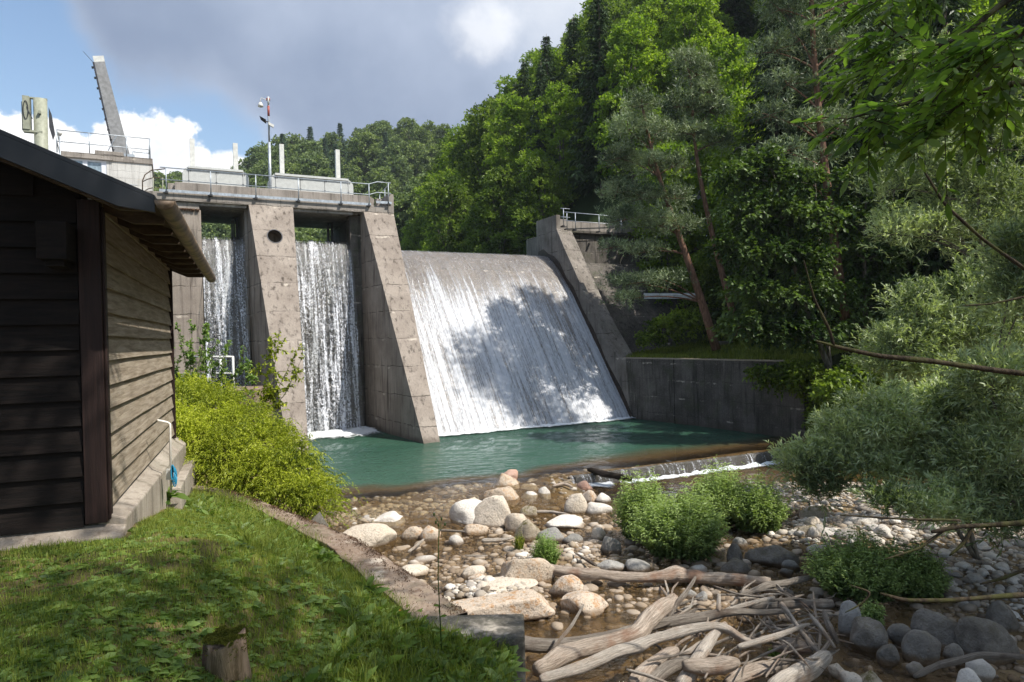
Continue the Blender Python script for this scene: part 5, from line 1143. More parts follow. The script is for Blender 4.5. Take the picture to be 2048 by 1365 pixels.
# big orange slab, angular
bm_c = at_z(998, 1244, -.38); t = thing('boulder', 'big rectangular block covered with orange lichen beside the low wall end', 'boulder', (bm_c[0]+.02, bm_c[1]+.34, -.16))
bm = bmesh.new(); bmesh.ops.create_cube(bm, size=2); bmesh.ops.subdivide_edges(bm, edges=bm.edges, cuts=12, use_grid_fill=True); V = np.array([v.co[:] for v in bm.verts]); F = np.array([[v.index for v in f.verts] for f in bm.faces]); bm.free()
V = V/np.maximum(1, (np.abs(V)**8).sum(1)**(1/8))[:, None]*1.0; V *= (1+.16*(vnoise(V, 1.7, 3, 4)-.5))[:, None]; V[:, 0] += .18*V[:, 2]*np.sign(-1); V = V*[.84, .30, .20]
a = rad(9); V = V @ np.array([[math.cos(a), math.sin(a), 0], [-math.sin(a), math.cos(a), 0], [0, 0, 1]]); V[:, 2] += .08*V[:, 0]
t.data = fast_mesh('boulder', V, F, M['rock_orange'], True) if False else None
ob = fast_mesh('boulder', V, F, M['rock_orange'], True); bpy.data.objects.remove(t); t = thing('boulder', 'big rectangular block covered with orange lichen beside the low wall end', 'boulder', (bm_c[0]+.02, bm_c[1]+.28, -.26), None, ob)

# river cobbles: individual stones in patches
rc = np.random.default_rng(44)
PATCH = [ # cx, cy, rx, ry, n, smin, smax, label
 (-4.45, 18.75, 1.0, .75, 44, .13, .28, 'white sunlit cobble in the patch left of the flat slab'), (-1.35, 15.0, .9, .9, 24, .07, .16, 'pale cobble in the shallow water near the low wall'),
 (-.85, 13.3, .75, .6, 40, .05, .14, 'small white cobble in the heap by the orange block'), (.2, 16.2, 3.0, 2.6, 54, .10, .26, 'rounded cobble among the big tan boulders'),
 (2.6, 14.8, 1.2, 1.5, 30, .07, .19, 'brownish cobble right of the small round plant'), (5.2, 13.6, 1.3, .9, 22, .08, .19, 'grey cobble below the dark wedge boulder'),
 (9.3, 16.0, 3.0, 1.7, 48, .16, .46, 'sunlit pale cobble on the right gravel bar'), (7.8, 10.6, 2.2, 1.2, 24, .09, .24, 'shaded cobble in the bottom right corner'),
 (10.5, 13.0, 2.2, 1.4, 20, .13, .34, 'dim cobble under the overhanging willow')]
pl = [rock_mesh(s, 'cobble') for s in range(8)]
nc = 0
for cx, cy_, rx, ry, n, s0_, s1_, lb in PATCH:
    for k in range(n):
        for tries in range(20):
            a = rc.uniform(0, 6.28); q = math.sqrt(rc.random()); x = cx+rx*q*math.cos(a); y = cy_+ry*q*math.sin(a)
            if in_view((x, y, -.3), -6): break
        s = s0_+(s1_-s0_)*rc.random()**1.8; z = float(ground_z(np.array([x]), np.array([y]))[0]); z = max(z, -.50)
        t = thing('cobble', lb, 'stone', (x, y, z+s*.12), 'cobbles: '+lb, pl[int(rc.integers(8))])
        t.rotation_euler = (rc.uniform(-.2, .2), rc.uniform(-.2, .2), rc.uniform(0, 6.28)); t.scale = (s*.6, s*rc.uniform(.38, .5), s*rc.uniform(.26, .4)); nc += 1
# gravel and submerged stones: one mass
def gravel(name, n, region, smin, smax, seed, mat, label, dens, zoff, zmin=-9):
    r = np.random.default_rng(seed); x = r.uniform(region[0], region[1], n*4); y = r.uniform(region[2], region[3], n*4); k = dens(x, y, r); x, y = x[k][:n], y[k][:n]; n = len(x); z = np.maximum(ground_z(x, y), zmin)
    bm = bmesh.new(); bmesh.ops.create_icosphere(bm, subdivisions=2 if zmin > -1 else 1, radius=1); B = np.array([v.co[:] for v in bm.verts]); BF = np.array([[v.index for v in f.verts] for f in bm.faces]); bm.free()
    s = smin+(smax-smin)*r.random(n)**2; a = r.uniform(0, 6.28, n); sc = np.column_stack([s, s*r.uniform(.6, .9, n), s*r.uniform(.35, .6, n)])
    V = B[None]*sc[:, None, :]*(1+.25*(r.random((n, len(B), 1))-.5)); ca, sa = np.cos(a)[:, None], np.sin(a)[:, None]
    V = np.stack([V[..., 0]*ca-V[..., 1]*sa, V[..., 0]*sa+V[..., 1]*ca, V[..., 2]], -1)+np.column_stack([x, y, z+s*zoff])[:, None]
    F = (BF[None]+np.arange(n)[:, None, None]*len(B)).reshape(-1, 3); me = fast_mesh(name, V.reshape(-1, 3), F, mat, True); add_attr(me, 'rnd', np.repeat(r.random(n), len(B)))
    return setting(link(name, me), 'stuff', label, 'gravel')
def gravel_mat(name, cols):
    m, t, out = new_mat(name); a = t.new('ShaderNodeAttribute', attribute_name='rnd').outputs['Fac']; P = pos(t)
    c = t.ramp(a, cols); c = t.mix(t.m('MULTIPLY', t.step(t.noise(P, 30, 4, .7), .5, .7), .4), c, (.10, .08, .06))
    z = t.new('ShaderNodeSeparateXYZ'); t.put(z.inputs[0], P); wet = t.m('SUBTRACT', 1, t.step(z.outputs[2], -.37, -.30))
    c = t.mix(t.m('MULTIPLY', wet, .65), c, (.16, .095, .04))
    principled(t, out, c, .8, t.bump(t.noise(P, 40, 3), .3, .01), .3); return m
M['gravel'] = gravel_mat('mixed_gravel', [(0, (.58, .53, .46)), (.3, (.42, .37, .31)), (.55, (.20, .17, .14)), (.8, (.36, .29, .21)), (1, (.10, .08, .06))])
M['palestone'] = gravel_mat('pale_small_stones', [(0, (.72, .67, .60)), (.45, (.60, .54, .46)), (.75, (.42, .36, .28)), (1, (.30, .27, .24))])
vis = lambda x, y: (np.abs(x) < .80*y) & (y > 5.8)
gravel('gravel', 15000, (-5.5, 16, 6.0, 24), .02, .12, 1, M['gravel'], 'gravel and small stones of the stream bars', lambda x, y, r: vis(x, y) & (x > left_edge(y)) & (shelf(x, y) < -.4) & (to_uw(x, y)[0] < 23.5) & (r.random(len(x)) < .10+1.7*bars(x, y)), .12)
gravel('submerged_stones', 4200, (-6, 15, 6.0, 24), .05, .20, 2, M['gravel'], 'brown stones seen through the shallow water', lambda x, y, r: vis(x, y) & (x > left_edge(y)) & (shelf(x, y) < 1.6) & (ground_z(x, y) < -.05), .05)
gravel('small_stones', 2300, (-5, 4.5, 12.2, 20.2), .035, .14, 5, M['palestone'], 'small sunlit stones scattered through the shallow stream', lambda x, y, r: vis(x, y) & (x > left_edge(y)+.1) & (shelf(x, y) < -.5) & (noise2(x, y, .8, 8, 3) > .45), .1, -.46)
gravel('flat_stones', 480, (-5, 6.5, 11.8, 20.6), .07, .21, 6, M['palestone'], 'flat pale stones packed between the boulders of the stream', lambda x, y, r: vis(x, y) & (x > left_edge(y)+.15) & (shelf(x, y) < -.4) & (noise2(x, y, .7, 18, 3) > .40), .05, -.44)

# ------------------------------------------------------------ driftwood
def log_mesh(pts, rads, n=18, seed=0, rough=.18, step_=.05):
    P = np.array(pts, float); seg = np.r_[0, np.cumsum(np.linalg.norm(np.diff(P, axis=0), axis=1))]; L = seg[-1]; m_ = max(8, int(L/step_)); s = np.linspace(0, L, m_)
    Q = np.column_stack([np.interp(s, seg, P[:, i]) for i in range(3)])
    for _ in range(max(2, m_//14)): Q[1:-1] = (Q[:-2]+2*Q[1:-1]+Q[2:])/4
    R = np.interp(s, seg, rads); R = R*(1+.45*(vnoise(np.column_stack([s*3, s*0+seed, s*0]), 1, seed, 3)-.5))
    Q += (np.column_stack([vnoise(np.column_stack([s*1.6, s*0+k*7, s*0]), 1, seed+k, 2) for k in range(3)])-.5)*R.mean()*1.1
    T = unit(np.gradient(Q, axis=0)); ref = np.array([0, 0, 1.]) if abs(T[0][2]) < .9 else np.array([1., 0, 0]); a = unit(np.cross(T[0], ref)); V = []; al = []; rd = []
    ang = np.linspace(0, 2*math.pi, n, endpoint=False)
    for i in range(m_):
        a = unit(a-T[i]*(a @ T[i])); b_ = np.cross(T[i], a)
        nz = 1+.16*(vnoise(np.column_stack([ang*2.2+seed, np.full(n, s[i]*.5), ang*0]), 1, seed+9, 2)-.5)+rough*2.6*(vnoise(np.column_stack([np.cos(ang)*1.6+seed, np.sin(ang)*1.6, np.full(n, s[i]*1.3)]), 1, seed, 3)-.5)
        e = 1-.25*max(0, 1-i/1.5)-.25*max(0, 1-(m_-1-i)/1.5)
        V.append(Q[i]+(R[i]*nz*e)[:, None]*(np.cos(ang)[:, None]*a+np.sin(ang)[:, None]*b_)); al += [s[i]+seed*3.3]*n; rd += list((np.abs(ang/math.pi-1)))
    V = np.vstack(V); F = [(i*n+j, i*n+(j+1) % n, (i+1)*n+(j+1) % n, (i+1)*n+j) for i in range(m_-1) for j in range(n)]
    k = len(V); V = np.vstack([V, Q[0]-T[0]*R[0]*.12, Q[-1]+T[-1]*R[-1]*.12]); F += [((j+1) % n, j, k, k) for j in range(n)]+[((m_-1)*n+j, (m_-1)*n+(j+1) % n, k+1, k+1) for j in range(n)]
    F4 = [f for f in F if f[2] != f[3]]; F3 = [f[:3] for f in F if f[2] == f[3]]
    me = bpy.data.meshes.new('log'); me.from_pydata(V.tolist(), [], F4+F3); me.polygons.foreach_set('use_smooth', [True]*len(me.polygons)); add_attr(me, 'along', np.array(al+[0, L])); add_attr(me, 'round', np.array(rd+[0, 0])); return me
def drift_log(name, label, cat, pts, mat, z, seed, group=None, rough=.20, n=18):
    """pts: (px, py, thickness px[, z])"""
    W_ = []; R_ = []
    for i, p in enumerate(pts):
        zz = p[3] if len(p) > 3 else z; c = at_z(p[0], p[1], zz); W_.append(c); R_.append(.78*p[2]/2*np.linalg.norm(c-_C)/FOC)
    o = np.array(W_).mean(0); me = log_mesh(np.array(W_)-o, R_, n, seed, rough); me.materials.append(M[mat]); return thing(name, label, cat, o, group, me)
G = 'driftwood pile at the bottom of the photo'
L_ = drift_log
L_('driftwood_log', 'long bleached log with a knot lying across the stream behind the pile', 'log', [(1088, 1136, 22), (1130, 1143, 25), (1191, 1150, 27), (1260, 1154, 27), (1330, 1153, 29), (1352, 1150, 40), (1372, 1150, 32), (1440, 1155, 27), (1542, 1162, 22)], 'drift_bark', -.22, 1, rough=.22)
L_('knot', 'round knot on the long log', 'knot', [(1352, 1148, 26, -.1), (1353, 1136, 24, .02), (1356, 1130, 16, .06)], 'drift_bark', -.1, 77) if False else None
L_('driftwood_log', 'thick barky trunk splitting upward across the lower left of the pile', 'log', [(1075, 1345, 44, -.1), (1130, 1310, 46, -.05), (1200, 1283, 42, 0), (1262, 1270, 38, .05), (1300, 1240, 34, .12), (1330, 1212, 30, .18), (1350, 1188, 22, .22)], 'drift_bark', 0, 2, rough=.30)
L_('driftwood_log', 'long grey-brown log behind the barky trunk reaching the right side', 'log', [(1036, 1292, 32, -.2), (1150, 1282, 30, -.15), (1240, 1268, 26, -.05), (1310, 1247, 22, 0), (1420, 1228, 20, .05), (1500, 1228, 14, .08), (1588, 1221, 9, .1)], 'drift_grey', 0, 3)
L_('driftwood_log', 'long smooth bleached branch with an elbow bend in the front of the pile', 'log', [(1080, 1357, 20, 0), (1160, 1333, 28, .05), (1250, 1300, 28, .1), (1340, 1270, 24, .15), (1425, 1250, 22, .22), (1452, 1250, 22, .22), (1490, 1283, 20, .12), (1520, 1296, 14, .05)], 'drift_pale', 0, 4)
L_('driftwood_log', 'pale limb crossing under the elbow branch', 'log', [(1355, 1318, 22, -.1), (1400, 1290, 20, 0), (1436, 1268, 16, .05)], 'drift_pale', 0, 5)
L_('driftwood_log', 'stout forked limb dropping to the bottom edge below the elbow', 'log', [(1362, 1372, 30, -.1), (1395, 1325, 28, 0), (1425, 1280, 26, .08), (1447, 1250, 18, .15)], 'drift_pale', 0, 6, rough=.28)
L_('driftwood_log', 'short thick block of brown wood at the front centre', 'log', [(1372, 1341, 32, .08), (1400, 1337, 40, .08), (1450, 1335, 40, .08), (1482, 1330, 26, .08)], 'drift_bark', .08, 7, rough=.32)
L_('driftwood_log', 'broad split plank of orange-brown wood at the bottom left of the pile', 'log', [(1265, 1375, 34, -.12), (1305, 1335, 36, -.08), (1350, 1302, 28, -.02)], 'drift_bark', 0, 8, rough=.3)
L_('driftwood_log', 'grey rounded log behind the front brown block', 'log', [(1290, 1372, 26, -.12), (1330, 1345, 32, -.08), (1385, 1322, 26, -.05)], 'drift_grey', 0, 9)
L_('driftwood_log', 'sawn pale log with a cut end at the right front', 'log', [(1545, 1375, 40, -.1), (1590, 1345, 38, -.08), (1630, 1328, 34, -.05), (1660, 1314, 30, -.03)], 'drift_pale', 0, 10, rough=.12)
L_('driftwood_log', 'dark hollow log behind the right half of the pile', 'log', [(1495, 1210, 18), (1540, 1206, 20), (1600, 1203, 22), (1668, 1206, 20)], 'drift_grey', .0, 11, rough=.28)
L_('driftwood_log', 'thin broken plank resting above the dark hollow log', 'log', [(1482, 1188, 12), (1540, 1174, 16), (1622, 1157, 12)], 'drift_grey', -.1, 12, rough=.3)
L_('driftwood_log', 'mossy flat log under the right front of the pile', 'log', [(1450, 1378, 30, -.2), (1510, 1345, 34, -.2), (1570, 1325, 26, -.22)], 'drift_bark', 0, 13, rough=.3)
L_('driftwood_log', 'brown slab of wood behind the sawn log', 'log', [(1545, 1290, 20), (1590, 1298, 30), (1628, 1306, 22)], 'drift_bark', -.15, 14, rough=.3)
L_('driftwood_stick', 'upright grey stick leaning against the barky trunk', 'stick', [(1392, 1152, 6, .45), (1378, 1178, 11, .3), (1355, 1210, 12, .15), (1335, 1238, 10, 0)], 'drift_grey', 0, 15)
L_('driftwood_stick', 'thin bare twig with two green leaves left of the pile', 'stick', [(1166, 1208, 5, .55), (1140, 1255, 7, .25), (1105, 1300, 8, -.05)], 'drift_pale', 0, 16)
L_('driftwood_stick', 'short pale stick at the bottom front of the pile', 'stick', [(1253, 1338, 8), (1300, 1352, 8), (1345, 1370, 8)], 'drift_pale', .1, 17)
L_('driftwood_stick', 'long straight grey pole leaning at the right of the pile', 'stick', [(1565, 1208, 9, .3), (1600, 1262, 11, .15), (1640, 1309, 10, -.05)], 'drift_pale', 0, 18)
L_('driftwood_stick', 'second pole lying beside the long straight grey pole', 'stick', [(1560, 1212, 7, .3), (1590, 1245, 8, .2), (1625, 1300, 8, 0)], 'drift_grey', 0, 19)
L_('driftwood_stick', 'shaggy split stick at the right edge of the pile', 'stick', [(1645, 1222, 10, .2), (1660, 1255, 15, .1), (1676, 1290, 9, -.1)], 'drift_grey', 0, 20, rough=.35)
L_('driftwood_stick', 'curved grey stick left of the shaggy split stick', 'stick', [(1618, 1228, 7, .2), (1640, 1255, 9, .1), (1668, 1295, 8, -.1)], 'drift_pale', 0, 21)
L_('driftwood_stick', 'thick branch pointing right over the centre of the pile', 'stick', [(1475, 1295, 12, .15), (1530, 1278, 14, .2), (1618, 1250, 7, .25)], 'drift_pale', 0, 22)
L_('driftwood_stick', 'branch stub standing upright in the middle of the pile', 'stick', [(1437, 1190, 10, .3), (1436, 1225, 12, .1)], 'drift_pale', 0, 23)
L_('driftwood_stick', 'pale broken branch at the top of the pile', 'stick', [(1450, 1222, 9, .1), (1500, 1208, 11, .2), (1548, 1195, 8, .2)], 'drift_pale', 0, 24)
L_('driftwood_stick', 'bright white stick curving up from the grey stones near the pool', 'stick', [(877, 1024, 4, -.3), (893, 1004, 6, -.2), (915, 991, 7, -.12), (938, 987, 6, -.1)], 'drift_pale', 0, 25)
L_('driftwood_stick', 'pale stake lying across the cobbles near the low wall', 'stick', [(817, 1104, 6), (848, 1080, 6)], 'drift_pale', -.25, 26)
L_('driftwood_stick', 'thin log lying left of the flat speckled stone', 'stick', [(872, 1061, 7), (930, 1063, 6)], 'drift_grey', -.28, 27)
L_('driftwood_log', 'bone-white piece of wood beside the triangular mossy stone', 'log', [(1072, 1024, 10), (1100, 1024, 8), (1140, 1029, 4)], 'drift_pale', -.32, 28)
L_('driftwood_log', 'white log end between cobbles left of the small round plant', 'log', [(966, 1083, 10), (1000, 1082, 8), (1028, 1077, 5)], 'drift_pale', -.3, 29)
L_('driftwood_stick', 'crooked grey root right of the small round plant', 'stick', [(1148, 1104, 5), (1172, 1120, 7), (1192, 1132, 9)], 'drift_grey', -.25, 30)
L_('driftwood_stick', 'thin pale stick left of the huge speckled boulder', 'stick', [(930, 1111, 4), (975, 1112, 4)], 'drift_pale', -.25, 31)
L_('driftwood_log', 'dark wet log resting on the lip of the low weir', 'log', [(1175, 941, 12, .06), (1215, 950, 15, .02), (1262, 960, 14, -.05)], 'drift_dark', 0, 32)
L_('driftwood_stick', 'bare forked branch lying on the shaded stones at bottom right', 'stick', [(1828, 1352, 10, -.2), (1880, 1327, 12, -.1), (1960, 1311, 11, 0), (2060, 1316, 10, 0)], 'drift_grey', 0, 33)
L_('driftwood_stick', 'brown driftwood scrap left of the orange brown stone', 'stick', [(1105, 974, 6, -.1), (1125, 969, 9, -.1), (1145, 975, 6, -.15)], 'drift_bark', 0, 34)
# smaller sticks through the pile
rs = np.random.default_rng(12)
for k in range(100):
    px = rs.uniform(1330, 1670); py = rs.uniform(1185, 1330)+max(0, px-1560)*.1; a = rs.normal(-.35, .8); l = rs.uniform(25, 150); dx, dy = l*math.cos(a)/2, l*math.sin(a)/2*.8; z = rs.uniform(-.3, .08); th = rs.uniform(1.5, 6.5)
    L_('small_stick', 'thin grey stick tangled in the driftwood pile', 'stick', [(px-dx, py-dy, th, z+rs.uniform(-.05, .08)), (px-dx*.3+rs.uniform(-8, 8), py-dy*.3+rs.uniform(-6, 6), th*1.1, z), (px+dx*.4+rs.uniform(-8, 8), py+dy*.4+rs.uniform(-6, 6), th, z), (px+dx, py+dy, th*.5, z+rs.uniform(-.05, .1))], ['drift_grey', 'drift_pale', 'drift_bark'][k % 3], 0, 50+k, 'thin sticks in the driftwood pile', n=7)

# ------------------------------------------------------------ plants
def twig_cloud(blobs, nt, K, tl, L, Wd, r, up=.4, out=.8, shape='rhomb', droop=.2, hollow=.6, spread=.9, faceup=0., ragged=.5):
    C = np.array([b_[0] for b_ in blobs], float); Rd = np.array([np.broadcast_to(b_[1], (3,)) for b_ in blobs], float)
    wt = (Rd.prod(1))**(2/3.); wt /= wt.sum(); bi = r.choice(len(blobs), nt, p=wt)
    o = unit(r.normal(size=(nt, 3))); o[:, 2] = np.where((o[:, 2] < -.25) & (r.random(nt) < .6), -o[:, 2], o[:, 2])
    rad_ = hollow+(1-hollow)*r.random(nt)**.6; bump_ = 1+ragged*(vnoise(o*1.7+C[bi], 1.3, 5, 2)-.5)*2*.7
    P = C[bi]+o*Rd[bi]*(rad_*bump_)[:, None]
    Dr = unit(o*out+r.normal(size=(nt, 3))*spread*.5+np.array([0, 0, up])); tlv = tl*r.uniform(.6, 1.3, nt)
    f = (np.arange(K)+.5)/K; PP = P[:, None]+Dr[:, None]*(tlv[:, None]*f[None])[..., None]; PP[..., 2] -= (tlv[:, None]*f[None]**2)*droop
    LD = unit(Dr[:, None]*.7+r.normal(size=(nt, K, 3))*spread*.7); n = nt*K
    V, F, q = leaf_quads(PP.reshape(-1, 3), LD.reshape(-1, 3), L*r.uniform(.7, 1.2, n), Wd*r.uniform(.8, 1.2, n), r, droop, shape=shape, up=np.array([0, 0, 1.])*faceup if faceup else None)
    tint = np.clip(np.repeat((vnoise(P, .9/max(tl, .12)*.5, 3, 2)-.5)*1.8+.4, K)+(r.random(n)-.5)*.6, 0, 1)
    return V, F, np.repeat(tint, q), P
def leaf_mesh(name, V, F, tint, mat): me = fast_mesh(name, V, F, mat); add_attr(me, 'tint', tint); return me
def curve3(p0, p1, bend, n=8):
    p0 = np.array(p0, float); p1 = np.array(p1, float); t_ = np.linspace(0, 1, n)[:, None]; return p0+(p1-p0)*t_+np.array(bend)*4*t_*(1-t_)*.5

def broad_proto(name, seed, H, Rc, nb, nt, K, tl, L, Wd, mat, bmat='bark_grey', low=.15, shape='rhomb', point=.6):
    r = np.random.default_rng(seed); blobs = []
    for i in range(nb):
        f = (i+.5)/nb; a = i*2.4+r.uniform(-.4, .4); hh = low+(.93-low)*f**.85; prof = math.sin(math.pi*min(1, (hh-low+.12)/(1.14-low)))**point
        rd = Rc*prof*r.uniform(.35, .75)*(1-.5*f**3); s = Rc*r.uniform(.28, .44)*(1-.25*f)
        blobs.append(((rd*math.cos(a), rd*math.sin(a), H*hh), (s, s, s*.75)))
    V, F, ti, P = twig_cloud(blobs, nt, K, tl, L, Wd, r, shape=shape)
    root = bpy.data.objects.new(name, None); crown = leaf_mesh('crown', V, F, ti, M[mat]); b = MB(); tp = np.array([r.normal(0, .2), r.normal(0, .2), H*.8]); tr = curve3((0, 0, -1), tp, (r.normal(0, .4), r.normal(0, .4), 0))
    b.tube(tr, np.linspace(H*.018, H*.004, 8), 8)
    for c, s in blobs[::2]:
        z0 = max(.12*H, c[2]*.55); q = np.array([np.interp(z0, tr[:, 2], tr[:, k]) for k in range(3)]); b.tube(curve3(q, c, (0, 0, -.2*H*.1)), np.linspace(H*.006, H*.002, 8), 5, False)
    return root, crown, b.mesh('trunk', M[bmat], True)
def spruce_proto(name, seed, H, Rb, levels, mat, L=.35, Wd=.1, dens=1., bare=.08, bmat='bark_grey'):
    r = np.random.default_rng(seed); PP = []; DD = []; b = MB(); b.tube([(0, 0, -1), (0, 0, H*.5), (0, 0, H)], [H*.016, H*.009, .02], 8)
    for i in range(levels):
        f = i/levels; z = H*(bare+(1-bare)*f); R = Rb*(1-f)**.8*r.uniform(.8, 1.15)+.15; nb = int(r.integers(6, 9))
        for j in range(nb):
            a = 2*math.pi*j/nb+r.uniform(-.4, .4)+i; Lb = R*r.uniform(.7, 1.1); n = max(4, int(Lb*7*dens)); t_ = np.linspace(.12, 1, n); dirn = np.array([math.cos(a), math.sin(a), 0]); sag = -.35*Lb*t_**1.3+.22*Lb*t_**3+.15*Lb*(f > .8)*t_
            pts = np.array([0, 0, z])+dirn*(Lb*t_)[:, None]+np.column_stack([t_*0, t_*0, sag])
            side = np.array([-math.sin(a), math.cos(a), 0])
            for sgn in (-1, 1, 0):
                m_ = len(pts); PP.append(pts+r.normal(0, .04, (m_, 3))); DD.append(dirn*.6+side*sgn*.9*(1-t_[:, None]*.5)+np.array([0, 0, -.38])+r.normal(0, .22, (m_, 3)))
            if i % 3 == 0 and j % 2 == 0: b.tube(pts[::max(1, n//4)], .02, 4, False)
    P = np.vstack(PP); Dr = unit(np.vstack(DD)); n = len(P); wl = (1+.5*(P[:, 2] < H*.6))
    V, F, q = leaf_quads(P, Dr, L*r.uniform(.7, 1.3, n)*wl, Wd*r.uniform(.7, 1.3, n)*wl, r, .25, up=np.array([0, 0, 1.]))
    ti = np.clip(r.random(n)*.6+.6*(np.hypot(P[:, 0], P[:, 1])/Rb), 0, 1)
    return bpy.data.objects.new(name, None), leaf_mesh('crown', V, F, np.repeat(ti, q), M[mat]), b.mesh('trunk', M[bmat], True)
def place_tree(proto, name, label, cat, loc, s, rz, group, tilt=(0, 0)):
    o = thing(name, label, cat, loc, group); o.rotation_euler = (tilt[0], tilt[1], rz); o.scale = (s, s, s*1.0)
    c = link('crown', proto[1], o); t = link('trunk', proto[2], o); return o

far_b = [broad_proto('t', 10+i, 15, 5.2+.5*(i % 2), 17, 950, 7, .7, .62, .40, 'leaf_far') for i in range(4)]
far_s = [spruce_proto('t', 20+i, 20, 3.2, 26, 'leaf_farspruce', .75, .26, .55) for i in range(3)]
mid_b = [broad_proto('t', 30+i, 15, 4.6, 22, 2600, 9, .62, .30, .19, 'leaf_broad', low=.08) for i in range(3)]
mid_g = [broad_proto('t', 40+i, 16, 4.6, 24, 2900, 9, .60, .28, .18, 'leaf_bright', low=.10) for i in range(3)]
mid_s = [spruce_proto('t', 50+i, 22, 3.6, 40, 'leaf_spruce', .42, .13, 1.25, bare=.1) for i in range(3)]
rt = np.random.default_rng(77)
nt_ = 0
# far wooded slope
for az in np.arange(-34.5, 1.5, 1.85):
    for rdist in np.arange(122, 288, 9.9):
        if az > -5.5 and rdist < 225: continue
        a = rad(az+rt.uniform(-.8, .8)); R = rdist+rt.uniform(-4, 4); x, y = R*math.sin(a), R*math.cos(a); u, w = to_uw(x, y)
        z = float(hill_z(np.array([x]), np.array([y]))[0])
        if not in_view((x, y, z+16), 60): continue
        q = in_view((x, y, z+16), 60)
        conif = rt.random() < (.08 if az < -16 else .26)
        if R < 150 and rt.random() < .75: conif = False
        s = rt.uniform(.75, 1.15)
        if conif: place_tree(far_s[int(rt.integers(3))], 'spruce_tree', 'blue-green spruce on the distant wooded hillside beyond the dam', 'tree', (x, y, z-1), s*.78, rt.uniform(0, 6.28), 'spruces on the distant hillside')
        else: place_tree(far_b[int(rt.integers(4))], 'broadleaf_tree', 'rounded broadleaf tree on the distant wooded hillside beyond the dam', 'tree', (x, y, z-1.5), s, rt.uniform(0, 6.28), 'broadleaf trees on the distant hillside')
        nt_ += 1
nfar = nt_
# steep right-hand slope, upstream of the dam and beside it
def zs(x, y):
    u, w = to_uw(x, y)
    return float(ground_z(np.array([x]), np.array([y]))[0]) if w < 42 else float(hill_z(np.array([x]), np.array([y]))[0])
for w in np.arange(12, 104, 5.2):
    for u in np.arange(26.5, 120, 5.4 if w < 80 else 6.6):
        uu = u+rt.uniform(-1.8, 1.8); ww = w+rt.uniform(-1.8, 1.8)
        if ww < 43 and uu < 30: continue
        p = D(uu, ww, 0); z = zs(p[0], p[1]); px_ = (p[0]/max(p[1], 1))*FOC+1024
        if p[1] < 8 or not in_view((p[0], p[1], z+3), 160) or px_ < 800: continue
        top = 24 if uu > 27 else 16
        s = rt.uniform(.8, 1.2)*(.85 if ww < 60 else 1.0); v = rt.random(); near = ww < 70; azd = math.degrees(math.atan2(p[0], p[1])); Rr = math.hypot(p[0], p[1]); room = CAMZ+Rr*float(skyline(azd))*rt.uniform(.96, 1.04)-z
        if uu < 31 and ww > 43: k = 'b' if v < .75 else 'g'; s *= .72
        else: k = 's' if v < (.26 if near else .18) else ('g' if v < .80 else 'b')
        hgt = 21.5 if k == 's' else 15.5
        if s*hgt > room:
            s = room/hgt
            if s < .38: continue
        if k == 's': place_tree(mid_s[int(rt.integers(3))], 'spruce_tree', 'dark spruce on the steep right-hand slope', 'tree', (p[0], p[1], z-.5), s, rt.uniform(0, 6.28), 'spruces on the right-hand slope')
        elif k == 'g': place_tree(mid_g[int(rt.integers(3))], 'beech_tree', 'bright green beech on the steep right-hand slope', 'tree', (p[0], p[1], z-.8), s, rt.uniform(0, 6.28), 'beeches on the right-hand slope')
        else: place_tree(mid_b[int(rt.integers(3))], 'broadleaf_tree', 'dense dark green broadleaf tree on the steep right-hand slope', 'tree', (p[0], p[1], z-.8), s, rt.uniform(0, 6.28), 'broadleaf trees on the right-hand slope')
        nt_ += 1
for (x_, y_, s_) in ((14.4, 36.8, .86), (16.8, 34.2, .95), (19.0, 37.5, 1.0)):
    place_tree(mid_s[0], 'spruce_tree', 'dark spruce on the steep right-hand slope', 'tree', (x_, y_, zs(x_, y_)-.5), s_, x_, 'spruces on the right-hand slope')
print('TREES', nfar, nt_, 'cobbles', nc)

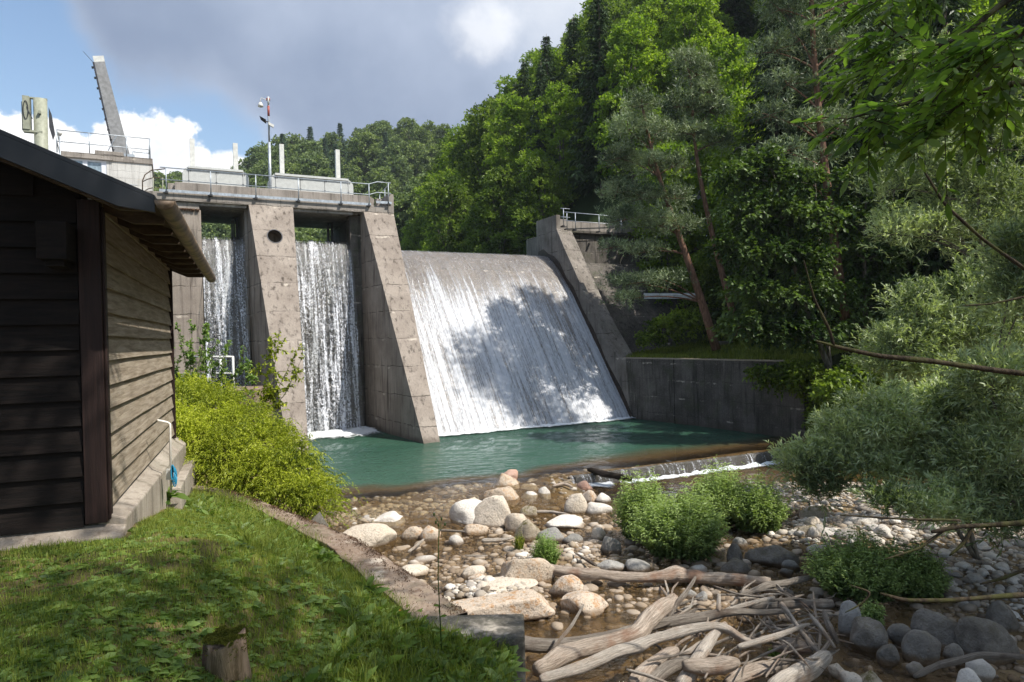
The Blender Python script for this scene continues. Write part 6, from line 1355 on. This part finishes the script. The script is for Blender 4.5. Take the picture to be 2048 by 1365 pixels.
# trees and shrubs built one by one; blobs given where they stand
def px_blobs(lst, y): 
    out = []
    for l in lst:
        yy = l[4] if len(l) > 4 else y; c = at_y(l[0], l[1], yy); s = l[2]*yy/FOC; out.append((c, (s, s*(1.1), (l[3] if l[3] else l[2])*yy/FOC)))
    return out
def bush(name, label, cat, base, blobs, nt, K, tl, L, Wd, mat, bmat, seed, trunks=None, group=None, limb_r=.03, crown='crown', tr_name='trunk', limbs=True, sprays=None, **kw):
    r = np.random.default_rng(seed); base = np.array(base, float); V, F, ti, P = twig_cloud(blobs, nt, K, tl, L, Wd, r, **kw); t = thing(name, label, cat, base, group)
    if sprays:
        V2, F2, t2, _ = twig_cloud(blobs, sprays[0], sprays[1], sprays[2], L, Wd, r, up=.5, out=1.2, hollow=.85, spread=.42, droop=.9, ragged=.5); F = np.vstack([F, F2+len(V)]); V = np.vstack([V, V2]); ti = np.concatenate([ti, t2])
    o = link(crown, leaf_mesh(crown, V-base, F, ti, M[mat]), t)
    b = MB()
    tr = [np.array(q, float)-base for q, rr_ in (trunks or [])]
    for q, (_, rr_) in zip(tr, trunks or []):
        seg = np.linspace(0, 1, len(q)); f = np.linspace(0, 1, 14); Q = np.column_stack([np.interp(f, seg, q[:, k]) for k in range(3)])
        for _ in range(3): Q[1:-1] = (Q[:-2]+2*Q[1:-1]+Q[2:])/4
        b.tube(Q, np.interp(f, [0, 1], rr_), 9)
    allp = np.vstack([q for q in tr]) if tr else np.zeros((1, 3))
    if tr: allp = np.vstack([np.column_stack([np.interp(np.linspace(0, 1, 12), np.linspace(0, 1, len(q)), q[:, k]) for k in range(3)]) for q in tr])
    if limbs:
        for c, s in blobs:
            c = np.array(c)-base; cand = allp[allp[:, 2] < c[2]+.1] if (allp[:, 2] < c[2]+.1).any() else allp; a = cand[np.argmin(np.linalg.norm(cand-c, axis=1))]
            b.tube(curve3(a, c, (0, 0, .12*np.linalg.norm(c-a))), np.linspace(limb_r, limb_r*.3, 8), 6, False)
            for k in range(5):
                e = c+unit(r.normal(size=3)+[0, 0, .2])*np.array(s)*.95; b.tube(curve3(c, e, (0, 0, .05)), np.linspace(limb_r*.4, limb_r*.12, 8), 4, False)
    if b.n: b.build(tr_name, M[bmat], t, True)
    return t
def ypts(lst, y): return [at_y(p[0], p[1], p[2] if len(p) > 2 else y) for p in lst]

# pines: tufts of long needles
PK = dict(up=.6, out=.6, spread=.9, hollow=.3, droop=.0, ragged=1.2)
pb = at_y(1433, 697, 36)
bush('pine_tree', 'leaning reddish pine with grey-green tufts right of the spillway', 'tree', pb, px_blobs([(1282, 215, 34, 26), (1255, 262, 36, 26), (1310, 270, 40, 26), (1240, 318, 38, 22), (1296, 330, 44, 26), (1346, 335, 36, 22), (1235, 385, 36, 20), (1290, 398, 46, 24), (1350, 398, 40, 20), (1250, 440, 44, 20), (1318, 452, 44, 20), (1368, 455, 34, 18), (1290, 505, 44, 16), (1262, 568, 52, 14), (1330, 562, 44, 15), (1250, 600, 28, 10), (1225, 495, 28, 10)], 36), 4300, 9, .34, .24, .034, 'leaf_pine', 'bark_pine', 1,
     [(ypts([(1433, 700), (1412, 628), (1385, 545), (1360, 480), (1345, 430), (1318, 360), (1296, 280), (1283, 200)], 36), (.24, .05))], limb_r=.055, **PK)
bush('pine_tree', 'slender red-stemmed pine standing just behind the leaning one', 'tree', at_y(1480, 672, 37), px_blobs([(1395, 150, 40, 30), (1360, 215, 40, 26), (1420, 225, 44, 26), (1375, 270, 40, 22), (1440, 285, 36, 20), (1370, 120, 24, 20), (1410, 185, 34, 22)], 37), 2000, 9, .34, .24, .034, 'leaf_pine', 'bark_pine', 2,
     [(ypts([(1480, 675), (1455, 590), (1432, 500), (1412, 420), (1395, 330), (1385, 262), (1382, 160)], 37), (.20, .05))], limb_r=.05, **PK)
bush('pine_tree', 'tall straight pine with orange upper trunk right of centre', 'tree', at_y(1688, 590, 30), px_blobs([(1625, -40, 60, 34), (1560, 20, 50, 30), (1690, 10, 50, 30), (1600, 80, 60, 30), (1680, 100, 54, 28), (1545, 105, 44, 24), (1575, 170, 56, 24), (1660, 180, 50, 24), (1540, 232, 44, 18), (1610, 250, 60, 20), (1690, 250, 44, 18), (1560, 305, 56, 16), (1640, 320, 50, 16), (1590, 345, 40, 12), (1590, -130, 80, 50), (1680, -120, 80, 50), (1530, -70, 60, 40), (1640, -220, 90, 60), (1720, -210, 70, 50), (1560, -220, 70, 50)], 30), 4900, 9, .34, .24, .034, 'leaf_pine', 'bark_pine', 3,
     [(ypts([(1690, 640), (1676, 540), (1660, 420), (1650, 330), (1640, 260), (1630, 150), (1622, 20), (1618, -60), (1625, -230)], 30), (.21, .07))], limb_r=.055, **PK)
bush('maple_tree', 'leafy maple with sunlit leaves leaning over the retaining wall', 'tree', at_y(1668, 755, 28), px_blobs([(1470, 360, 46, 30), (1530, 335, 46, 30), (1595, 365, 50, 30), (1490, 430, 54, 30), (1560, 430, 56, 32), (1630, 440, 50, 30), (1470, 500, 46, 26), (1540, 510, 56, 30), (1610, 520, 56, 30), (1500, 585, 50, 26), (1580, 600, 56, 30), (1645, 590, 46, 30), (1480, 650, 44, 22), (1550, 665, 50, 22), (1620, 665, 50, 26)], 28), 3300, 8, .42, .17, .12, 'leaf_maple', 'bark_grey', 4,
     [(ypts([(1672, 775), (1640, 690), (1605, 600), (1580, 500), (1560, 400), (1545, 340)], 28), (.13, .03)), (ypts([(1665, 770), (1650, 640), (1640, 520), (1632, 400), (1628, 330)], 28.5), (.09, .02))], limb_r=.035, shape='leaf', faceup=1.2, up=.1, hollow=.2, droop=.3, ragged=1.2)
bush('maple_tree', 'darker maple behind the retaining wall right end', 'tree', at_y(1735, 700, 30), px_blobs([(1700, 370, 50, 34), (1755, 350, 50, 34), (1700, 450, 50, 34), (1765, 440, 54, 34), (1735, 520, 54, 34), (1700, 600, 50, 34), (1770, 590, 54, 34), (1735, 660, 54, 30), (1800, 500, 40, 40)], 30), 1800, 8, .42, .17, .13, 'leaf_maple', 'bark_grey', 5,
     [(ypts([(1735, 720), (1730, 600), (1728, 480), (1735, 360)], 30), (.12, .03))], limb_r=.03, shape='leaf', faceup=1.2, up=.1, hollow=.45, droop=.3)
for i, (lb, bl, y, mt, nt) in enumerate([
    ('low leafy bush on the bank below the dark dam wall', [(1330, 660, 34, 24), (1370, 650, 34, 26), (1300, 680, 24, 14)], 39, 'leaf_broad', 700),
    ('dark bush on the slope left of the slender pine', [(1400, 600, 34, 40), (1430, 560, 34, 34), (1390, 540, 30, 30)], 42, 'leaf_broad', 900),
    ('dark undergrowth bush behind the concrete box', [(1500, 640, 50, 44), (1560, 680, 40, 30), (1470, 600, 40, 40)], 41, 'leaf_broad', 1000),
    ('leafy tangle hanging over the end of the retaining wall', [(1600, 750, 40, 22), (1560, 765, 34, 16), (1640, 780, 34, 40), (1530, 752, 30, 12), (1650, 850, 28, 40)], 28.5, 'leaf_broad', 1300),
    ('dark bush at the foot of the bank beyond the wall end', [(1690, 800, 50, 50), (1740, 760, 50, 50), (1680, 880, 44, 30), (1800, 720, 60, 50)], 25, 'leaf_broad', 1700)]):
    B_ = px_blobs(bl, y); base = np.array(B_[0][0])-[0, 0, B_[0][1][2]]; bush('wild_bush', lb, 'bush', base, B_, nt, 8, .35, .16, .10, mt, 'bark_grey', 60+i, [([base, B_[0][0]], (.05, .02))], 'wild bushes on the right bank', limb_r=.02, crown='foliage', tr_name='stem', shape='rhomb', hollow=.4)

# grass on the bank above the retaining wall
def gz(x, y): return ground_z(x, y)
setting(blades(30000, (6.5, 17, 27, 42), gz, .10, .32, .012, 31, M['grass'], 'bank_grass', lambda x, y, r: (to_uw(x, y)[0] > np.where(to_uw(x, y)[1] > 27.7, 23.2, 24.7)) & (to_uw(x, y)[0] < 30)), 'stuff', 'rough grass on top of the retaining wall bank', 'grass')

# willows on the right
WK = dict(up=.75, out=.5, spread=.5, hollow=.25, droop=.25, ragged=1.2)
def willow(lb, bl, y, base, seed, nt, stems):
    B_ = px_blobs(bl, y); bush('willow_shrub', lb, 'willow', base, B_, int(nt*.62), 13, .50, .165, .031, 'leaf_willow', 'bark_grey', seed, stems, 'willows along the right bank', limb_r=.028, crown='foliage', tr_name='stem', **WK)
wb0 = (15.2, 17.5, -.1)
willow('tall pale willow filling the upper right behind the ash leaves', [(1905, 225, 85, 75), (1990, 300, 90, 80), (1850, 330, 75, 60), (1790, 380, 60, 50), (1920, 400, 90, 70), (2030, 180, 70, 80), (1860, 470, 80, 55), (1980, 480, 90, 60), (1860, 130, 50, 40), (2040, 420, 60, 80), (1790, 470, 50, 40)], 18, wb0, 71, 4600, [([wb0, at_y(1990, 700, 17.5), at_y(1900, 400, 18)], (.09, .03)), ([wb0, at_y(1960, 600, 17.8), at_y(1960, 330, 18), at_y(1840, 150, 18)], (.08, .02))])
wb1 = (12.6, 16.6, -.2)
willow('middle willow with a bright rounded top right of the maple', [(1830, 625, 48, 42), (1800, 690, 60, 36), (1880, 680, 60, 50), (1770, 740, 44, 24), (1850, 760, 70, 40), (1940, 610, 60, 60), (1990, 690, 70, 60)], 16.5, wb1, 72, 3600, [([wb1, at_y(1900, 850, 16.5), at_y(1850, 650, 16.5)], (.06, .02)), ([wb1, at_y(1960, 780, 16.6), at_y(1960, 600, 16.6)], (.06, .02))])
wb2 = (9.6, 14.2, -.25)
willow('low spreading willow hanging over the gravel on the right', [(1600, 945, 34, 26), (1655, 930, 50, 34), (1700, 880, 50, 34), (1640, 985, 40, 24), (1740, 940, 60, 40), (1800, 870, 70, 45), (1830, 960, 60, 36), (1760, 830, 50, 34), (1900, 830, 70, 50), (1900, 930, 70, 40)], 14, wb2, 73, 5200, [([wb2, at_y(1850, 960, 14), at_y(1750, 930, 14), at_y(1620, 950, 14)], (.05, .012)), ([wb2, at_y(1900, 900, 14), at_y(1800, 850, 14)], (.06, .02))])
wb3 = (10.4, 12.6, -.25)
willow('nearest willow at the right edge with drooping dark sprays', [(1990, 780, 70, 55), (2030, 880, 70, 50), (1960, 930, 60, 40), (2000, 1000, 60, 34), (1900, 1005, 44, 20), (1850, 1030, 50, 16), (1940, 1045, 60, 16), (2010, 1060, 50, 20), (1780, 1015, 40, 14), (2040, 620, 50, 60), (2040, 520, 50, 60)], 12.5, wb3, 74, 4400, [([wb3, at_y(2030, 950, 12.5), at_y(1980, 780, 12.5)], (.05, .02))])

# stream-side herbs
def herb(name, label, px, py, wpx, hpx, seed, mat, n, K=10, L=.155, Wd=.052, stemh=None, group='leafy herb clumps in the stream bed'):
    c = at_z(px, py, -.38); k = c[1]/FOC; R = wpx*k/2; H = hpx*k*1.02; c = c+np.array([0, R*.35, 0]); r = np.random.default_rng(seed); ns = n
    a = r.uniform(0, 6.28, ns); q = np.sqrt(r.random(ns)); bx, by = R*.55*q*np.cos(a), R*.5*q*np.sin(a); tx, ty = R*.98*q*np.cos(a), R*.85*q*np.sin(a); hh = H*np.sqrt(np.clip(1-.80*q**2.2, .1, 1))*r.uniform(.60, 1.12, ns)*(.82+.36*vnoise(np.column_stack([tx*2.2, ty*2.2, tx*0+seed]), 1, seed, 2)); hh *= np.where(r.random(ns) < .06, 1.22, 1); tx, ty = tx*(.7+.65*vnoise(np.column_stack([np.cos(a)*2, np.sin(a)*2, a*0+seed]), 1, seed, 2)), ty
    P0 = np.column_stack([bx, by, np.zeros(ns)]); P1 = np.column_stack([tx, ty, hh]); f = np.linspace(.1, 1, K)**.8
    # stems bow outward
    PP = P0[:, None]+(P1-P0)[:, None]*f[None, :, None]; PP[..., :2] = P0[:, None, :2]+(P1-P0)[:, None, :2]*(f**1.8)[None, :, None]
    ang = (np.arange(K)*2.4)[None]+r.uniform(0, 6, (ns, 1))
    reps = 2; VV = []; FF = []; TT = []; off = 0
    for rep in range(reps):
        an = ang+rep*2.1; Dr = unit(np.stack([np.cos(an), np.sin(an), r.uniform(-.1, .8, an.shape)], -1)); sz = L*(1.1-.6*f[None])*r.uniform(.8, 1.2, an.shape)
        V, F, qn = leaf_quads(PP.reshape(-1, 3), Dr.reshape(-1, 3), sz.ravel(), (sz*Wd/L).ravel(), r, .35, shape='rhomb', up=np.array([0, 0, 1.]))
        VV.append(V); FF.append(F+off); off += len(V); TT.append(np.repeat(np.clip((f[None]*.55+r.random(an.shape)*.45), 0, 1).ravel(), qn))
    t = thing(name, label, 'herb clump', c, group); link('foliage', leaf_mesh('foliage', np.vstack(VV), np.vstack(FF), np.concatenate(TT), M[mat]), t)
    b = MB()
    for i in range(0, ns, max(1, ns//60)): b.tube(PP[i][::3], .004, 4, False)
    b.build('stems', M[mat], t); return t
herb('herb_clump', 'sunlit rounded herb clump, leftmost of the green clumps', 1292, 1085, 122, 130, 1, 'leaf_nettle', 560)
herb('herb_clump', 'tallest bright herb clump in front of the weir', 1448, 1055, 146, 126, 2, 'leaf_nettle', 660)
herb('herb_clump', 'lower bright herb clump right of the tallest one', 1525, 1068, 128, 100, 3, 'leaf_nettle', 500)
herb('herb_clump', 'broad shaded herb clump in front behind the long log', 1372, 1122, 204, 126, 4, 'leaf_nettle', 950)
herb('herb_clump', 'large dark herb clump on the right under the branches', 1740, 1205, 225, 122, 5, 'leaf_nettle', 950, L=.12)
herb('herb_clump', 'dark straggly herb clump beside the large dark one', 1850, 1205, 110, 104, 6, 'leaf_nettle', 420, L=.12)
herb('herb_clump', 'small herb drooping over the lumpy dark boulder', 1750, 1255, 50, 50, 7, 'leaf_nettle', 60, K=9, L=.12)
herb('round_plant', 'small bright round-leaved plant beside the huge speckled boulder', 1093, 1135, 66, 62, 8, 'leaf_round', 420, K=9, L=.055, Wd=.045, group=None)
herb('round_plant', 'withered little plant left of the round-leaved plant', 1038, 1102, 30, 34, 9, 'leaf_yellow', 70, K=8, L=.04, Wd=.012, group=None)
herb('leaf_tuft', 'tiny yellow-green leaf tuft growing on the driftwood', 1557, 1320, 44, 24, 10, 'leaf_round', 40, K=5, L=.06, Wd=.02, group=None)

# yellow-green shrub below the lawn wall
YB = px_blobs([(375, 800, 40, 30, 12.5), (355, 860, 36, 40, 11.2), (430, 815, 44, 34, 12.2), (400, 880, 50, 44, 11.3), (480, 850, 44, 36, 11.8), (450, 920, 54, 44, 10.9), (530, 890, 46, 38, 11.2), (515, 960, 50, 40, 10.5), (580, 940, 44, 38, 10.6), (570, 1000, 40, 32, 10.0), (620, 990, 34, 34, 10.0), (635, 1020, 26, 26, 9.7), (400, 950, 50, 26, 10.8), (470, 1000, 40, 24, 10.3)], 11)
bush('spray_shrub', 'wide yellow-green shrub with arching sprays spilling over the low wall', 'shrub', (-4.6, 11.2, 1.6), YB, 5600, 16, .30, .048, .019, 'leaf_yellow', 'bark_dark', 81, [([(-4.6, 11.2, 1.6), (-4.5, 11.2, 2.6)], (.04, .02))], limb_r=.015, crown='foliage', tr_name='stem', up=.35, out=1.0, spread=.55, hollow=.35, droop=.45, ragged=1.6, sprays=(900, 30, .62))
for i, (lb, pts) in enumerate([('arching spray reaching out over the pool', [(600, 935), (625, 938), (645, 958), (668, 960)]), ('lower spray reaching over the pool edge', [(610, 965), (640, 970), (664, 976)])]): pass
SPR = [([(590, 940, 10.4), (622, 932, 10.3), (645, 955, 10.2), (665, 960, 10.1)], 26), ([(615, 985, 9.9), (640, 985, 9.8), (662, 992, 9.7)], 20), ([(640, 1010, 9.7), (655, 1030, 9.6), (668, 1040, 9.5)], 20)]
# loose saplings above it
def sapling(label, stems, y, seed, mat='leaf_round', L=.055, Wd=.028, per=46, group='loose saplings before the middle pier'):
    r = np.random.default_rng(seed); b = MB(); PP = []; DD = []
    base = np.array(at_y(stems[0][0][0], stems[0][0][1], y))
    for st in stems:
        q = np.array([at_y(p[0], p[1], p[2] if len(p) > 2 else y) for p in st])-base; f = np.linspace(0, 1, 12); Q = np.column_stack([np.interp(f, np.linspace(0, 1, len(q)), q[:, k]) for k in range(3)]); b.tube(Q, np.linspace(.012, .003, 12), 5, False)
        ln = np.linalg.norm(q[-1]-q[0]); nb = max(4, int(ln*9))
        for j in range(nb):
            t0 = r.uniform(.12, 1); p = np.array([np.interp(t0, f, Q[:, k]) for k in range(3)]); d_ = unit(unit(q[-1]-q[0])*.6+r.normal(size=3)*.7); l = r.uniform(.12, .34)*(1.2-t0*.5); e = p+d_*l; b.tube([p, e], .003, 4, False)
            m_ = int(l*per); g = r.random(m_); PP.append(p+(e-p)*g[:, None]); DD.append(d_*.5+r.normal(size=(m_, 3))*.7)
        m_ = int(ln*22); g = r.random(m_); PP.append(np.column_stack([np.interp(g, f, Q[:, k]) for k in range(3)])); DD.append(r.normal(size=(m_, 3)))
    P = np.vstack(PP); Dr = unit(np.vstack(DD)); V, F, q = leaf_quads(P, Dr, L*r.uniform(.6, 1.2, len(P)), Wd*r.uniform(.8, 1.2, len(P)), r, .2, shape='leaf', up=np.array([0, 0, 1.]))
    t = thing('sapling', label, 'sapling', base, group); link('foliage', leaf_mesh('foliage', V, F, np.repeat(r.random(len(P)), q), M[mat]), t); b.build('stem', M['bark_grey'], t, True)
sapling('yellowish sapling spreading in front of the middle pier', [[(520, 840), (545, 760), (560, 660)], [(520, 840), (560, 770), (600, 690)], [(520, 840), (530, 770), (545, 690)], [(525, 835), (570, 790), (605, 715)], [(520, 845), (505, 790), (520, 730)]], 14, 1, 'leaf_yellow', .085, .042, 90)
sapling('sapling with drooping leaves over the foot of the middle pier', [[(500, 850), (560, 870), (600, 862)], [(500, 850), (545, 850), (575, 868)], [(505, 845), (560, 885), (590, 875)]], 13, 2, 'leaf_yellow', .075, .038, 110)
sapling('loose leafy sapling beside the far corner of the shed', [[(380, 800), (370, 720), (352, 640)], [(380, 800), (350, 740), (345, 690)], [(385, 800), (400, 720), (415, 650)], [(385, 800), (380, 730), (385, 660)], [(375, 800), (355, 770), (345, 720)], [(390, 800), (395, 760), (380, 700)]], 13, 3, 'leaf_round', .075, .036, 110)
sapling('leafy sapling around the small pale railing', [[(430, 800), (445, 740), (455, 690)], [(430, 800), (420, 740), (430, 690)], [(440, 800), (475, 740), (490, 690)], [(440, 810), (490, 780), (500, 735)], [(430, 810), (410, 760), (400, 700)], [(440, 815), (470, 800), (500, 790)], [(425, 800), (440, 770), (420, 730)]], 13.5, 4, 'leaf_round', .075, .036, 110)
sapling('arching spray reaching from the yellow-green shrub over the pool', [[(585, 950), (622, 935), (645, 955), (668, 962)], [(600, 990), (640, 985), (664, 990)], [(600, 975), (630, 965), (650, 962)]], 10.2, 5, 'leaf_yellow', .035, .014, 260, None)
# small pale railing and block behind the shrub
t = thing('small_railing', 'small pale tube railing half hidden by the saplings', 'railing', at_y(440, 790, 20)); inv = Matrix.Translation(t.location).inverted()
b = MB(); b.tube([at_y(375, 714, 20.5), at_y(415, 714, 20), at_y(467, 714, 20)], .025, 8).tube([at_y(375, 747, 20.5), at_y(415, 747, 20), at_y(467, 747, 20)], .02, 8).tube([at_y(467, 714, 20), at_y(440, 711, 21.5)], .02, 6); o = b.build('rail', M['white_metal'], t, True); o.matrix_parent_inverse = inv
for px in (420, 441, 466):
    b = MB(); b.tube([at_y(px, 714, 20), at_y(px+2, 800, 20)], .035, 8); o = b.build('post', M['white_metal'], t, True); o.matrix_parent_inverse = inv
c = at_y(470, 780, 20.2); t = thing('bank_block', 'grey concrete block behind the saplings below the small railing', 'concrete block', (c[0], c[1], 1)); b = MB(); b.box((-2.6, 0, -2), (.55, 1.6, c[2]-1)); b.build('block', M['conc_block'], t, bevel=.03)

# ash tree: trunk outside the picture on the right, leafy branches reaching in
def ash():
    r = np.random.default_rng(5); base = np.array([6.2, .6, 1.8]); t = thing('ash_tree', 'ash branches with dark feathered leaves hanging in at the top right', 'tree', base)
    b = MB(); b.tube(np.array([(6.2, .6, 1.0), (6.1, .8, 4), (5.6, 1.1, 8), (5, 1.2, 11.5)])-base, [.24, .2, .15, .06], 10)
    BR = [[(5.9, .9, 5.5), at_y(2120, 120, 3.4), at_y(1990, 130, 3.3), at_y(1880, 190, 3.2), at_y(1780, 215, 3.1), at_y(1690, 240, 3.0)], [(5.9, .9, 6), at_y(2100, -40, 3.6), at_y(2010, 0, 3.5), at_y(1920, 80, 3.4), at_y(1840, 105, 3.3), at_y(1760, 40, 3.3)],
          [(5.8, .9, 6.4), at_y(2000, -120, 3.8), at_y(1850, -60, 3.7), at_y(1760, 0, 3.6)], [(5.9, .9, 5.6), at_y(2120, 160, 3.0), at_y(2000, 170, 2.9), at_y(1930, 200, 2.9), at_y(1870, 250, 2.9)], [(5.9, .9, 5.8), at_y(2110, 60, 2.7), at_y(2010, 60, 2.7), at_y(1950, 120, 2.7)], [(5.9, .9, 5.8), at_y(2110, 20, 4.4), at_y(2010, 90, 4.3), at_y(1900, 120, 4.2), at_y(1780, 120, 4.1), at_y(1700, 160, 4.1)]]
    PP = []; DD = []; LL = []; WW = []
    for br in BR:
        q = np.array(br)-base; f = np.linspace(0, 1, 24); Q = np.column_stack([np.interp(f, np.linspace(0, 1, len(q)), q[:, k]) for k in range(3)])
        for _ in range(3): Q[1:-1] = (Q[:-2]+2*Q[1:-1]+Q[2:])/4
        b.tube(Q, np.linspace(.045, .005, 24)*.55, 7, False)
        for j in range(34):
            g = r.uniform(.30, 1.0) if j else 1.0; p = np.array([np.interp(g, f, Q[:, k]) for k in range(3)]); dr = unit(unit(Q[-1]-Q[8])*.7+r.normal(size=3)*np.array([.7, .5, .4])+[0, 0, -.25]); l = r.uniform(.2, .34)
            n = 9; tt = np.linspace(.3, 1, 5); side = unit(np.cross(dr, [0, 0, 1.])+r.normal(size=3)*.25); axis = p+dr*0
            e = p+dr*l+np.array([0, 0, -.05]); b.tube([p, (p+e)/2+[0, 0, .01], e], .0018, 4, False)
            for k, s_ in enumerate(tt):
                c = p+(e-p)*s_
                for sg in ((-1, 1) if k < 4 else (0,)):
                    PP.append(c); DD.append(unit(dr*(.75 if sg else 1)+side*sg*.85+r.normal(size=3)*.13)); LL.append(r.uniform(.062, .09)); WW.append(r.uniform(.028, .038))
    PP, DD, LL, WW = map(np.array, (PP, DD, LL, WW)); V, F, q = leaf_quads(PP, DD, LL, WW, r, .18, shape='leaf', up=np.array([0, 0, 1.]))
    link('leaves', leaf_mesh('leaves', V, F, np.repeat(r.random(len(PP)), q), M['leaf_ash']), t); b.build('trunk', M['bark_dark'], t, True)
    # crown overhead (shades the lawn)
    bl = [((4.7, 1.4, 11.6), (1.7, 1.5, 1.1)), ((3.0, .6, 12.4), (1.5, 1.3, .9)), ((6.2, 0.4, 12.4), (1.6, 1.6, 1.)), ((4.2, -.9, 12.0), (1.6, 1.5, 1.)), ((2.2, 2.2, 13.6), (.9, .9, .7)), ((3.5, 1.9, 14.4), (1.3, 1.0, .8)), ((1.4, -.2, 12.5), (1.3, 1.2, .9)), ((5.4, 3.0, 12.6), (1.0, .8, .7)), ((6.6, 2.6, 10.6), (1.7, 1.5, 1.0)), ((5.2, 1.9, 9.4), (1.0, 1.0, .7))]
    V, F, ti, P = twig_cloud([(np.array(c)-base, s) for c, s in bl], 2400, 10, .34, .12, .05, r, shape='rhomb', hollow=.2); link('crown', leaf_mesh('crown', V, F, ti, M['leaf_ash']), t)
ash()
al = [((14.7, 7.4, 9.0), (2.3, 2.3, 1.8)), ((14.2, 5.4, 11.0), (2.0, 2.0, 1.6)), ((15.5, 8.5, 10.5), (2.2, 2.2, 1.6)), ((15, 6, 12.5), (2, 2, 1.5)), ((10.9, 11.4, 9.0), (1.1, 1.0, .8)), ((14.5, 9.5, 7.5), (1.8, 1.8, 1.5)), ((13.5, 4.5, 7.5), (1.8, 1.8, 1.5)), ((16.5, 10.6, 8.2), (2.0, 1.6, 1.5)), ((18.6, 9.8, 10.8), (2.4, 1.9, 1.7)), ((17.5, 7.5, 11), (2, 2, 1.6)), ((14.8, 8.6, 7.4), (1.6, 1.4, 1.2))]
bush('alder_tree', 'alder on the right bank just outside the picture that shades the stream', 'tree', (15, 7, .3), al, 9500, 9, .5, .14, .10, 'leaf_broad', 'bark_grey', 91, [([(15, 7, -.3), (14.8, 7, 4), (14.2, 7, 10)], (.2, .06))], limb_r=.06, hollow=.25)
# bare dark limbs crossing the right of the view
def limb(lb, pts, th, y, seed):
    W_ = [at_y(p[0], p[1], p[2] if len(p) > 2 else y) for p in pts]; R_ = [t_*y/FOC/2 for t_ in th]; o = np.array(W_).mean(0); me = log_mesh(np.array(W_)-o, R_, 8, seed, .1, .04); me.materials.append(M['bark_dark']); thing('bare_limb', lb, 'tree limb', o, 'bare dark limbs in front of the willows', me)
limb('long dark limb sweeping down to the right edge in front of the willows', [(1632, 682), (1680, 695), (1760, 712), (1850, 722), (1950, 735), (2090, 752)], (4, 7, 9, 11, 12, 14), 7, 1)
limb('steep dark branch coming down to the left end of the long limb', [(1608, 520), (1630, 600), (1660, 660), (1668, 692)], (3, 5, 7, 7), 7, 2)
limb('dark stem slanting to the right edge above the middle willow', [(1850, 345), (1890, 410), (1960, 475), (2080, 560)], (4, 6, 7, 8), 8, 3)
limb('short forked dark twig entering from the right edge at mid height', [(1925, 612), (1980, 608), (2020, 600), (2090, 585)], (3, 4, 5, 5), 7, 4)
limb('thick mossy limb low on the right in front of the gravel', [(1860, 1062), (1920, 1052), (1990, 1048), (2090, 1042)], (8, 9, 10, 13), 8, 5)
limb('thin dark branch crossing the sunlit gravel', [(1680, 1030), (1760, 1036), (1820, 1040), (1920, 1042)], (3, 4, 5, 7), 8, 6)
limb('dark branch slanting down left from the thick mossy limb', [(1908, 1050), (1870, 1075), (1840, 1098), (1770, 1120)], (7, 6, 5, 3), 8, 7)
limb('second dark branch dropping from the thick mossy limb', [(1945, 1056), (1925, 1090), (1900, 1112)], (7, 6, 4), 8, 8)
limb('mossy horizontal limb below the large dark herb clump', [(1760, 1185), (1810, 1200), (1880, 1203), (1950, 1198), (2090, 1188)], (5, 8, 9, 9, 12), 7, 9)
limb('thin bent twig left of the mossy horizontal limb', [(1700, 1170), (1745, 1185), (1720, 1210), (1690, 1225)], (3, 4, 3, 2), 7, 10)
limb('dim branch slanting through the right shade', [(2090, 1120), (2010, 1155), (1960, 1168)], (9, 7, 4), 8, 11)

# ------------------------------------------------------------ air
hz_m, t, out = new_mat('valley_haze'); pv = t.new('ShaderNodeVolumePrincipled'); pv.inputs['Color'].default_value = (.82, .9, 1, 1); pv.inputs['Density'].default_value = .00024; pv.inputs['Anisotropy'].default_value = .3
t.l.new(pv.outputs[0], out.inputs['Volume'])
b = MB(); b.box((-480, -60, -4), (560, 930, 170)); setting(b.build('haze', hz_m), 'stuff', 'faint summer haze in the valley', 'haze')
